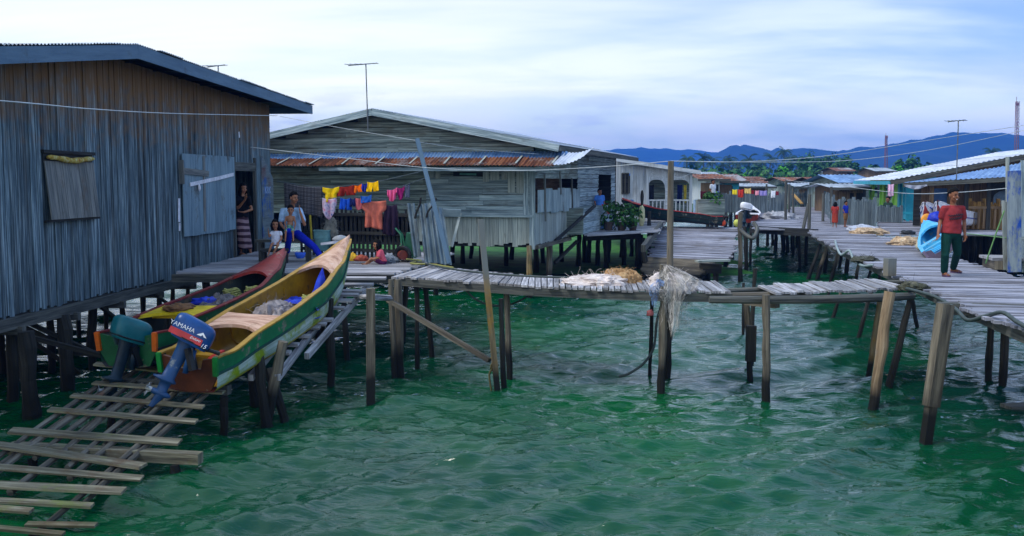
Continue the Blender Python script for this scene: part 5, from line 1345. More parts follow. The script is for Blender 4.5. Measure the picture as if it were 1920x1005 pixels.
for px, py, tx, ty in ((1318, 536, 1318, 494), (1328, 532, 1328, 496), (1343, 536, 1343, 498), (1212, 530, 1206, 470), (1200, 512, 1202, 440), (1360, 500, 1362, 480), (1345, 490, 1350, 470), (1270, 535, 1270, 512), (1372, 484, 1374, 460)):
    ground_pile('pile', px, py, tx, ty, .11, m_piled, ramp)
q = MB(); q.bar(Y(1312, 502, 31), Y(1352, 504, 31), .2, .3); q.build('crosspiece', m_piled, ramp)
q = MB(); q.bar(Y(1306, 490, 30.6), Y(1366, 488, 30.9), .25, .06); q.build('loose_plank', m_skirt, ramp)
post('mooring_post', 'tall grey post at the right side of the log ramp, near the white motor', 1389, 527, 1388, 398, .085, m_pile)
post('mooring_post', 'dark post just right of the tall grey post by the ramp', 1399, 512, 1397, 425, .085, m_piled)
post('mooring_post', 'thin dark post third from the ramp beside the channel', 1406, 500, 1408, 430, .06, m_piled)
rope('crooked grey branch lashed between the posts at the ramp', [Y(1386, 428, 33), Y(1398, 440, 32.5), Y(1412, 446, 32.3), Y(1420, 430, 33), Y(1414, 418, 33.5)], .07, m_beam, 'branch', 'branch')

# side platform of the clapboard house with plants
sp_ = thing('side_platform', 'dark timber platform with plants beside the clapboard house', 'platform', Z(1170, 440, 0))
q = MB(); deck_boards(q, [Z(1098, 441, 1.6), Z(1112, 415, 1.6)], [Z(1236, 434, 1.6), Z(1250, 412, 1.6)], 30, over=.08); q.build('decking', m_deck, sp_)
q = MB(); q.bar(Z(1098, 443, 1.45), Z(1200, 440, 1.45), .15, .3); q.build('edge_beam', m_dark, sp_)
for px, py in ((1105, 500), (1135, 512), (1170, 505), (1195, 512), (1206, 498), (1185, 488)):
    ground_pile('pile', px, py, px, 446, .10, m_piled, sp_)
m_leaf = mat('leaf', [(18, 50, 18), (38, 84, 32), (68, 118, 48)], .6, .6, coord='OBJ', isl=.45, rough=.7)
m_leaf2 = mat('bright_leaf', [(30, 92, 14), (52, 130, 22), (84, 160, 40)], .6, .6, coord='OBJ', isl=.35, rough=.7)
m_palm = mat('palm_leaf', [(12, 36, 20), (26, 58, 30), (48, 82, 42)], .6, .6, coord='OBJ', isl=.4, rough=.7)
def leaves(q, c, r, n, sz, flat=.6):
    cs = [(V((R(-.6, .6) * r[0], R(-.6, .6) * r[1], R(-.55, .75) * r[2])), R(.3, .6)) for _ in range(9)]
    for _ in range(n):
        o, k = random.choice(cs)
        d = V((random.gauss(0, 1), random.gauss(0, 1), random.gauss(0, 1))).normalized()
        p = V(c) + o + V((d.x * r[0] * k, d.y * r[1] * k, d.z * r[2] * k)) * R(.55, 1.05)
        nrm_ = (d + V((R(-.7, .7), R(-.7, .7), R(-.2, 1)))).normalized(); f, x, u = frame(nrm_, (R(-1, 1), R(-1, 1), R(-1, 1)))
        s = sz * R(.6, 1.4); q.face([p - x * s, p + u * s * flat, p + x * s, p - u * s * flat], [(0, 0), (1, 0), (1, 1), (0, 1)])
pl = thing('potted_plants', 'thicket of dark leafy plants with red flowers on the side platform', 'plants', Z(1165, 432, 1.6))
q = MB(); c = Z(1165, 432, 1.6); leaves(q, c + V((0, 0, .5)), (.75, .4, .55), 900, .07); q.build('foliage', m_leaf, pl)
q = MB(); leaves(q, c + V((-.3, -.2, .8)), (.4, .3, .3), 26, .05); q.build('flowers', pc('red_flower', (170, 40, 34)), pl)
for dx in (-.45, 0, .4):
    q = MB(); q.tube([c + V((dx, 0, 0)), c + V((dx, 0, .3))], [.12, .17], 12); q.build('pot', pc('dark_pot', (60, 48, 44)), pl)
q = MB(); c = Z(1183, 412, 1.6); q.tube([c, c + V((0, 0, .02)), c + V((0, 0, .3)), c + V((0, 0, .32)), c + V((0, 0, .62)), c + V((0, 0, .64)), c + V((0, 0, .9))], [.28, .3, .3, .315, .3, .315, .29], 20); tag(q.build('barrel', pc('blue_barrel', (54, 112, 176)), loc=c), 'blue plastic barrel standing behind the plants by the white house', 'barrel')
q = MB(); c = Z(1155, 412, 1.6); q.bar(c + V((-.65, 0, .2)), c + V((.45, 0, .2)), .03, 1.0 - .02) if 0 else q.box(c + V((0, 0, .42)), (1.1, .05, .84)); tag(q.build('board_screen', m_skirt, loc=c), 'pale board screen standing left of the blue barrel', 'screen')
q = MB(); c = Z(1132, 431, 1.6); mound(q, c + V((0, 0, .1)), .3, .2, .18, .4, 3); tag(q.build('bag', pc('blue_bag', (74, 118, 190)), smooth=True, loc=c), 'pale blue bag slumped at the left corner of the side platform', 'bag')
q = MB(); c = Z(1203, 424, 1.6); q.blob(c + V((0, 0, .38)), (.13, .12, .42), 14, 14, .15, 3); tag(q.build('hanging_sack', pc('cream_sack', (184, 180, 140)), smooth=True, loc=c), 'cream sack hanging upright on a post beside the dark boat', 'sack')
q = MB(); c = Z(1203, 424, 1.6); q.tube([c + V((.02, .12, -.2)), c + V((.02, .12, 1.3))], .05, 8); q.blob(c + V((.02, .1, 1.1)), (.07, .07, .28), 8, 10); tag(q.build('mooring_post', m_piled, loc=c), 'dark post behind the cream sack', 'post')
post('mooring_post', 'dark short post at the corner of side platform and log ramp', 1217, 500, 1216, 396, .09, m_piled)

# ------------------------------------------------------------------ white house with veranda
wy = 44.0
wh = thing('white_house', 'whitewashed board house with arched veranda openings and white balusters', 'house', Y(1235, 410, wy))
P_ = lambda x, y, o=0.0: Y(x, y, wy - o)
xw0, xw1, xv1 = P_(1150, 400).x, P_(1213, 400).x, P_(1294, 400).x
zt = lambda X: 3.3 + (340 - (303 + (X / wy * F + 960 - 1165) * 23 / 150)) / (F / wy)
q = MB(); board_wall(q, V((0, wy, 0)), V((1, 0, 0)), V((0, -1, 0)), xw0, xw1, lambda a: 1.6, lambda a: zt(a), bw=.16, holes=((P_(1169, 0).x, P_(1182, 0).x, P_(0, 363).z, P_(0, 325).z),)); q.build('front_wall', m_white, wh)
q = MB(); X0, X1, zb = P_(1169, 0).x, P_(1182, 0).x, P_(0, 363).z; zt_ = P_(0, 325).z
q.bar((X0, wy - .02, (zb + zt_) / 2), (X1, wy - .02, (zb + zt_) / 2), .03, zt_ - zb); wn_ = q.build('window', m_dark, wh)
for a, b_ in (((X0, zb), (X1, zb)), ((X0, zt_), (X1, zt_)), ((X0, zb), (X0, zt_)), ((X1, zb), (X1, zt_)), (((X0 + X1) / 2, zb), ((X0 + X1) / 2, zt_))):
    q = MB(); q.bar((a[0], wy - .05, a[1]), (b_[0], wy - .05, b_[1]), .05, .05, up=(0, -1, 0)); q.build('window_bar', m_beam, wn_)
# arched openings cut as a spandrel band above
q = MB(); n = 24
def arch(X, xa, xb, zs, zc): t = (X - xa) / (xb - xa) * 2 - 1; return zs + (zc - zs) * max(0, 1 - abs(t) ** 3.2) ** .5
xm = (xw1 + xv1) / 2 - .1
for xa, xb in ((xw1, xm - .06), (xm + .06, xv1)):
    for i in range(n):
        u0, u1 = xa + (xb - xa) * i / n, xa + (xb - xa) * (i + 1) / n
        z0, z1 = arch(u0, xa, xb, 2.9, 3.37), arch(u1, xa, xb, 2.9, 3.37)
        q.prism([(u0, wy - .03, z0), (u1, wy - .03, z1), (u1, wy - .03, zt(u1)), (u0, wy - .03, zt(u0))], (0, .05, 0))
q.prism([(xm - .06, wy - .03, 1.6), (xm + .06, wy - .03, 1.6), (xm + .06, wy - .03, zt(xm)), (xm - .06, wy - .03, zt(xm))], (0, .05, 0)); q.build('arcade', m_white, wh)
for X in (xw1, xv1):
    q = MB(); q.bar((X, wy - .05, 1.6), (X, wy - .05, zt(X)), .12, .1, up=(0, -1, 0)); q.build('veranda_post', m_white, wh)
q = MB(); X = xw1 + .08
while X < xv1 - .05: q.bar((X, wy - .02, 1.72), (X, wy - .02, 2.45), .05, .04, up=(0, -1, 0)); X += .17
q.build('balusters', m_white, wh)
for z in (1.72, 2.47):
    q = MB(); q.bar((xw1, wy - .02, z), (xv1, wy - .02, z), .06, .07); q.build('handrail', m_white, wh)
q = MB(); q.prism([(xw0, wy - .2, 1.5), (xv1 + .1, wy - .2, 1.5), (xv1 + .1 + 1.6, wy + 9, 1.5), (xw0, wy + 9, 1.5)], (0, 0, .1)); q.build('floor', m_dark, wh)
q = MB(); siding(q, V((xw1, wy + 2.0, 0)), V((1, 0, 0)), V((0, -1, 0)), lambda z: 0, lambda z: xv1 - xw1 + .4, 1.6, 3.5, bh=.2); q.build('inner_wall', m_clap, wh)
q = MB(); sd_ = V((.17, .985, 0)); siding(q, V((xv1, wy, 0)), sd_, V((.985, -.17, 0)), lambda z: 2.0, lambda z: 9, 1.6, zt(xv1) + .1, bh=.2); q.build('side_wall', m_brown, wh)
q = MB(); q.box(((xw0 + xv1) / 2, wy + 9, 2.6), (xv1 - xw0 + 2, .05, 2.0)); q.build('rear_wall', m_dark, wh)
xe = P_(1316, 0).x; q = MB(); q.corr((xw0, wy - .4, zt(xw0) + .1), (xe, wy - .4, zt(xe) + .1), (xe + 1.6, wy + 9, zt(xe) + .1), (xw0 + 1.6, wy + 9, zt(xw0) + .1), sheet=1); wr = q.build('roof', m_galv, wh)
q = MB(); q.bar((xw0, wy - .42, zt(xw0) + .03), (xe, wy - .42, zt(xe) + .03), .03, .16); q.build('fascia', m_white, wr)
for x0, x1, c_, lb in ((1216, 1226, (40, 44, 60), 'dark shirt hanging at the left of the white house veranda'), (1270, 1279, (30, 40, 90), 'dark blue cloth hanging at the right of the white house veranda'), (1282, 1287, (190, 170, 60), 'yellow cloth hanging by the right post of the veranda')):
    garment('hung_cloth', lb, x0, 346, x1, 380, wy + .5, c_, 'rect', 'cloth')

# the boats by the white house
b3 = Boat('boat', 'dark green boat with red rail lying on the log ramp before the white house', Y(1358, 424, 40.2), Y(1180, 408, 41.8), 4.4, rad(3), dict(top=paint('bottle_green', (16, 40, 44)), line=pc('line_black', (14, 20, 24)), band=paint('bottle_green', (16, 40, 44)), band2=pc('line_black2', (18, 28, 40)), bottom=pc('line_black2', (18, 28, 40)), inside=paint('slate_inside', (52, 58, 54)), rail=paint('red_rail', (178, 52, 52)), rub=pc('line_black', (14, 20, 24)), fore=paint('red_rail', (178, 52, 52)), aft=paint('red_rail', (178, 52, 52)), transom=paint('bottle_green', (16, 40, 44)), post=pc('line_black', (14, 20, 24))), wk=1.1, hk=.8)
b4 = Boat('boat', 'small reddish boat with white-hooded motor facing the channel by the tall grey post', Y(1400, 418, 41.5), Y(1409, 411, 46), 3.6, 0, dict(top=paint('brick_hull', (130, 40, 30)), line=paint('brick_hull', (130, 40, 30)), band=paint('brick_hull', (130, 40, 30)), band2=paint('brick_hull', (130, 40, 30)), bottom=pc('line_black', (14, 20, 24)), inside=paint('slate_inside', (52, 58, 54)), rail=pc('white_paint', (205, 205, 215)), rub=pc('line_black', (14, 20, 24)), fore=pc('white_paint', (205, 205, 215)), aft=pc('white_paint', (205, 205, 215)), transom=paint('brick_hull', (130, 40, 30)), post=paint('brick_hull', (130, 40, 30))), hk=.7)
motor(b4, Y(1398, 394, 41.2), (.9, .3, -.1), (.1, .1, .98), pc('white_hood', (215, 215, 222), rough=.4), paint('dark_leg', (26, 46, 62)), False)
q = MB(); q.blob(Z(1352, 424, 1.5) + V((0, -.2, .14)), (.15, .15, .14), 12, 16); tag(q.build('buoy', pc('orange_buoy', (214, 74, 30)), smooth=True), 'orange buoy at the stern of the dark green boat', 'buoy', 'round buoys')
q = MB(); q.blob(Z(1379, 424, 1.5) + V((0, -.2, .13)), (.13, .13, .15), 12, 16); tag(q.build('buoy', pc('lime_buoy', (190, 196, 90)), smooth=True), 'pale yellow buoy between dark boat and white-hooded motor', 'buoy', 'round buoys')

# ------------------------------------------------------------------ right-hand side: deck, porch house, green house
rdk = thing('side_deck', 'grey deck in front of the porch house, on dark piles right of the boardwalk', 'deck', Z(1780, 432, 0))
q = MB(); deck_boards(q, [Z(1655, 441, ZD), Z(1648, 421, ZD), Z(1640, 408, ZD)], [Z(2010, 440, ZD), Z(1960, 419, ZD), Z(1920, 406, ZD)], 60, over=.1, jit=.02); q.build('decking', m_deckr, rdk)
q = MB(); q.bar(Z(1790, 438, 1.56), Z(2010, 443, 1.56), .1, .14); q.build('edge_beam', m_skirt, rdk)
for px, py, tx in ((1812, 512, 1812), (1823, 505, 1823), (1835, 515, 1836), (1846, 503, 1846), (1855, 516, 1855), (1868, 505, 1868), (1878, 516, 1878), (1888, 503, 1888), (1900, 515, 1900), (1800, 500, 1800), (1842, 490, 1842), (1862, 492, 1862), (1885, 490, 1885), (1825, 488, 1825)):
    ground_pile('pile', px, py, tx, 440, .12, m_piled, rdk)
def fence_px(label, a, b_, h, m, n, group='picket fences in the village', wd=.07, z=ZD):
    A, B_ = Z(*a, z), Z(*b_, z); t = thing('picket_fence', label, 'fence', A, group)
    q = MB()
    for k in range(n):
        p = A.lerp(B_, (k + R(-.15, .15)) / (n - 1)); q.bar(p, p + V((R(-.03, .03), 0, h * R(.92, 1.06))), wd, .03, up=(0, -1, 0))
    q.build('pickets', m, t)
    for f in (.25, .8):
        q = MB(); q.bar(A + V((0, .04, h * f)), B_ + V((0, .04, h * f)), .04, .08); q.build('rail', m, t)
    for k in range(0, 5):
        p = A.lerp(B_, k / 4); q = MB(); q.bar(p + V((0, .06, -.1)), p + V((0, .06, h * 1.12)), .1, .09, up=(0, -1, 0)); q.build('fence_post', m, t)
    return t
m_pick = mat('grey_pickets', [(62, 74, 84), (96, 110, 120), (128, 140, 146)], 1.1, 18, isl=.3)
m_pickb = mat('brown_pickets', [(104, 78, 40), (150, 116, 64), (176, 142, 88)], 1.1, 18, isl=.25)
fence_px('grey picket fence behind the white-hooded motor, hung with washing', (1335, 398), (1472, 399), 1.02, m_pick, 60)
fence_px('grey picket fence running back along the right side of the boardwalk', (1562, 418), (1543, 392), 1.0, m_pick, 30)
fence_px('long grey picket fence right of the two standing children', (1562, 421), (1640, 424), .95, m_pick, 42)
fence_px('grey picket fence further right, in front of the turquoise house', (1640, 416), (1690, 418), .62, m_pick, 30)
fence_px('ochre picket fence in front of the porch house behind the boy', (1818, 430), (1925, 432), .95, m_pickb, 34)
fence_px('low blue and white rail across the far end of the boardwalk', (1522, 388), (1556, 388), .6, m_white, 16)
fence_px('grey picket fence left of the far walkway end', (1482, 386), (1538, 384), .9, m_pick, 26)

# green and turquoise house
G0 = V((16.6, 42, 0)); gr, gw = V((.977, -.21, 0)), V((.21, .977, 0))
def GP(r, w, z): p = G0 + gr * r + gw * w; return V((p.x, p.y, z))
gh_ = thing('green_house', 'lime green and turquoise house under a big pale corrugated roof', 'house', GP(4, 4, 1))
gz = lambda r: 3.42 + .205 * r
m_turq = plain('turquoise_paint', (40, 150, 176), v=.1, sc=2); m_lime = plain('lime_paint', (140, 200, 70), v=.1, sc=2)
q = MB(); board_wall(q, GP(0, 0, 0), gr, -gw, 0, 1.15, lambda a: 1.7, lambda a: gz(a) - .02, bw=.3, jit=.001, gap=.002); q.build('corner_wall', m_turq, gh_)
q = MB(); board_wall(q, GP(0, 0, 0), gr, -gw, 1.15, 11, lambda a: 1.7, lambda a: gz(min(a, 12 - a)) - .02, bw=.3); q.build('front_wall', m_brown, gh_)
q = MB(); board_wall(q, GP(0, 0, 0), gw, -gr, 0, 2.2, lambda a: 1.7, lambda a: 3.4, bw=.3, jit=.001, gap=.002, holes=((.5, 1.2, 2.2, 3.2),)); q.build('side_wall', m_turq, gh_)
q = MB(); board_wall(q, GP(0, 0, 0), gw, -gr, 2.2, 11, lambda a: 1.7, lambda a: 3.4, bw=.3, jit=.001, gap=.002, holes=((3.2, 5.6, 2.1, 3.25), (7, 9.4, 1.8, 3.2))); q.build('side_wall', m_lime, gh_)
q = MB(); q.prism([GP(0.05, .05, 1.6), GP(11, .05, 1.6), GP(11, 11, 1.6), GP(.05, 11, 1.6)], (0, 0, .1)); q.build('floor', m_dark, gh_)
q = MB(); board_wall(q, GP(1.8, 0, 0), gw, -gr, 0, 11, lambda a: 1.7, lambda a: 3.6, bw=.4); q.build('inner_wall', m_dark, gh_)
for w0_, w1_, z0, z1 in ((.4, 1.3, 2.15, 3.25), (3.1, 5.7, 2.05, 3.3), (6.9, 9.5, 1.8, 3.25)):
    for a, b_ in (((w0_, z0), (w1_, z0)), ((w0_, z1), (w1_, z1)), ((w0_, z0), (w0_, z1)), ((w1_, z0), (w1_, z1))):
        q = MB(); q.bar(GP(-.05, a[0], a[1]), GP(-.05, b_[0], b_[1]), .1, .08, up=-gr); q.build('window_frame', m_lime if w0_ > 2 else m_turq, gh_)
q = MB(); q.corr(GP(-.75, -.6, gz(-.75) + .08), GP(6.2, -.6, gz(6.2) + .08), GP(6.2, 11.5, gz(6.2) + .08), GP(-.75, 11.5, gz(-.75) + .08), sheet=1.0, pitch=.2, amp=.02); grf = q.build('roof', mat('pale_roof_sheet', [(150, 160, 180), (182, 190, 206), (208, 212, 222)], .9, 3, isl=.1, rough=.5, stain=((110, 110, 130), .7, .62, .8)), gh_)
q = MB(); q.corr(GP(6.2, -.6, gz(6.2) + .08), GP(13, -.6, gz(-.6) + .08), GP(13, 11.5, gz(-.6) + .08), GP(6.2, 11.5, gz(6.2) + .08), sheet=1.0, pitch=.2, amp=.02); q.build('roof_slope', m_galv, grf)
q = MB(); q.bar(GP(-.75, -.62, gz(-.75) - .03), GP(6.2, -.62, gz(6.2) - .03), .04, .2); q.build('barge_board', m_beam, grf)
q = MB(); q.bar(GP(-.77, -.6, gz(-.75) - .03), GP(-.77, 11.5, gz(-.75) - .03), .04, .16); q.build('fascia', m_turq, grf)
q = MB(); q.bar(GP(.55, -.05, 2.2), GP(.55, -.05, 3.1), .28, .03, up=-gw); q.build('shutter', m_white, gh_)
q = MB(); q.bar(GP(-.02, -.02, 1.72), GP(1.2, -.02, 1.72), .03, .1); q.build('sill', m_turq, gh_)
# turquoise rail before it
t = thing('balustrade', 'turquoise balustrade with white gaps below the turquoise corner', 'balustrade', GP(0, -1.2, 1))
q = MB()
for k in range(10): q.bar(GP(-.6 + k * .24, -1.2, 1.1), GP(-.6 + k * .24, -1.2, 1.95), .12, .03, up=-gw)
q.build('balusters', m_turq, t); q = MB(); q.bar(GP(-.75, -1.2, 2.0), GP(1.75, -1.2, 2.0), .05, .1); q.build('handrail', m_turq, t)
# porch house with blue roof
B0 = Y(1693, 343, 34.0)
def BP(r, w, z): p = V((B0.x, B0.y, 0)) + gr * r + gw * w; return V((p.x, p.y, z))
ph_ = thing('porch_house', 'brown board house with blue corrugated porch roof and arched openings behind the boy', 'house', BP(3, 2, 1.6))
q = MB(); q.corr(B0, Y(1965, 328, 32.6), Y(1965, 297, 39), Y(1745, 336, 41), pitch=.16, amp=.02, sheet=1.1); prf = q.build('porch_roof', m_galvb, ph_)
q = MB(); q.bar(B0 + V((0, -.02, -.07)), Y(1965, 328, 32.58) + V((0, 0, -.07)), .04, .15); q.build('fascia', m_beam, prf)
q = MB(); board_wall(q, BP(0, 2.0, 0), gr, -gw, .95, 8, lambda a: 1.66, lambda a: 3.3 + .04 * a, bw=.22, holes=((1.35, 1.9, 2.2, 3.05), (3.3, 4.6, 1.66, 3.05), (5.0, 6.4, 1.9, 3.1))); q.build('front_wall', m_brown, ph_)
q = MB(); q.prism([BP(.95, 3.4, 1.6), BP(8, 3.4, 1.6), BP(8, 3.4, 3.6), BP(.95, 3.4, 3.3)], gw * .05); q.build('rear_wall', m_dark, ph_)
q = MB(); q.bar(BP(1.62, 2.1, 2.2), BP(1.62, 2.1, 3.05), .56, .03, up=-gw); q.build('window_curtain', pc('blue_curtain', (70, 110, 170)), ph_)
q = MB(); q.bar(BP(3.9, 2.6, 1.7), BP(3.9, 2.6, 3.0), 1.1, .03, up=-gw); q.build('doorway_cloth', pc('pale_blue_cloth', (120, 150, 190)), ph_)
def archframe(r0, r1, z0, z1, m):
    q = MB(); n = 18; row = []
    outer = [BP(r0 - .12, 1.9, z0), BP(r0 - .12, 1.9, z1 + .25), BP(r1 + .12, 1.9, z1 + .25), BP(r1 + .12, 1.9, z0)]
    prev = None
    for i in range(n + 1):
        tt_ = i / n; x = r0 + (r1 - r0) * tt_; u = tt_ * 2 - 1; z = z1 - .35 + .35 * max(0, 1 - abs(u) ** 2.5) ** .5
        if prev: q.prism([BP(prev[0], 1.9, prev[1]), BP(x, 1.9, z), BP(x, 1.9, z1 + .25), BP(prev[0], 1.9, z1 + .25)], gw * .05)
        prev = (x, z)
    for x in (r0 - .06, r1 + .06): q.bar(BP(x, 1.92, z0), BP(x, 1.92, z1 + .25), .14, .06, up=-gw)
    q.build('arch_frame', m, ph_)
archframe(3.3, 4.5, 1.66, 3.0, m_dark); archframe(4.9, 6.2, 1.66, 3.0, m_dark)
for r in (.98, 2.1, 2.8, 4.8, 6.5):
    q = MB(); q.bar(BP(r, .3, 1.6), BP(r, .3, 3.24 + .05 * r), .12, .1, up=-gw); q.build('porch_post', m_dark if r > 1.5 else m_brown, ph_)
q = MB()
for k in range(26): q.bar(BP(.98 + k * .17, .3, 1.7), BP(.98 + k * .17, .3, 2.4), .08, .03, up=-gw)
q.build('porch_rail', m_brown, ph_)
q = MB(); q.bar(BP(.9, .28, 2.42), BP(7, .28, 2.42), .05, .08); q.build('handrail', m_brown, ph_)
q = MB(); q.prism([BP(.9, .1, 1.58), BP(8, .1, 1.58), BP(8, 3.5, 1.58), BP(.9, 3.5, 1.58)], (0, 0, .06)); q.build('floor', m_beam, ph_)
q = MB(); q.bar(BP(.1, .0, 3.1), BP(2.5, -.05, 3.08), .03, .28) if 0 else None
garment('hung_cloth', 'grey cloth sagging under the left end of the porch roof', 1696, 346, 1738, 355, 33.6, (140, 144, 160), 'rag', 'cloth')
garment('hung_cloth', 'pink and white cloth hanging at the lime green house window', 1665, 345, 1676, 368, 41.2, (210, 170, 200), 'rect', 'cloth')
antenna('television antenna on a tall thin mast in front of the blue hill', Y(1793, 345, 33.5), Y(1797, 227, 33.5), 6, .36)

# boats on the right
wht = pc('white_paint', (205, 205, 215)); mb_ = paint('maroon_inside', (84, 30, 40))
b5 = Boat('boat', 'light blue boat with mauve side and yellow edge, tilted against the boardwalk behind the boy', Z(1771, 480, 1.7), Y(1756, 446, 25.2), 3.2, rad(-34), dict(top=pc('mauve', (116, 104, 128)), line=pc('yellow_edge', (190, 190, 80)), band=pc('mauve', (116, 104, 128)), band2=pc('mauve', (116, 104, 128)), bottom=pc('yellow_edge', (190, 190, 80)), inside=paint('sky_blue', (70, 168, 214), chip=(140, 170, 180)), rail=paint('sky_blue', (70, 168, 214), chip=(140, 170, 180)), rub=pc('yellow_edge', (190, 190, 80)), fore=paint('sky_blue', (70, 168, 214), chip=(140, 170, 180)), aft=paint('sky_blue', (70, 168, 214), chip=(140, 170, 180)), transom=pc('mauve_dark', (90, 80, 100)), post=pc('mauve', (116, 104, 128))), wk=.72, hk=.62)
def whiteboat(label, o, bow, roll): return Boat('boat', label, o, bow, 4.2, roll, dict(top=wht, line=pc('boat_blue', (28, 60, 150)), band=wht, band2=wht, bottom=paint('red_rail', (178, 52, 52)), inside=mb_, rail=wht, rub=pc('boat_blue', (28, 60, 150)), fore=paint('maroon_deck', (70, 26, 40)), aft=wht, transom=wht, post=wht), wk=1.15, hk=.85)
b6 = whiteboat('white boat with blue line and maroon inside, its bow pointing at the tan nets', Y(1790, 424, 36.2), Y(1728, 424, 32.6), 0)
b7 = whiteboat('second white boat partly hidden behind the boy', Y(1816, 426, 35.5), Y(1764, 424, 32.4), rad(4))
q = MB(); c = Y(1738, 412, 32.2); q.blob(c, (.2, .05, .2), 10, 14); tag(q.build('float_ball', pc('orange_float', (226, 150, 50)), smooth=True, loc=c), 'orange float hanging on the bow of the first white boat', 'float')
q = MB(); c = Y(1754, 412, 32.0); mound(q, c, .25, .2, .25, .3, 3); tag(q.build('tarpaulin', tarp, smooth=True, loc=c), 'blue tarpaulin bundled between the two white bows', 'tarpaulin')

# ------------------------------------------------------------------ far village
def hut(label, x0, x1, ype, yea, ybase, yd, roofm, wallm, depth=6, gable=False, win=2, door=True, trim=None):
    s_ = F / yd; X0, X1 = (x0 - 960) / s_, (x1 - 960) / s_
    ze_, zp, z0 = 3.3 + (340 - yea) / s_, 3.3 + (340 - ype) / s_, max(.6, 3.3 + (340 - ybase) / s_)
    t = thing('village_house', label, 'house', ((X0 + X1) / 2, yd + depth / 2, z0), 'houses of the far village')
    ov = .35; nrm_ = V((0, -1, 0)); w_ = X1 - X0; y0, y1 = yd + .4, yd + depth - .4
    q = MB(); q.box(((X0 + X1) / 2, (y0 + y1) / 2, (z0 + ze_) / 2), (w_ - .5, y1 - y0 - .1, ze_ - z0 - .03)); q.build('core', m_dark, t)
    q = MB(); board_wall(q, V((X0 + .25, y0, 0)), V((1, 0, 0)), nrm_, 0, w_ - .5, lambda a: z0, lambda a: ze_, bw=.3); board_wall(q, V((X0 + .25, y0, 0)), V((0, 1, 0)), V((-1, 0, 0)), 0, y1 - y0, lambda a: z0, lambda a: ze_, bw=.3); q.build('wall', wallm, t)
    q = MB(); xm_, ym = (X0 + X1) / 2, yd + depth / 2
    if gable:
        q.corr((X0 - ov, yd, ze_), (X0 - ov, yd + depth, ze_), (xm_, yd + depth, zp), (xm_, yd, zp), pitch=.25, amp=.02, ns=2, sheet=1); q.corr((X1 + ov, yd + depth, ze_), (X1 + ov, yd, ze_), (xm_, yd, zp), (xm_, yd + depth, zp), pitch=.25, amp=.02, ns=2, sheet=1)
        r_ = q.build('roof', roofm, t)
        q = MB(); q.prism([(X0 + .2, y0 + .02, ze_ - .02), (X1 - .2, y0 + .02, ze_ - .02), (xm_, y0 + .02, zp - .05)], (0, .05, 0)); q.build('gable', wallm, t)
    else:
        q.corr((X0 - ov, yd, ze_), (X1 + ov, yd, ze_), (X1 + ov, ym, zp), (X0 - ov, ym, zp), pitch=.25, amp=.02, ns=2, sheet=1); q.corr((X1 + ov, yd + depth, ze_), (X0 - ov, yd + depth, ze_), (X0 - ov, ym, zp), (X1 + ov, ym, zp), pitch=.25, amp=.02, ns=2, sheet=1)
        r_ = q.build('roof', roofm, t)
        for xx in (X0 + .22, X1 - .27):
            q = MB(); q.prism([(xx, y0, ze_ - .02), (xx, y1, ze_ - .02), (xx, ym, zp - .03)], (.05, 0, 0)); q.build('gable', wallm, t)
    q = MB(); q.bar((X0 - ov, yd - .02, ze_ - .05), (X1 + ov, yd - .02, ze_ - .05), .04, .14) if not gable else q.bar((X0 - ov, yd - .02, ze_ - .04), (xm_, yd - .02, zp - .04), .04, .14); q.build('fascia', m_beam, r_)
    for k in range(win):
        xc = X0 + w_ * (k + .7) / (win + .6); hz = (ze_ - z0); q = MB(); q.bar((xc, y0 - .04, z0 + hz * .35), (xc, y0 - .04, z0 + hz * .8), min(.9, w_ / 5), .03, up=(0, -1, 0)); wi = q.build('window', m_dark, t)
        q = MB(); q.bar((xc - .5, y0 - .07, z0 + hz * .33), (xc + .5, y0 - .07, z0 + hz * .33), .08, .08); q.build('sill', trim or wallm, wi)
    if door:
        xc = X0 + w_ * .22; q = MB(); q.bar((xc, y0 - .05, z0), (xc, y0 - .05, z0 + (ze_ - z0) * .86), .8, .03, up=(0, -1, 0)); q.build('door', trim or m_brown, t)
    for xx in (X0 + .4, (X0 + X1) / 2, X1 - .4):
        q = MB(); q.tube([(xx, y0 + .1, -.5), (xx, y0 + .1, z0)], .12, 6); q.build('stilt', m_piled, t)
    return t
hut('white-walled village house with patched rust and white roof right of the white veranda', 1318, 1358, 326, 336, 385, 62, m_rust, m_white, 7)
hut('village house with plain brown rusted roof and turquoise front', 1352, 1394, 326, 340, 385, 66, m_rustd, m_turq, 7, win=1, trim=m_brown)
hut('low village house with pale sheet roof over brown boards, behind the fence washing', 1396, 1446, 344, 350, 385, 70, m_galv, m_brown, 6, win=3)
hut('rust-roofed village house behind the pale low one', 1392, 1432, 334, 344, 380, 84, m_rust, m_dark, 7)
hut('long village house with rust and white patched roof beyond the walkway end', 1474, 1536, 332, 340, 380, 90, m_rust, m_clap, 8, win=3)
hut('village house with orange rust roof right of the patched one', 1535, 1580, 332, 342, 380, 82, m_rustd, m_brown, 8)
hut('village house with grey lean roof at the end of the boardwalk', 1498, 1546, 343, 350, 385, 72, m_galv, m_clap, 6, win=2)
hut('small white hut with turquoise door right of the boardwalk end', 1545, 1568, 346, 352, 388, 64, m_galv, m_white, 5, win=1, trim=m_turq)
hut('village house with blue-grey roof left of the lime green house', 1582, 1640, 327, 343, 400, 57, m_galvb, m_clap, 8, win=2)
hut('brown village porch house under the blue-grey roof', 1568, 1630, 345, 352, 402, 52, m_galv, m_brown, 5, win=3)
hut('far house with tan roof among the trees above the village', 1570, 1602, 314, 321, 336, 150, m_rustd, m_brown, 9)
hut('far pale-roofed house among the trees left of the big round tree', 1642, 1676, 314, 321, 338, 140, m_galv, m_brown, 9)
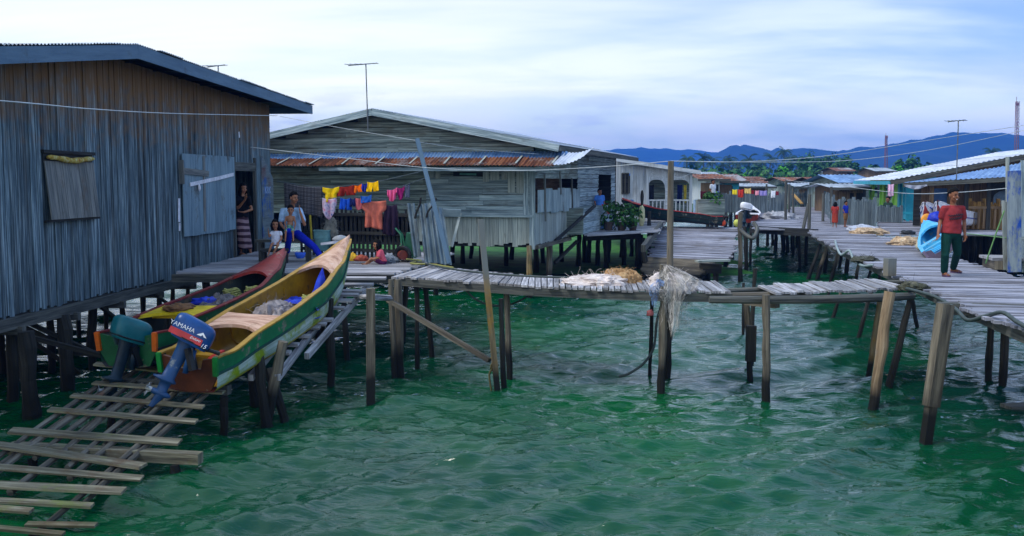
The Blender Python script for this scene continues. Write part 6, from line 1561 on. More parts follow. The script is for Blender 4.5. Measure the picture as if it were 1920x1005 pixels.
hut('far white-roofed house at the foot of the trees', 1553, 1572, 321, 326, 338, 160, m_galv, m_white, 8)
hut('far rust-roofed house left of the bright green tree', 1440, 1470, 337, 342, 372, 100, m_rustd, m_clap, 8)
hut('tiny rust-roofed house in the gap right of the brown-roofed one', 1408, 1432, 331, 336, 360, 110, m_rust, m_brown, 8)
hut('grey-roofed house at the left foot of the palms', 1318, 1346, 322, 328, 350, 120, m_galv, m_clap, 8)
for x0, x1, y0, y1, c_, lb in [(1373, 1382, 355, 365, (220, 200, 50), 'yellow cloth on the far fence'), (1383, 1394, 355, 370, (190, 60, 50), 'red striped cloth on the far fence'), (1396, 1408, 353, 363, (210, 180, 110), 'cream cloth on the far fence'), (1409, 1414, 356, 364, (120, 30, 36), 'maroon cloth on the far fence between cream and pink ones'), (1416, 1423, 357, 366, (220, 150, 170), 'pink cloth on the far fence'), (1424, 1438, 357, 367, (140, 130, 190), 'lilac cloth on the far fence'), (1446, 1454, 357, 371, (210, 215, 225), 'white cloth on the far fence'), (1455, 1460, 358, 366, (110, 40, 50), 'dark red cloth at the right end of the far fence washing'), (1313, 1325, 358, 372, (120, 44, 56), 'dark red cloth at the left of the far fence'), (1337, 1348, 358, 372, (90, 110, 170), 'blue and white cloth on the far fence'), (1326, 1336, 359, 374, (54, 70, 110), 'slate blue cloth between dark red and blue-white ones')]:
    garment('hung_cloth', lb, x0, y0, x1, y1, 52.3, c_, 'rect', 'cloth')
q = MB(); q.bar(Z(1300, 402, 1.9), Z(1352, 405, 1.9), .8, .05); q.bar(Z(1300, 402, 1.7), Z(1352, 405, 1.7), .7, .3); tag(q.build('work_table', m_beam), 'long grey plank table behind the dark green boat', 'table')
q = MB(); c = Z(1331, 402, 1.95); q.box(c + V((0, 0, .3)), (1.1, .5, .6)); q.bar(c + V((-.55, -.26, .6)), c + V((.55, -.26, .6)), .06, .05); tag(q.build('planter_box', m_clap, loc=c), 'grey wooden box planter behind the dark green boat', 'planter')
q = MB(); leaves(q, c + V((0, -.2, .62)), (.5, .3, .3), 260, .07); tag(q.build('plant', m_leaf, loc=c), 'bushy plant growing over the grey box planter', 'plant')
q = MB(); c = Z(1312, 400, 1.95); q.box(c + V((0, 0, .28)), (.5, .4, .56)); q.bar(c + V((-.26, -.2, .57)), c + V((.26, -.2, .57)), .05, .04); tag(q.build('ice_box', pc('pale_blue_box', (150, 180, 215)), loc=c), 'pale blue box beside the grey planter', 'box')
q = MB(); c = Z(1285, 396, 1.9); q.tube([c, c + V((0, 0, .25)), c + V((0, 0, .32)), c + V((0, 0, .4))], [.1, .1, .04, .04], 12); tag(q.build('jug', wht, loc=c), 'white plastic jug standing above the dark green boat rail', 'jug')

# poles, posts and wires in the village
for x, y0, y1, r, lb in [(1473, 412, 338, .06, 'leftmost of the three thin poles where cross deck and boardwalk meet'), (1479, 410, 345, .05, 'middle of the three thin poles where cross deck and boardwalk meet'), (1488, 408, 352, .05, 'rightmost of the three thin poles where cross deck and boardwalk meet'), (1517, 430, 364, .06, 'upright pole at the left edge of the boardwalk by the channel end'), (1543, 415, 362, .06, 'pole where the picket fence turns along the boardwalk'), (1560, 420, 350, .05, 'thin pole just behind the two standing children'), (1436, 398, 345, .05, 'thin pole in the far washing fence')]:
    a = Z(x, y0, ZD); q = MB(); q.tube([a + V((0, 0, -.2)), Y(x + R(-2, 2), y1, a.y)], r, 7); tag(q.build('pole', m_beam, loc=a), lb, 'pole')
a = Z(1506, 430, ZD); q = MB(); q.tube([a, Y(1516, 382, a.y + .5)], .06, 7); tag(q.build('pole', m_beam, loc=a), 'slanting pole leaning on the upright one at the channel end', 'pole')
q = MB(); q.bar(Y(1487, 364, 60), Y(1504, 382, 59), .2, .05); tag(q.build('loose_board', m_pickb), 'orange-brown board slanting at the far end of the boardwalk', 'board')
net('net_heap', 'grey net heap on the cross deck by the thin poles', Z(1462, 410, ZD), (.8, .5, .3), [(110, 114, 124), (150, 152, 160), (180, 180, 186)], 'fishing nets', 160, .01)
wm_ = pc('wire_pale', (170, 178, 184), rough=.5)
def wire(label, pts, r=.010, m=None): return rope(label, pts, r * .62, m or wm_, 'wire', 'wire', 'overhead wires', 5)
wire('white wire crossing the front of the big house to its right eave', [Y(-120, 179, 9.5), Y(60, 194, 11.0), Y(180, 205, 13.0), Y(330, 213, 16.5), Y(520, 217, 22.5)], .012)
wire('wire from the big house eave down to the leaning blue plank', [Y(525, 218, 22.6), Y(640, 240, 22), Y(783, 264, 19.9)], .008)
wire('wire from the leaning blue plank along the rusty awning', [Y(783, 266, 19.9), Y(880, 279, 22), Y(1010, 289, 26)], .008)
wire('wire passing low over the awning to the tall grey pole', [Y(470, 276, 20), Y(660, 298, 19.6), Y(795, 314, 19.2), Y(960, 320, 18.2), Y(1125, 313, 17.4), Y(1258, 302, 16.95)], .010)
wire('upper wire from the tall grey pole to the right edge', [Y(1258, 302, 16.95), Y(1400, 303, 18), Y(1560, 291, 20), Y(1740, 263, 23), Y(1940, 232, 26)], .011)
wire('lower wire from the tall grey pole to the right edge', [Y(1258, 302, 16.95), Y(1430, 304, 19), Y(1600, 300, 22), Y(1760, 278, 25), Y(1940, 240, 28)], .011)
wire('white wire sagging from the far poles to the gate board pole', [Y(1475, 338, 40), Y(1570, 348, 33), Y(1690, 362, 25), Y(1790, 361, 21), Y(1889, 353, 18.4)], .012)
wire('wire from the white house veranda to the tall grey pole', [Y(1300, 322, 43), Y(1280, 332, 30), Y(1258, 330, 16.95)], .008)
def tower(label, x, yt, yb, yd, w):
    a, b_ = Y(x, yb, yd), Y(x, yt, yd); t = thing('radio_tower', label, 'radio tower', a, 'radio towers'); mm = pc('tower_red', (120, 84, 96)); H_ = (b_ - a).length
    for k in range(3):
        an = k * 2.094; o = V((math.cos(an), math.sin(an), 0)); q = MB(); q.tube([a + o * w, b_ + o * w * .35], w * .16, 5); q.build('leg', mm, t)
    q = MB(); n = 16
    for i in range(n):
        f0, f1 = i / n, (i + 1) / n; w0_, w1_ = w * (1 - .65 * f0), w * (1 - .65 * f1)
        for k in range(3):
            a0, a1 = k * 2.094, (k + 1) * 2.094
            q.tube([a + V((math.cos(a0) * w0_, math.sin(a0) * w0_, H_ * f0)), a + V((math.cos(a1) * w1_, math.sin(a1) * w1_, H_ * f1))], w * .09, 4)
    q.build('bracing', mm, t); q = MB(); q.tube([b_, b_ + V((0, 0, H_ * .08))], w * .1, 5); q.build('spike', mm, t)
    q = MB(); q.blob(b_ + V((w * .6, 0, -H_ * .05)), (w * .5, w * .3, w * .8), 8, 10); q.build('aerial', mm, t)
tower('lattice radio tower standing above the village trees', 1661, 254, 318, 300, .6)
tower('tall lattice radio tower at the right edge against the hill', 1906, 190, 300, 260, .6)

# ------------------------------------------------------------------ palms and trees
def palm(label, x, yt, yd, h=None):
    top = Y(x, yt + 5, yd); t = thing('palm_tree', label, 'palm tree', (top.x, yd, 1.1), 'coconut palms behind the village')
    lean = R(-1.2, 1.2); b_ = V((top.x - lean, yd, .6)); q = MB()
    q.tube([b_, b_.lerp(top, .4) + V((-lean * .15, 0, 0)), b_.lerp(top, .75) + V((-lean * .1, 0, 0)), top], [.24, .19, .17, .16], 6); q.build('trunk', m_beam, t)
    q = MB(); nf = 17
    for k in range(nf):
        an = k * 6.283 / nf + R(-.2, .2); el = R(-.35, 1.15); L = R(2.5, 3.4); p = top; dr = V((math.cos(an) * math.cos(el), math.sin(an) * math.cos(el), math.sin(el)))
        sd_ = V((-math.sin(an), math.cos(an), 0)); ns = 9; prev = None
        for i in range(ns + 1):
            f = i / ns; w = .55 * (math.sin(math.pi * min(1, f * .86 + .12))) ** .7
            cur = (p, p + sd_ * w + V((0, 0, -w * .75)), p - sd_ * w + V((0, 0, -w * .75)))
            if prev:   # separate leaflets: one narrow blade each side per step
                d = p - prev[0]
                for sgn in (1, 2):
                    for e in (0, .5):
                        a0 = prev[0] + d * e; a1 = prev[0] + d * (e + .34); tip = prev[sgn].lerp(cur[sgn], e) + d * .5
                        q.face([a0, a1, tip + d * .1, tip], [(0, 0)] * 4)
            prev = cur; p = p + dr * (L / ns); dr = (dr + V((0, 0, -.22))).normalized()
    q.build('crown', m_palm, t)
for i, (x, yt, lb) in enumerate([(1288, 293, 'palm just right of the white house roof, leftmost'), (1304, 301, 'short palm second from the left'), (1319, 292, 'palm on a slim trunk third from the left'), (1335, 297, 'palm fourth from the left above the patched roof'), (1356, 305, 'lower palm with drooping crown above the brown roof'), (1366, 292, 'taller palm behind the drooping one'), (1384, 303, 'small palm right of the taller pair'), (1403, 293, 'palm above the pale low house, left of the trio'), (1419, 299, 'middle palm of the trio above the pale low house'), (1432, 299, 'right palm of the trio above the pale low house'), (1447, 291, 'palm left of the bright green tree'), (1469, 279, 'tallest palm rising against the hill'), (1482, 291, 'palm right of the tallest one'), (1497, 300, 'palm at the left edge of the dense trees'), (1540, 296, 'palm half lost in the dense dark trees'), (1860, 281, 'lone palm top above the pale big roof at right')]):
    palm(lb, x, yt, 235 + 40 * random.random())
def tree(label, x, yt, w, yd, m=None, n=900, tk=.35):
    top = Y(x, yt, yd); s_ = F / yd; rx = w / 2 / s_; zc = max(2.5, top.z * .60); rz = top.z - zc
    t = thing('tree', label, 'tree', (top.x, yd, 1), 'trees behind the village')
    q = MB(); q.tube([(top.x, yd, .2), (top.x + .2, yd, zc * .6), (top.x, yd, zc)], [tk, tk * .8, tk * .5], 7)
    for k in range(5):
        an = k * 1.257; q.tube([(top.x + .1, yd, zc * .6), (top.x + rx * .5 * math.cos(an), yd + rx * .5 * math.sin(an), zc + rz * .3)], [tk * .4, tk * .15], 5)
    q.build('trunk', m_beam, t)
    q = MB(); leaves(q, (top.x, yd, zc), (rx, rx * .9, rz), n, .28, .7); leaves(q, (top.x, yd, zc), (rx * .85, rx * .8, rz * .8), n // 2, .4, .7); q.build('crown', m or m_leaf, t)
for a in [('tall dark tree at the left of the dense clump', 1508, 291, 30, 215), ('broad dark tree in the middle of the dense clump', 1528, 287, 38, 225), ('dark tree at the right of the dense clump', 1556, 293, 36, 215), ('wide dark tree above the blue-grey roof', 1578, 291, 44, 205), ('dark tree sloping down right of the wide one', 1600, 299, 30, 200), ('big round dark tree right of the lattice tower', 1706, 289, 52, 190), ('smaller dark tree left of the big round tree', 1682, 300, 24, 185), ('dark tree in front of the lattice tower', 1640, 303, 26, 190), ('low tree right of the big round tree', 1740, 306, 34, 185), ('dark tree behind the tallest palm', 1472, 306, 34, 230), ('dark tree between the trio of palms and the white house', 1380, 314, 40, 220), ('low dark tree under the leftmost palms', 1330, 316, 44, 220), ('low dark tree under the palm trio', 1420, 314, 46, 220)]:
    tree(*a)
tree('bright green tree glowing among the dark ones', 1466, 311, 30, 175, m_leaf2, 1400)
tree('bright green bush right of the brown rusted roof', 1398, 325, 22, 160, m_leaf2, 700)
tree('light green shrub by the far pale-roofed house', 1634, 318, 22, 150, m_leaf2, 700)
tree('light green shrub left of the big pale roof', 1684, 316, 26, 150, m_leaf2, 800)
q = MB()
for k in range(170):
    x = R(1240, 1790); yd = R(165, 260); top = Y(x, R(311, 330), yd); leaves(q, (top.x, yd, top.z * .5), (R(2.5, 5), 2, top.z * .55), 60, .5, .7)
tag(q.build('undergrowth', m_leaf), kind='stuff')
# ------------------------------------------------------------------ people
def cap(q, p0, p1, r0, r1, n=10):
    p0, p1 = V(p0), V(p1); d = p1 - p0; L = max(d.length, 1e-4); d = d / L; pts, rr = [], []
    for a in (-85, -50, -20): t = rad(a); pts.append(p0 + d * (math.sin(t) * r0)); rr.append(max(r0 * math.cos(t), .001))
    for f in (.25, .5, .75): pts.append(p0.lerp(p1, f)); rr.append(r0 + (r1 - r0) * f)
    for a in (20, 50, 85): t = rad(a); pts.append(p1 + d * (math.sin(t) * r1)); rr.append(max(r1 * math.cos(t), .001))
    q.tube(pts, rr, n)
def rot3(f, u):
    f = V(f).normalized(); s_ = f.cross(V(u)).normalized(); u = s_.cross(f)   # x = right hand of viewer facing figure reversed
    return Matrix(((s_.x, f.x, u.x), (s_.y, f.y, u.y), (s_.z, f.z, u.z)))
def ell(q, c, r, R3, n=12): q.blob(c, r, n, n + 4, 0, 1, M=R3)
def fuse(q, name, m, parent, vox, it=4, smooth=True):
    o = q.build(name, m, parent, smooth=True)
    a = o.modifiers.new('r', 'REMESH'); a.mode = 'VOXEL'; a.voxel_size = vox; a.use_smooth_shade = True
    b = o.modifiers.new('s', 'SMOOTH'); b.factor = .5; b.iterations = it
    bpy.context.view_layer.update()
    me = bpy.data.meshes.new_from_object(o.evaluated_get(bpy.context.evaluated_depsgraph_get()))
    o.modifiers.clear(); old = o.data; o.data = me; me.name = name; bpy.data.meshes.remove(old)
    me.materials.clear(); me.materials.append(m)
    return o
def skin(c): return plain('skin_%d_%d' % (c[0], c[1]), c, v=.06, rough=.55, sc=3, spec=.35, bump=0, isl=0)
SK1, SK2, SK3 = skin((130, 84, 60)), skin((150, 102, 76)), skin((110, 70, 52))
m_hair = plain('black_hair', (13, 12, 14), v=.25, sc=40, rough=.75, bump=.6, isl=0, spec=.12)
def cl(name, c, **k): return plain('garment_' + name, c, v=.1, sc=9, rough=.92, spec=.1, bump=.9, isl=0)

def person(label, J, sk, s=1.0, top=None, sleeve=.55, bottom=None, blen=1.0, skirt=None, dress=None, hair='short', vox=.010, shoes=None, group=None, hs=None):
    """J: joints in world space. keys head,fwd,up,neck,chest,belly,pelvis, sh/el/wr/hp/kn/an + 0|1, toe0|1"""
    hs = hs or s; base = J['pelvis'].copy(); base.z = min(J['an0'].z, J['an1'].z) - .07 * s
    t = thing('person', label, 'person', base, group)
    fw, up = V(J['fwd']).normalized(), V(J.get('up', (0, 0, 1))); H = rot3(fw, up); hx, hf, hu = H.col[0], H.col[1], H.col[2]
    cf = V(J.get('cf', J['fwd'])); cf = cf.normalized(); sw = (J['sh1'] - J['sh0']); Tm = rot3(cf, (J['neck'] - J['pelvis']))
    q = MB(); h = J['head']
    ell(q, h + hu * .02 * hs, (.074 * hs, .092 * hs, .098 * hs), H); ell(q, h + hf * .022 * hs - hu * .052 * hs, (.056 * hs, .066 * hs, .066 * hs), H); ell(q, h + hf * .058 * hs - hu * .098 * hs, (.024 * hs, .022 * hs, .02 * hs), H)
    ell(q, h + hf * .098 * hs - hu * .022 * hs, (.016 * hs, .018 * hs, .013 * hs), H); cap(q, h + hf * .09 * hs + hu * .012 * hs, h + hf * .10 * hs - hu * .018 * hs, .008 * hs, .012 * hs, 8)
    for e in (-1, 1):
        ell(q, h + hx * e * .076 * hs - hu * .012 * hs - hf * .008 * hs, (.012 * hs, .018 * hs, .030 * hs), H); ell(q, h + hx * e * .045 * hs + hf * .064 * hs - hu * .035 * hs, (.022 * hs, .02 * hs, .02 * hs), H)
    cap(q, h - hu * .05 * hs - hf * .012 * hs, J['neck'], .046 * hs, .052 * s)
    ell(q, J['chest'], (.150 * s, .095 * s, .17 * s), Tm); ell(q, J['belly'], (.125 * s, .088 * s, .13 * s), Tm); ell(q, J['pelvis'], (.145 * s, .10 * s, .11 * s), Tm)
    cap(q, J['sh0'], J['sh1'], .052 * s, .052 * s); cap(q, J['neck'], J['chest'], .06 * s, .09 * s)
    for k in ('0', '1'):
        cap(q, J['sh' + k], J['el' + k], .047 * s, .036 * s); cap(q, J['el' + k], J['wr' + k], .037 * s, .025 * s)
        hd = V(J.get('hd' + k, (J['wr' + k] - J['el' + k]))).normalized(); side = V(J.get('hs' + k, cf)); side = (side - hd * side.dot(hd)).normalized(); pn = hd.cross(side)
        pc_ = J['wr' + k] + hd * .045 * s; q.blob(pc_, (.018 * s, .040 * s, .05 * s), 10, 12, M=Matrix((pn, side, hd)).transposed())
        for i, (o_, l_) in enumerate(((.028, .062), (.010, .07), (-.009, .066), (-.027, .052))):
            a = J['wr' + k] + hd * .085 * s + side * o_ * s; m1 = a + hd * l_ * .5 * s + pn * .006 * s; m2 = m1 + hd * l_ * .4 * s + pn * .02 * s
            cap(q, a, m1, .0095 * s, .009 * s, 6); cap(q, m1, m2, .009 * s, .0075 * s, 6)
        a = J['wr' + k] + hd * .03 * s + side * .03 * s; m1 = a + hd * .032 * s + side * .028 * s; cap(q, a, m1, .012 * s, .010 * s, 6); cap(q, m1, m1 + hd * .03 * s, .010 * s, .008 * s, 6)
        cap(q, J['hp' + k], J['kn' + k], .075 * s, .050 * s); cap(q, J['kn' + k], J['an' + k], .050 * s, .032 * s)
        toe = J['toe' + k]; cap(q, J['an' + k] + V((0, 0, -.03 * s)), toe, .034 * s, .026 * s)
        fd_ = (toe - J['an' + k]); fd_.z = 0; fd_ = fd_.normalized() if fd_.length > .01 else V((0, -1, 0)); fs = fd_.cross(V((0, 0, 1)))
        for i in range(5): cap(q, toe + fs * (.02 - i * .011) * s, toe + fd_ * (.04 - .004 * i) * s + fs * (.024 - i * .013) * s, .011 * s, .009 * s, 6)
        cap(q, J['an' + k] + V((0, 0, -.03 * s)), J['an' + k] - fd_ * .035 * s + V((0, 0, -.04 * s)), .032 * s, .028 * s)
    fuse(q, 'body', sk, t, vox)
    # face
    for e in (-1, 1):
        q = MB(); ell(q, h + hx * e * .031 * hs + hf * .0825 * hs + hu * .005 * hs, (.0145 * hs, .008 * hs, .007 * hs), H, 6); q.build('eye', pc('eye_dark', (24, 18, 18), rough=.2), t, smooth=True)
        q = MB(); cap(q, h + hx * e * .015 * hs + hf * .092 * hs + hu * .026 * hs, h + hx * e * .048 * hs + hf * .080 * hs + hu * .026 * hs, .005 * hs, .004 * hs, 6); q.build('eyebrow', m_hair, t, smooth=True)
    q = MB(); cap(q, h - hx * .024 * hs + hf * .083 * hs - hu * .064 * hs, h + hx * .024 * hs + hf * .083 * hs - hu * .064 * hs, .008 * hs, .008 * hs, 6); mo = q.build('mouth', pc('lips', (110, 50, 46)), t, smooth=True)
    if J.get('smile'):
        q = MB(); ell(q, h + hf * .0885 * hs - hu * .063 * hs, (.017 * hs, .006 * hs, .005 * hs), H, 8); q.build('teeth', pc('teeth', (225, 220, 210)), mo, smooth=True)
    # hair
    q = MB(); n1, n2 = 22, 30; P = []
    for i in range(n1 + 1):
        ph = math.pi * i / n1; row = []
        for j in range(n2):
            a = 2 * math.pi * j / n2; d = V((math.sin(ph) * math.cos(a), math.sin(ph) * math.sin(a), math.cos(ph)))
            kk = 1 + .10 * noise.noise(d * 5 + h) + .05 * noise.noise(d * 14 + h)
            face = d.y > .28 and d.z < .50 - .12 * abs(d.x)
            low = d.z < (-.42 if hair == 'short' else -.55)
            g = .84 if face or low or (abs(d.x) > .82 and d.z < .1 and hair == 'short') else 1.17
            p = V((d.x * .076 * g, d.y * .094 * g, d.z * .100 * (1.22 if g > 1 and d.z > 0 else g))) * hs * kk
            row.append(h + hu * .022 * hs - hf * .004 * hs + H @ p)
        P.append(row)
    q.grid(P, closed=True)
    q.build('hair', m_hair, t, smooth=True)
    if hair in ('long', 'bob'):
        q = MB(); L_ = .34 if hair == 'long' else .17
        for k in range(26):
            a = rad(-205 + 230 * k / 25); d = H @ V((math.cos(a) * .078, math.sin(a) * .08 , 0)) * hs * 1.1
            if math.sin(a) > .55: continue
            p = h + hu * .03 * hs + d; q.tube([p, p + d * .12 - hu * L_ * .4 * hs, p - d * .05 - hu * L_ * hs * R(.85, 1.1)], [.022 * hs, .026 * hs, .010 * hs], 6)
        q.build('hair', m_hair, t, smooth=True)
    # clothes
    g = .014 * s
    if top is not None:
        q = MB(); zc = J.get('hem', .10)
        ell(q, J['chest'] - Tm.col[2] * .01 * s, (.158 * s + g, .103 * s + g, .165 * s), Tm); ell(q, J['belly'], (.142 * s + g, .102 * s + g, .15 * s), Tm)
        a = J['chest']; b_ = J['pelvis'].lerp(J['belly'], zc); e = Tm.col[0]
        P = []
        for i in range(9):
            f = i / 8; c = a.lerp(b_, f); w = (.158 - .010 * math.sin(math.pi * f) + .020 * f) * s + g; dd = (.106 + .016 * f) * s + g
            P.append([c + e * (w * math.cos(x)) + Tm.col[1] * (dd * math.sin(x) * (1 + .05 * math.sin(5 * x + 3 * f))) for x in np.linspace(0, 6.2832, 25)[:-1]])
        q.grid(P[::-1], closed=True); q.face(P[0], [(0, 0)] * 24); q.face(P[-1][::-1], [(0, 0)] * 24)
        cap(q, J['sh0'] , J['sh1'], .046 * s + g, .046 * s + g); cap(q, J['neck'] - Tm.col[2] * .035 * s, J['chest'], .062 * s + g, .10 * s + g)
        if sleeve:
            for k in ('0', '1'): cap(q, J['sh' + k], J['sh' + k].lerp(J['el' + k], sleeve), .046 * s + g, .050 * s + g); 
            if sleeve > 1:
                for k in ('0', '1'): cap(q, J['el' + k], J['el' + k].lerp(J['wr' + k], sleeve - 1), .045 * s + g, .036 * s + g)
        o = fuse(q, 'shirt', top, t, vox * 1.15, 3)
    if bottom is not None:
        q = MB(); ell(q, J['pelvis'], (.150 * s + g, .106 * s + g, .115 * s), Tm); cap(q, J['pelvis'], J['pelvis'].lerp(J['belly'], .55), .118 * s, .112 * s)
        for k in ('0', '1'):
            if blen <= 1: cap(q, J['hp' + k], J['hp' + k].lerp(J['kn' + k], blen), .086 * s + g, .068 * s + g)
            else: cap(q, J['hp' + k], J['kn' + k], .084 * s + g, .058 * s + g); cap(q, J['kn' + k], J['kn' + k].lerp(J['an' + k], blen - 1), .058 * s + g, .050 * s + g)
        fuse(q, 'trousers' if blen > 1 else 'shorts', bottom, t, vox * 1.15, 3)
    if skirt is not None:
        m_, f_ = skirt; q = MB(); P = []; a0 = J['pelvis'].lerp(J['belly'], .6); e = Tm.col[0]; path = [a0, J['pelvis'], J['kn0'].lerp(J['kn1'], .5), J['an0'].lerp(J['an1'], .5)]
        half = max(.12 * s, (J['kn1'] - J['kn0']).length / 2 + .09 * s)
        for i in range(22):
            f = f_ * 3 * i / 21; k = min(2, int(f)); c = path[k].lerp(path[k + 1], f - k); w = [.15 * s, .17 * s, half, half * 1.02]; ww = w[k] + (w[k + 1] - w[k]) * (f - k) + g
            P.append([c + e * (ww * math.cos(x)) + Tm.col[1] * (ww * .74 * math.sin(x) * (1 + .07 * math.sin(6 * x + f))) for x in np.linspace(0, 6.2832, 31)[:-1]])
        q.grid(P[::-1], closed=True); q.face(P[0], [(0, 0)] * 30); q.face(P[-1][::-1], [(0, 0)] * 30); fuse(q, 'sarong' if f_ > .8 else 'skirt', m_, t, vox * 1.2, 2)
    if shoes is not None:
        for k in ('0', '1'):
            toe = J['toe' + k]; a = J['an' + k]; fd_ = (toe - a); fd_.z = 0; fd_.normalize(); fs = fd_.cross(V((0, 0, 1)))
            q = MB(); z = base.z + .012; pol = []
            for x in np.linspace(0, 6.2832, 21)[:-1]: pol.append(V(((a + fd_ * (.065 + .135 * math.cos(x)) * s + fs * (.045 + .008 * math.cos(x)) * math.sin(x) * s).x, (a + fd_ * (.065 + .135 * math.cos(x)) * s + fs * .046 * math.sin(x) * s).y, toe.z - .034 * s)))
            q.prism(pol, (0, 0, .02)); q.tube([toe + fs * .04 * s - V((0, 0, .02)), toe + V((0, 0, .022)) * s + fs * .01, toe - fs * .04 * s - V((0, 0, .02))], .012 * s, 6); q.build('sandal', shoes, t)
    return t, J, H

Jp = lambda x, y, d: Y(x, y, d)
# --- the boy walking
d0_ = Z(1771, 518, ZD); d1_ = Z(1789, 512, ZD); yb = d0_.y
J = dict(fwd=(.30, -1, -.08), cf=(.12, -1, 0), head=Jp(1788, 366, yb), neck=Jp(1787, 386, yb + .03), chest=Jp(1786, 402, yb + .02), belly=Jp(1784, 424, yb), pelvis=Jp(1783, 438, yb + .02),
    sh0=Jp(1770, 391, yb), sh1=Jp(1804, 391, yb + .06), el0=Jp(1763, 415, yb + .04), wr0=Jp(1759, 439, yb - .10), el1=Jp(1808, 416, yb + .12), wr1=Jp(1809, 440, yb + .02),
    hp0=Jp(1775, 440, yb), hp1=Jp(1792, 440, yb + .05), kn0=Jp(1772, 478, yb - .10), kn1=Jp(1795, 474, yb + .12), an0=d0_ + V((0, .02, .075)), an1=d1_ + V((0, .05, .085)), toe0=d0_ + V((.01, -.12, .03)), toe1=d1_ + V((.06, -.10, .035)), smile=True, hem=.05)
boy, J, H = person('boy in maroon T-shirt and dark green trousers walking along the boardwalk, smiling', J, SK1, .97, top=cl('maroon', (136, 50, 54)), sleeve=.62, bottom=cl('dark_green', (18, 54, 50)), blen=1.92, vox=.0075, shoes=pc('mauve_sandal', (84, 62, 92)), hair='short', hs=1.0)
mt = pc('shirt_print', (40, 18, 34))
cw = J['chest'].lerp(J['belly'], .12); nf = V((.12, -1, 0)).normalized(); rx_ = V((1, .12, 0)).normalized()
for r_, (dz, wd, x_) in enumerate(((.015, .27, .01), (-.04, .23, 0))):
    q = MB(); pts = []
    for i in range(60):
        f = i / 59; x = (f - .5) * wd + x_; yy = dz + .016 * math.sin(f * 44 + r_ * 2) * (1 - .3 * math.sin(9 * f)) + .008 * math.sin(f * 97) + (f - .5) * .03
        dep = .128 - 1.9 * x * x
        pts.append(cw + rx_ * x + nf * dep + V((0, 0, yy)))
    q.tube(pts, .0075, 5); q.build('shirt_lettering', mt, boy)

# --- the woman in the doorway
yw = 22.95; fl = lambda p: V((p.x, p.y, ZD - .05))
f0_, f1_ = fl(Jp(452, 480, yw)), fl(Jp(462, 480, yw))
wm = new_mat('striped_sarong'); 
def striped(name, c0, c1, sc, dr='Z'):
    m, nt, N, L, B = new_mat(name); tc = N.new('ShaderNodeTexCoord'); w = N.new('ShaderNodeTexWave'); w.bands_direction = dr; w.inputs['Scale'].default_value = sc; w.inputs['Distortion'].default_value = 2.5; w.inputs['Detail Scale'].default_value = 1.5
    L.new(tc.outputs['Object'], w.inputs['Vector']); r = N.new('ShaderNodeValToRGB'); r.color_ramp.elements[0].position = .45; r.color_ramp.elements[0].color = lin(c0); r.color_ramp.elements[1].position = .6; r.color_ramp.elements[1].color = lin(c1)
    L.new(w.outputs['Fac'], r.inputs[0]); L.new(r.outputs[0], B.inputs['Base Color']); B.inputs['Roughness'].default_value = .95; return m
J = dict(fwd=(.75, -.75, -.12), cf=(.8, -.6, 0), head=Jp(456, 353, yw), neck=Jp(455, 369, yw), chest=Jp(454, 382, yw), belly=Jp(453, 397, yw), pelvis=Jp(453, 409, yw),
    sh0=Jp(445, 372, yw - .06), sh1=Jp(466, 372, yw + .06), el0=Jp(446, 391, yw - .12), wr0=Jp(460, 374, yw - .22), el1=Jp(472, 393, yw - .1), wr1=Jp(457, 398, yw - .26), hd0=V((.1, -.1, 1)), hd1=V((-1, -.1, .1)),
    hp0=Jp(449, 411, yw), hp1=Jp(459, 411, yw), kn0=Jp(451, 444, yw - .05), kn1=Jp(464, 444, yw - .05), an0=f0_ + V((0, 0, .07)), an1=f1_ + V((.1, 0, .07)), toe0=f0_ + V((.1, -.1, .03)), toe1=f1_ + V((.2, -.1, .03)))
person('woman with long black hair in black top and striped sarong standing in the doorway', J, SK2, .93, top=cl('black', (22, 20, 24)), sleeve=.55, skirt=(striped('striped_sarong_cloth', (54, 30, 44), (142, 116, 122), 2.2), .93), hair='long', vox=.010)

# --- the seated man and toddler
ym = 20.6; seat = thing('bench', 'rough wooden bench under the man in blue trousers, beside the house', 'bench', V(Jp(556, 480, ym)))
c = Jp(548, 447, ym); q = MB(); q.bar(c + V((-.75, .05, -.05)), c + V((.42, .05, -.05)), .36, .05); q.build('seat', m_beam, seat)
for dx in (-.65, .32):
    for dy in (-.08, .18):
        q = MB(); q.bar(V((c.x + dx, c.y + dy, ZD)), V((c.x + dx, c.y + dy, c.z - .06)), .06, .06); q.build('leg', m_beam, seat)
fa = Z(538, 490, ZD); fb = Jp(600, 488, ym - .5); fb.z = ZD
J = dict(fwd=(.72, -.6, -.1), cf=(.25, -1, 0), head=Jp(551, 371, ym - .08), neck=Jp(548, 391, ym), chest=Jp(547, 405, ym), belly=Jp(548, 425, ym + .03), pelvis=Jp(549, 438, ym + .06),
    sh0=Jp(530, 395, ym + .02), sh1=Jp(562, 394, ym - .02), el0=Jp(526, 420, ym - .1), wr0=Jp(534, 430, ym - .36), el1=Jp(571, 421, ym - .18), wr1=Jp(563, 398, ym - .26), hd1=V((-.25, .1, 1)),
    hp0=Jp(543, 438, ym), hp1=Jp(557, 438, ym), kn0=Jp(542, 434, ym - .44), kn1=Jp(590, 464, ym - .30), an0=fa + V((0, 0, .07)), an1=fb + V((.06, 0, .07)), toe0=fa + V((-.02, -.13, .03)), toe1=fb + V((.14, -.08, .03)), hem=.0)
person('man in pale blue shirt and bright blue trousers sitting with toddler, hand at mouth', J, SK2, .98, top=cl('pale_blue', (150, 178, 210)), sleeve=.7, bottom=cl('bright_blue', (20, 36, 160)), blen=1.72, vox=.010)
yt = ym - .30
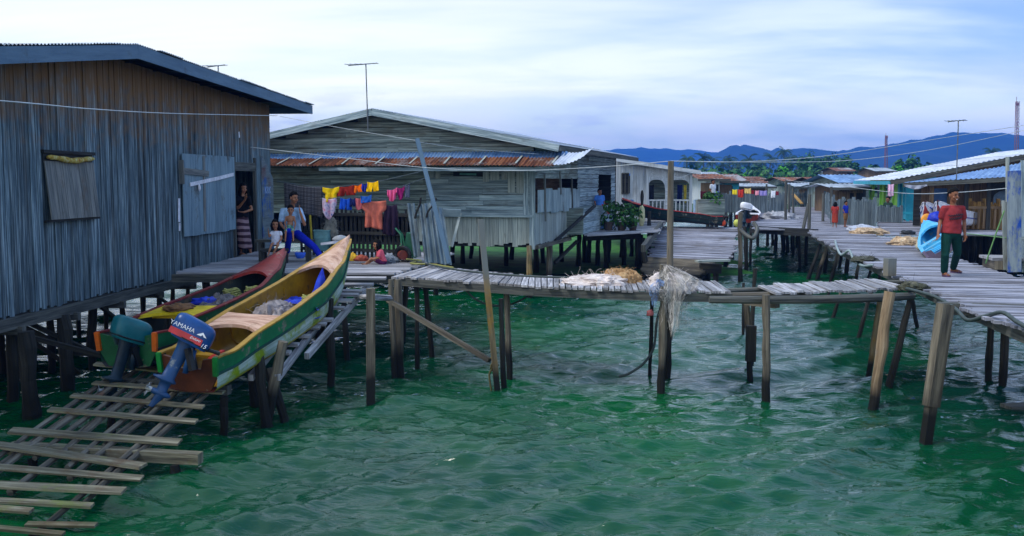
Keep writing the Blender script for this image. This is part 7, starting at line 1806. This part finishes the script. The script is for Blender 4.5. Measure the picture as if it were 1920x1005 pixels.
J = dict(fwd=(.15, -1, -.1), cf=(.1, -1, 0), head=Jp(545, 394, yt), neck=Jp(544, 404, yt), chest=Jp(544, 411, yt), belly=Jp(544, 420, yt), pelvis=Jp(543, 428, yt),
    sh0=Jp(537, 407, yt), sh1=Jp(551, 407, yt), el0=Jp(534, 418, yt - .02), wr0=Jp(537, 427, yt - .1), el1=Jp(554, 419, yt - .02), wr1=Jp(552, 429, yt - .08), hp0=Jp(540, 429, yt), hp1=Jp(547, 429, yt),
    kn0=Jp(536, 434, yt - .2), kn1=Jp(549, 434, yt - .2), an0=Jp(535, 449, yt - .24), an1=Jp(550, 449, yt - .24), toe0=Jp(535, 452, yt - .32), toe1=Jp(550, 452, yt - .32))
person('shirtless toddler in patterned shorts sitting on the man\'s lap', J, SK2, .50, bottom=mat('patterned_shorts', [(30, 60, 60), (70, 120, 110), (160, 180, 150)], 16, 16, coord='OBJ', isl=0, rough=.9), blen=.85, vox=.008, hs=.80)
yg_ = 20.0
J = dict(fwd=(.25, -1, -.05), cf=(.2, -1, 0), head=Jp(516, 421, yg_), neck=Jp(517, 433, yg_), chest=Jp(518, 440, yg_), belly=Jp(518, 449, yg_), pelvis=Jp(518, 456, yg_),
    sh0=Jp(510, 436, yg_), sh1=Jp(526, 436, yg_), el0=Jp(505, 444, yg_ - .1), wr0=Jp(503, 434, yg_ - .18), el1=Jp(528, 447, yg_ - .05), wr1=Jp(522, 455, yg_ - .15), hd0=V((0, -.2, 1)), hp0=Jp(514, 457, yg_), hp1=Jp(521, 457, yg_),
    kn0=Jp(509, 459, yg_ - .22), kn1=Jp(521, 460, yg_ - .24), an0=Jp(504, 474, yg_ - .26), an1=Jp(512, 476, yg_ - .28), toe0=Jp(502, 479, yg_ - .34), toe1=Jp(509, 481, yg_ - .36))
person('small girl in white dress sitting next to the door with one hand raised', J, SK2, .56, dress=None, top=cl('white', (196, 198, 214)), sleeve=.35, skirt=(cl('white2', (186, 188, 208)), .62), hair='bob', vox=.008, hs=.82)
q = MB(); c = Jp(517, 464, yg_); q.bar(c + V((-.3, .05, -.06)), c + V((.22, .05, -.06)), .3, .06); q.bar(V((c.x - .25, c.y + .05, ZD)), V((c.x - .25, c.y + .05, c.z - .09)), .25, .06); q.bar(V((c.x + .17, c.y + .05, ZD)), V((c.x + .17, c.y + .05, c.z - .09)), .25, .06); tag(q.build('stool', m_dark, loc=c), 'low dark stool under the small girl in white', 'stool')
yk = 19.85
J = dict(fwd=(-.85, -.5, -.1), cf=(-.9, -.3, 0), head=Jp(707, 459, yk), neck=Jp(710, 469, yk), chest=Jp(713, 475, yk), belly=Jp(716, 484, yk), pelvis=Jp(718, 491, yk),
    sh0=Jp(712, 472, yk - .1), sh1=Jp(713, 471, yk + .1), el0=Jp(710, 483, yk - .16), wr0=Jp(701, 486, yk - .14), el1=Jp(707, 482, yk + .08), wr1=Jp(699, 486, yk + .02), hp0=Jp(717, 492, yk - .06), hp1=Jp(717, 492, yk + .05),
    kn0=Jp(697, 485, yk - .08), kn1=Jp(700, 486, yk + .08), an0=Jp(686, 494, yk - .08), an1=Jp(690, 494, yk + .05), toe0=Jp(680, 495, yk - .1), toe1=Jp(684, 495, yk + .04))
person('girl in pink shirt sitting on the landing with knees drawn up', J, SK2, .64, top=cl('pink', (198, 88, 104)), sleeve=.75, bottom=cl('plum', (84, 40, 78)), blen=.5, hair='bob', vox=.008, hs=.80)

def stand(foot, h, yaw, arm=.12, sit=False):
    s = h / 1.63; f = V((math.sin(yaw), -math.cos(yaw), 0)); x = V((math.cos(yaw), math.sin(yaw), 0)); z = V((0, 0, 1)); P = lambda a, b, c: foot + x * a * s + f * b * s + z * c * s
    J = dict(fwd=f, cf=f, head=P(0, .01, 1.49), neck=P(0, 0, 1.34), chest=P(0, 0, 1.2), belly=P(0, 0, 1.0), pelvis=P(0, 0, .86), sh0=P(-.17, 0, 1.31), sh1=P(.17, 0, 1.31), el0=P(-.22, -.02, 1.06), el1=P(.22, -.02, 1.06), wr0=P(-.2, arm, .84), wr1=P(.2, arm, .84),
        hp0=P(-.08, 0, .85), hp1=P(.08, 0, .85), kn0=P(-.09, .03, .48), kn1=P(.09, .0, .48), an0=P(-.09, 0, .075), an1=P(.09, -.05, .075), toe0=P(-.1, .13, .03), toe1=P(.1, .08, .03))
    if sit:
        for k, sx in (('0', -.09), ('1', .09)): J['kn' + k] = P(sx, .42, .80); J['an' + k] = P(sx, .44, .46); J['toe' + k] = P(sx, .57, .42); J['wr' + k] = P(sx * 1.3, .36, .92)
    return J, s
def far(label, foot, h, yaw, topc, botc, skirt=False, sit=False, blen=.9, hair='short'):
    J, s = stand(foot, h, yaw, sit=sit); nm = label[:10]
    person(label, J, SK1, s, top=cl(nm + 't', topc), sleeve=.6, bottom=None if skirt else cl(nm + 'b', botc), blen=blen, skirt=(cl(nm + 's', botc), .8) if skirt else None, hair=hair, vox=.014, group=None, hs=s * 1.12)
far('child in red dress standing on the boardwalk by the picket fence', Z(1565, 427, ZD), .92, rad(150), (150, 54, 50), (150, 60, 48), skirt=True, hair='bob')
far('child in blue shirt standing beside the child in red', Z(1583, 426, ZD) + V((0, -.1, 0)), .95, rad(35), (34, 52, 160), (128, 96, 62))
p = Z(1664, 416, ZD); far('person in dark green clothes sitting low in front of the far fence', p + V((0, 0, -.42)), 1.45, rad(-50), (40, 60, 52), (30, 34, 40), sit=True, blen=1.8)
far('distant person in pale pink top standing near the end of the boardwalk', Z(1502, 381, ZD), 1.5, rad(10), (214, 160, 176), (60, 54, 70), blen=1.8)
far('distant person in white shirt standing left of the far washing', Z(1336, 392, 1.9), 1.5, rad(40), (210, 214, 224), (70, 90, 140), blen=1.8)
far('child in blue shirt standing in the doorway shade above the side platform', V((Y(1124, 400, 36.2).x, 36.2, ZD)), 1.38, rad(20), (70, 120, 200), (60, 60, 70))
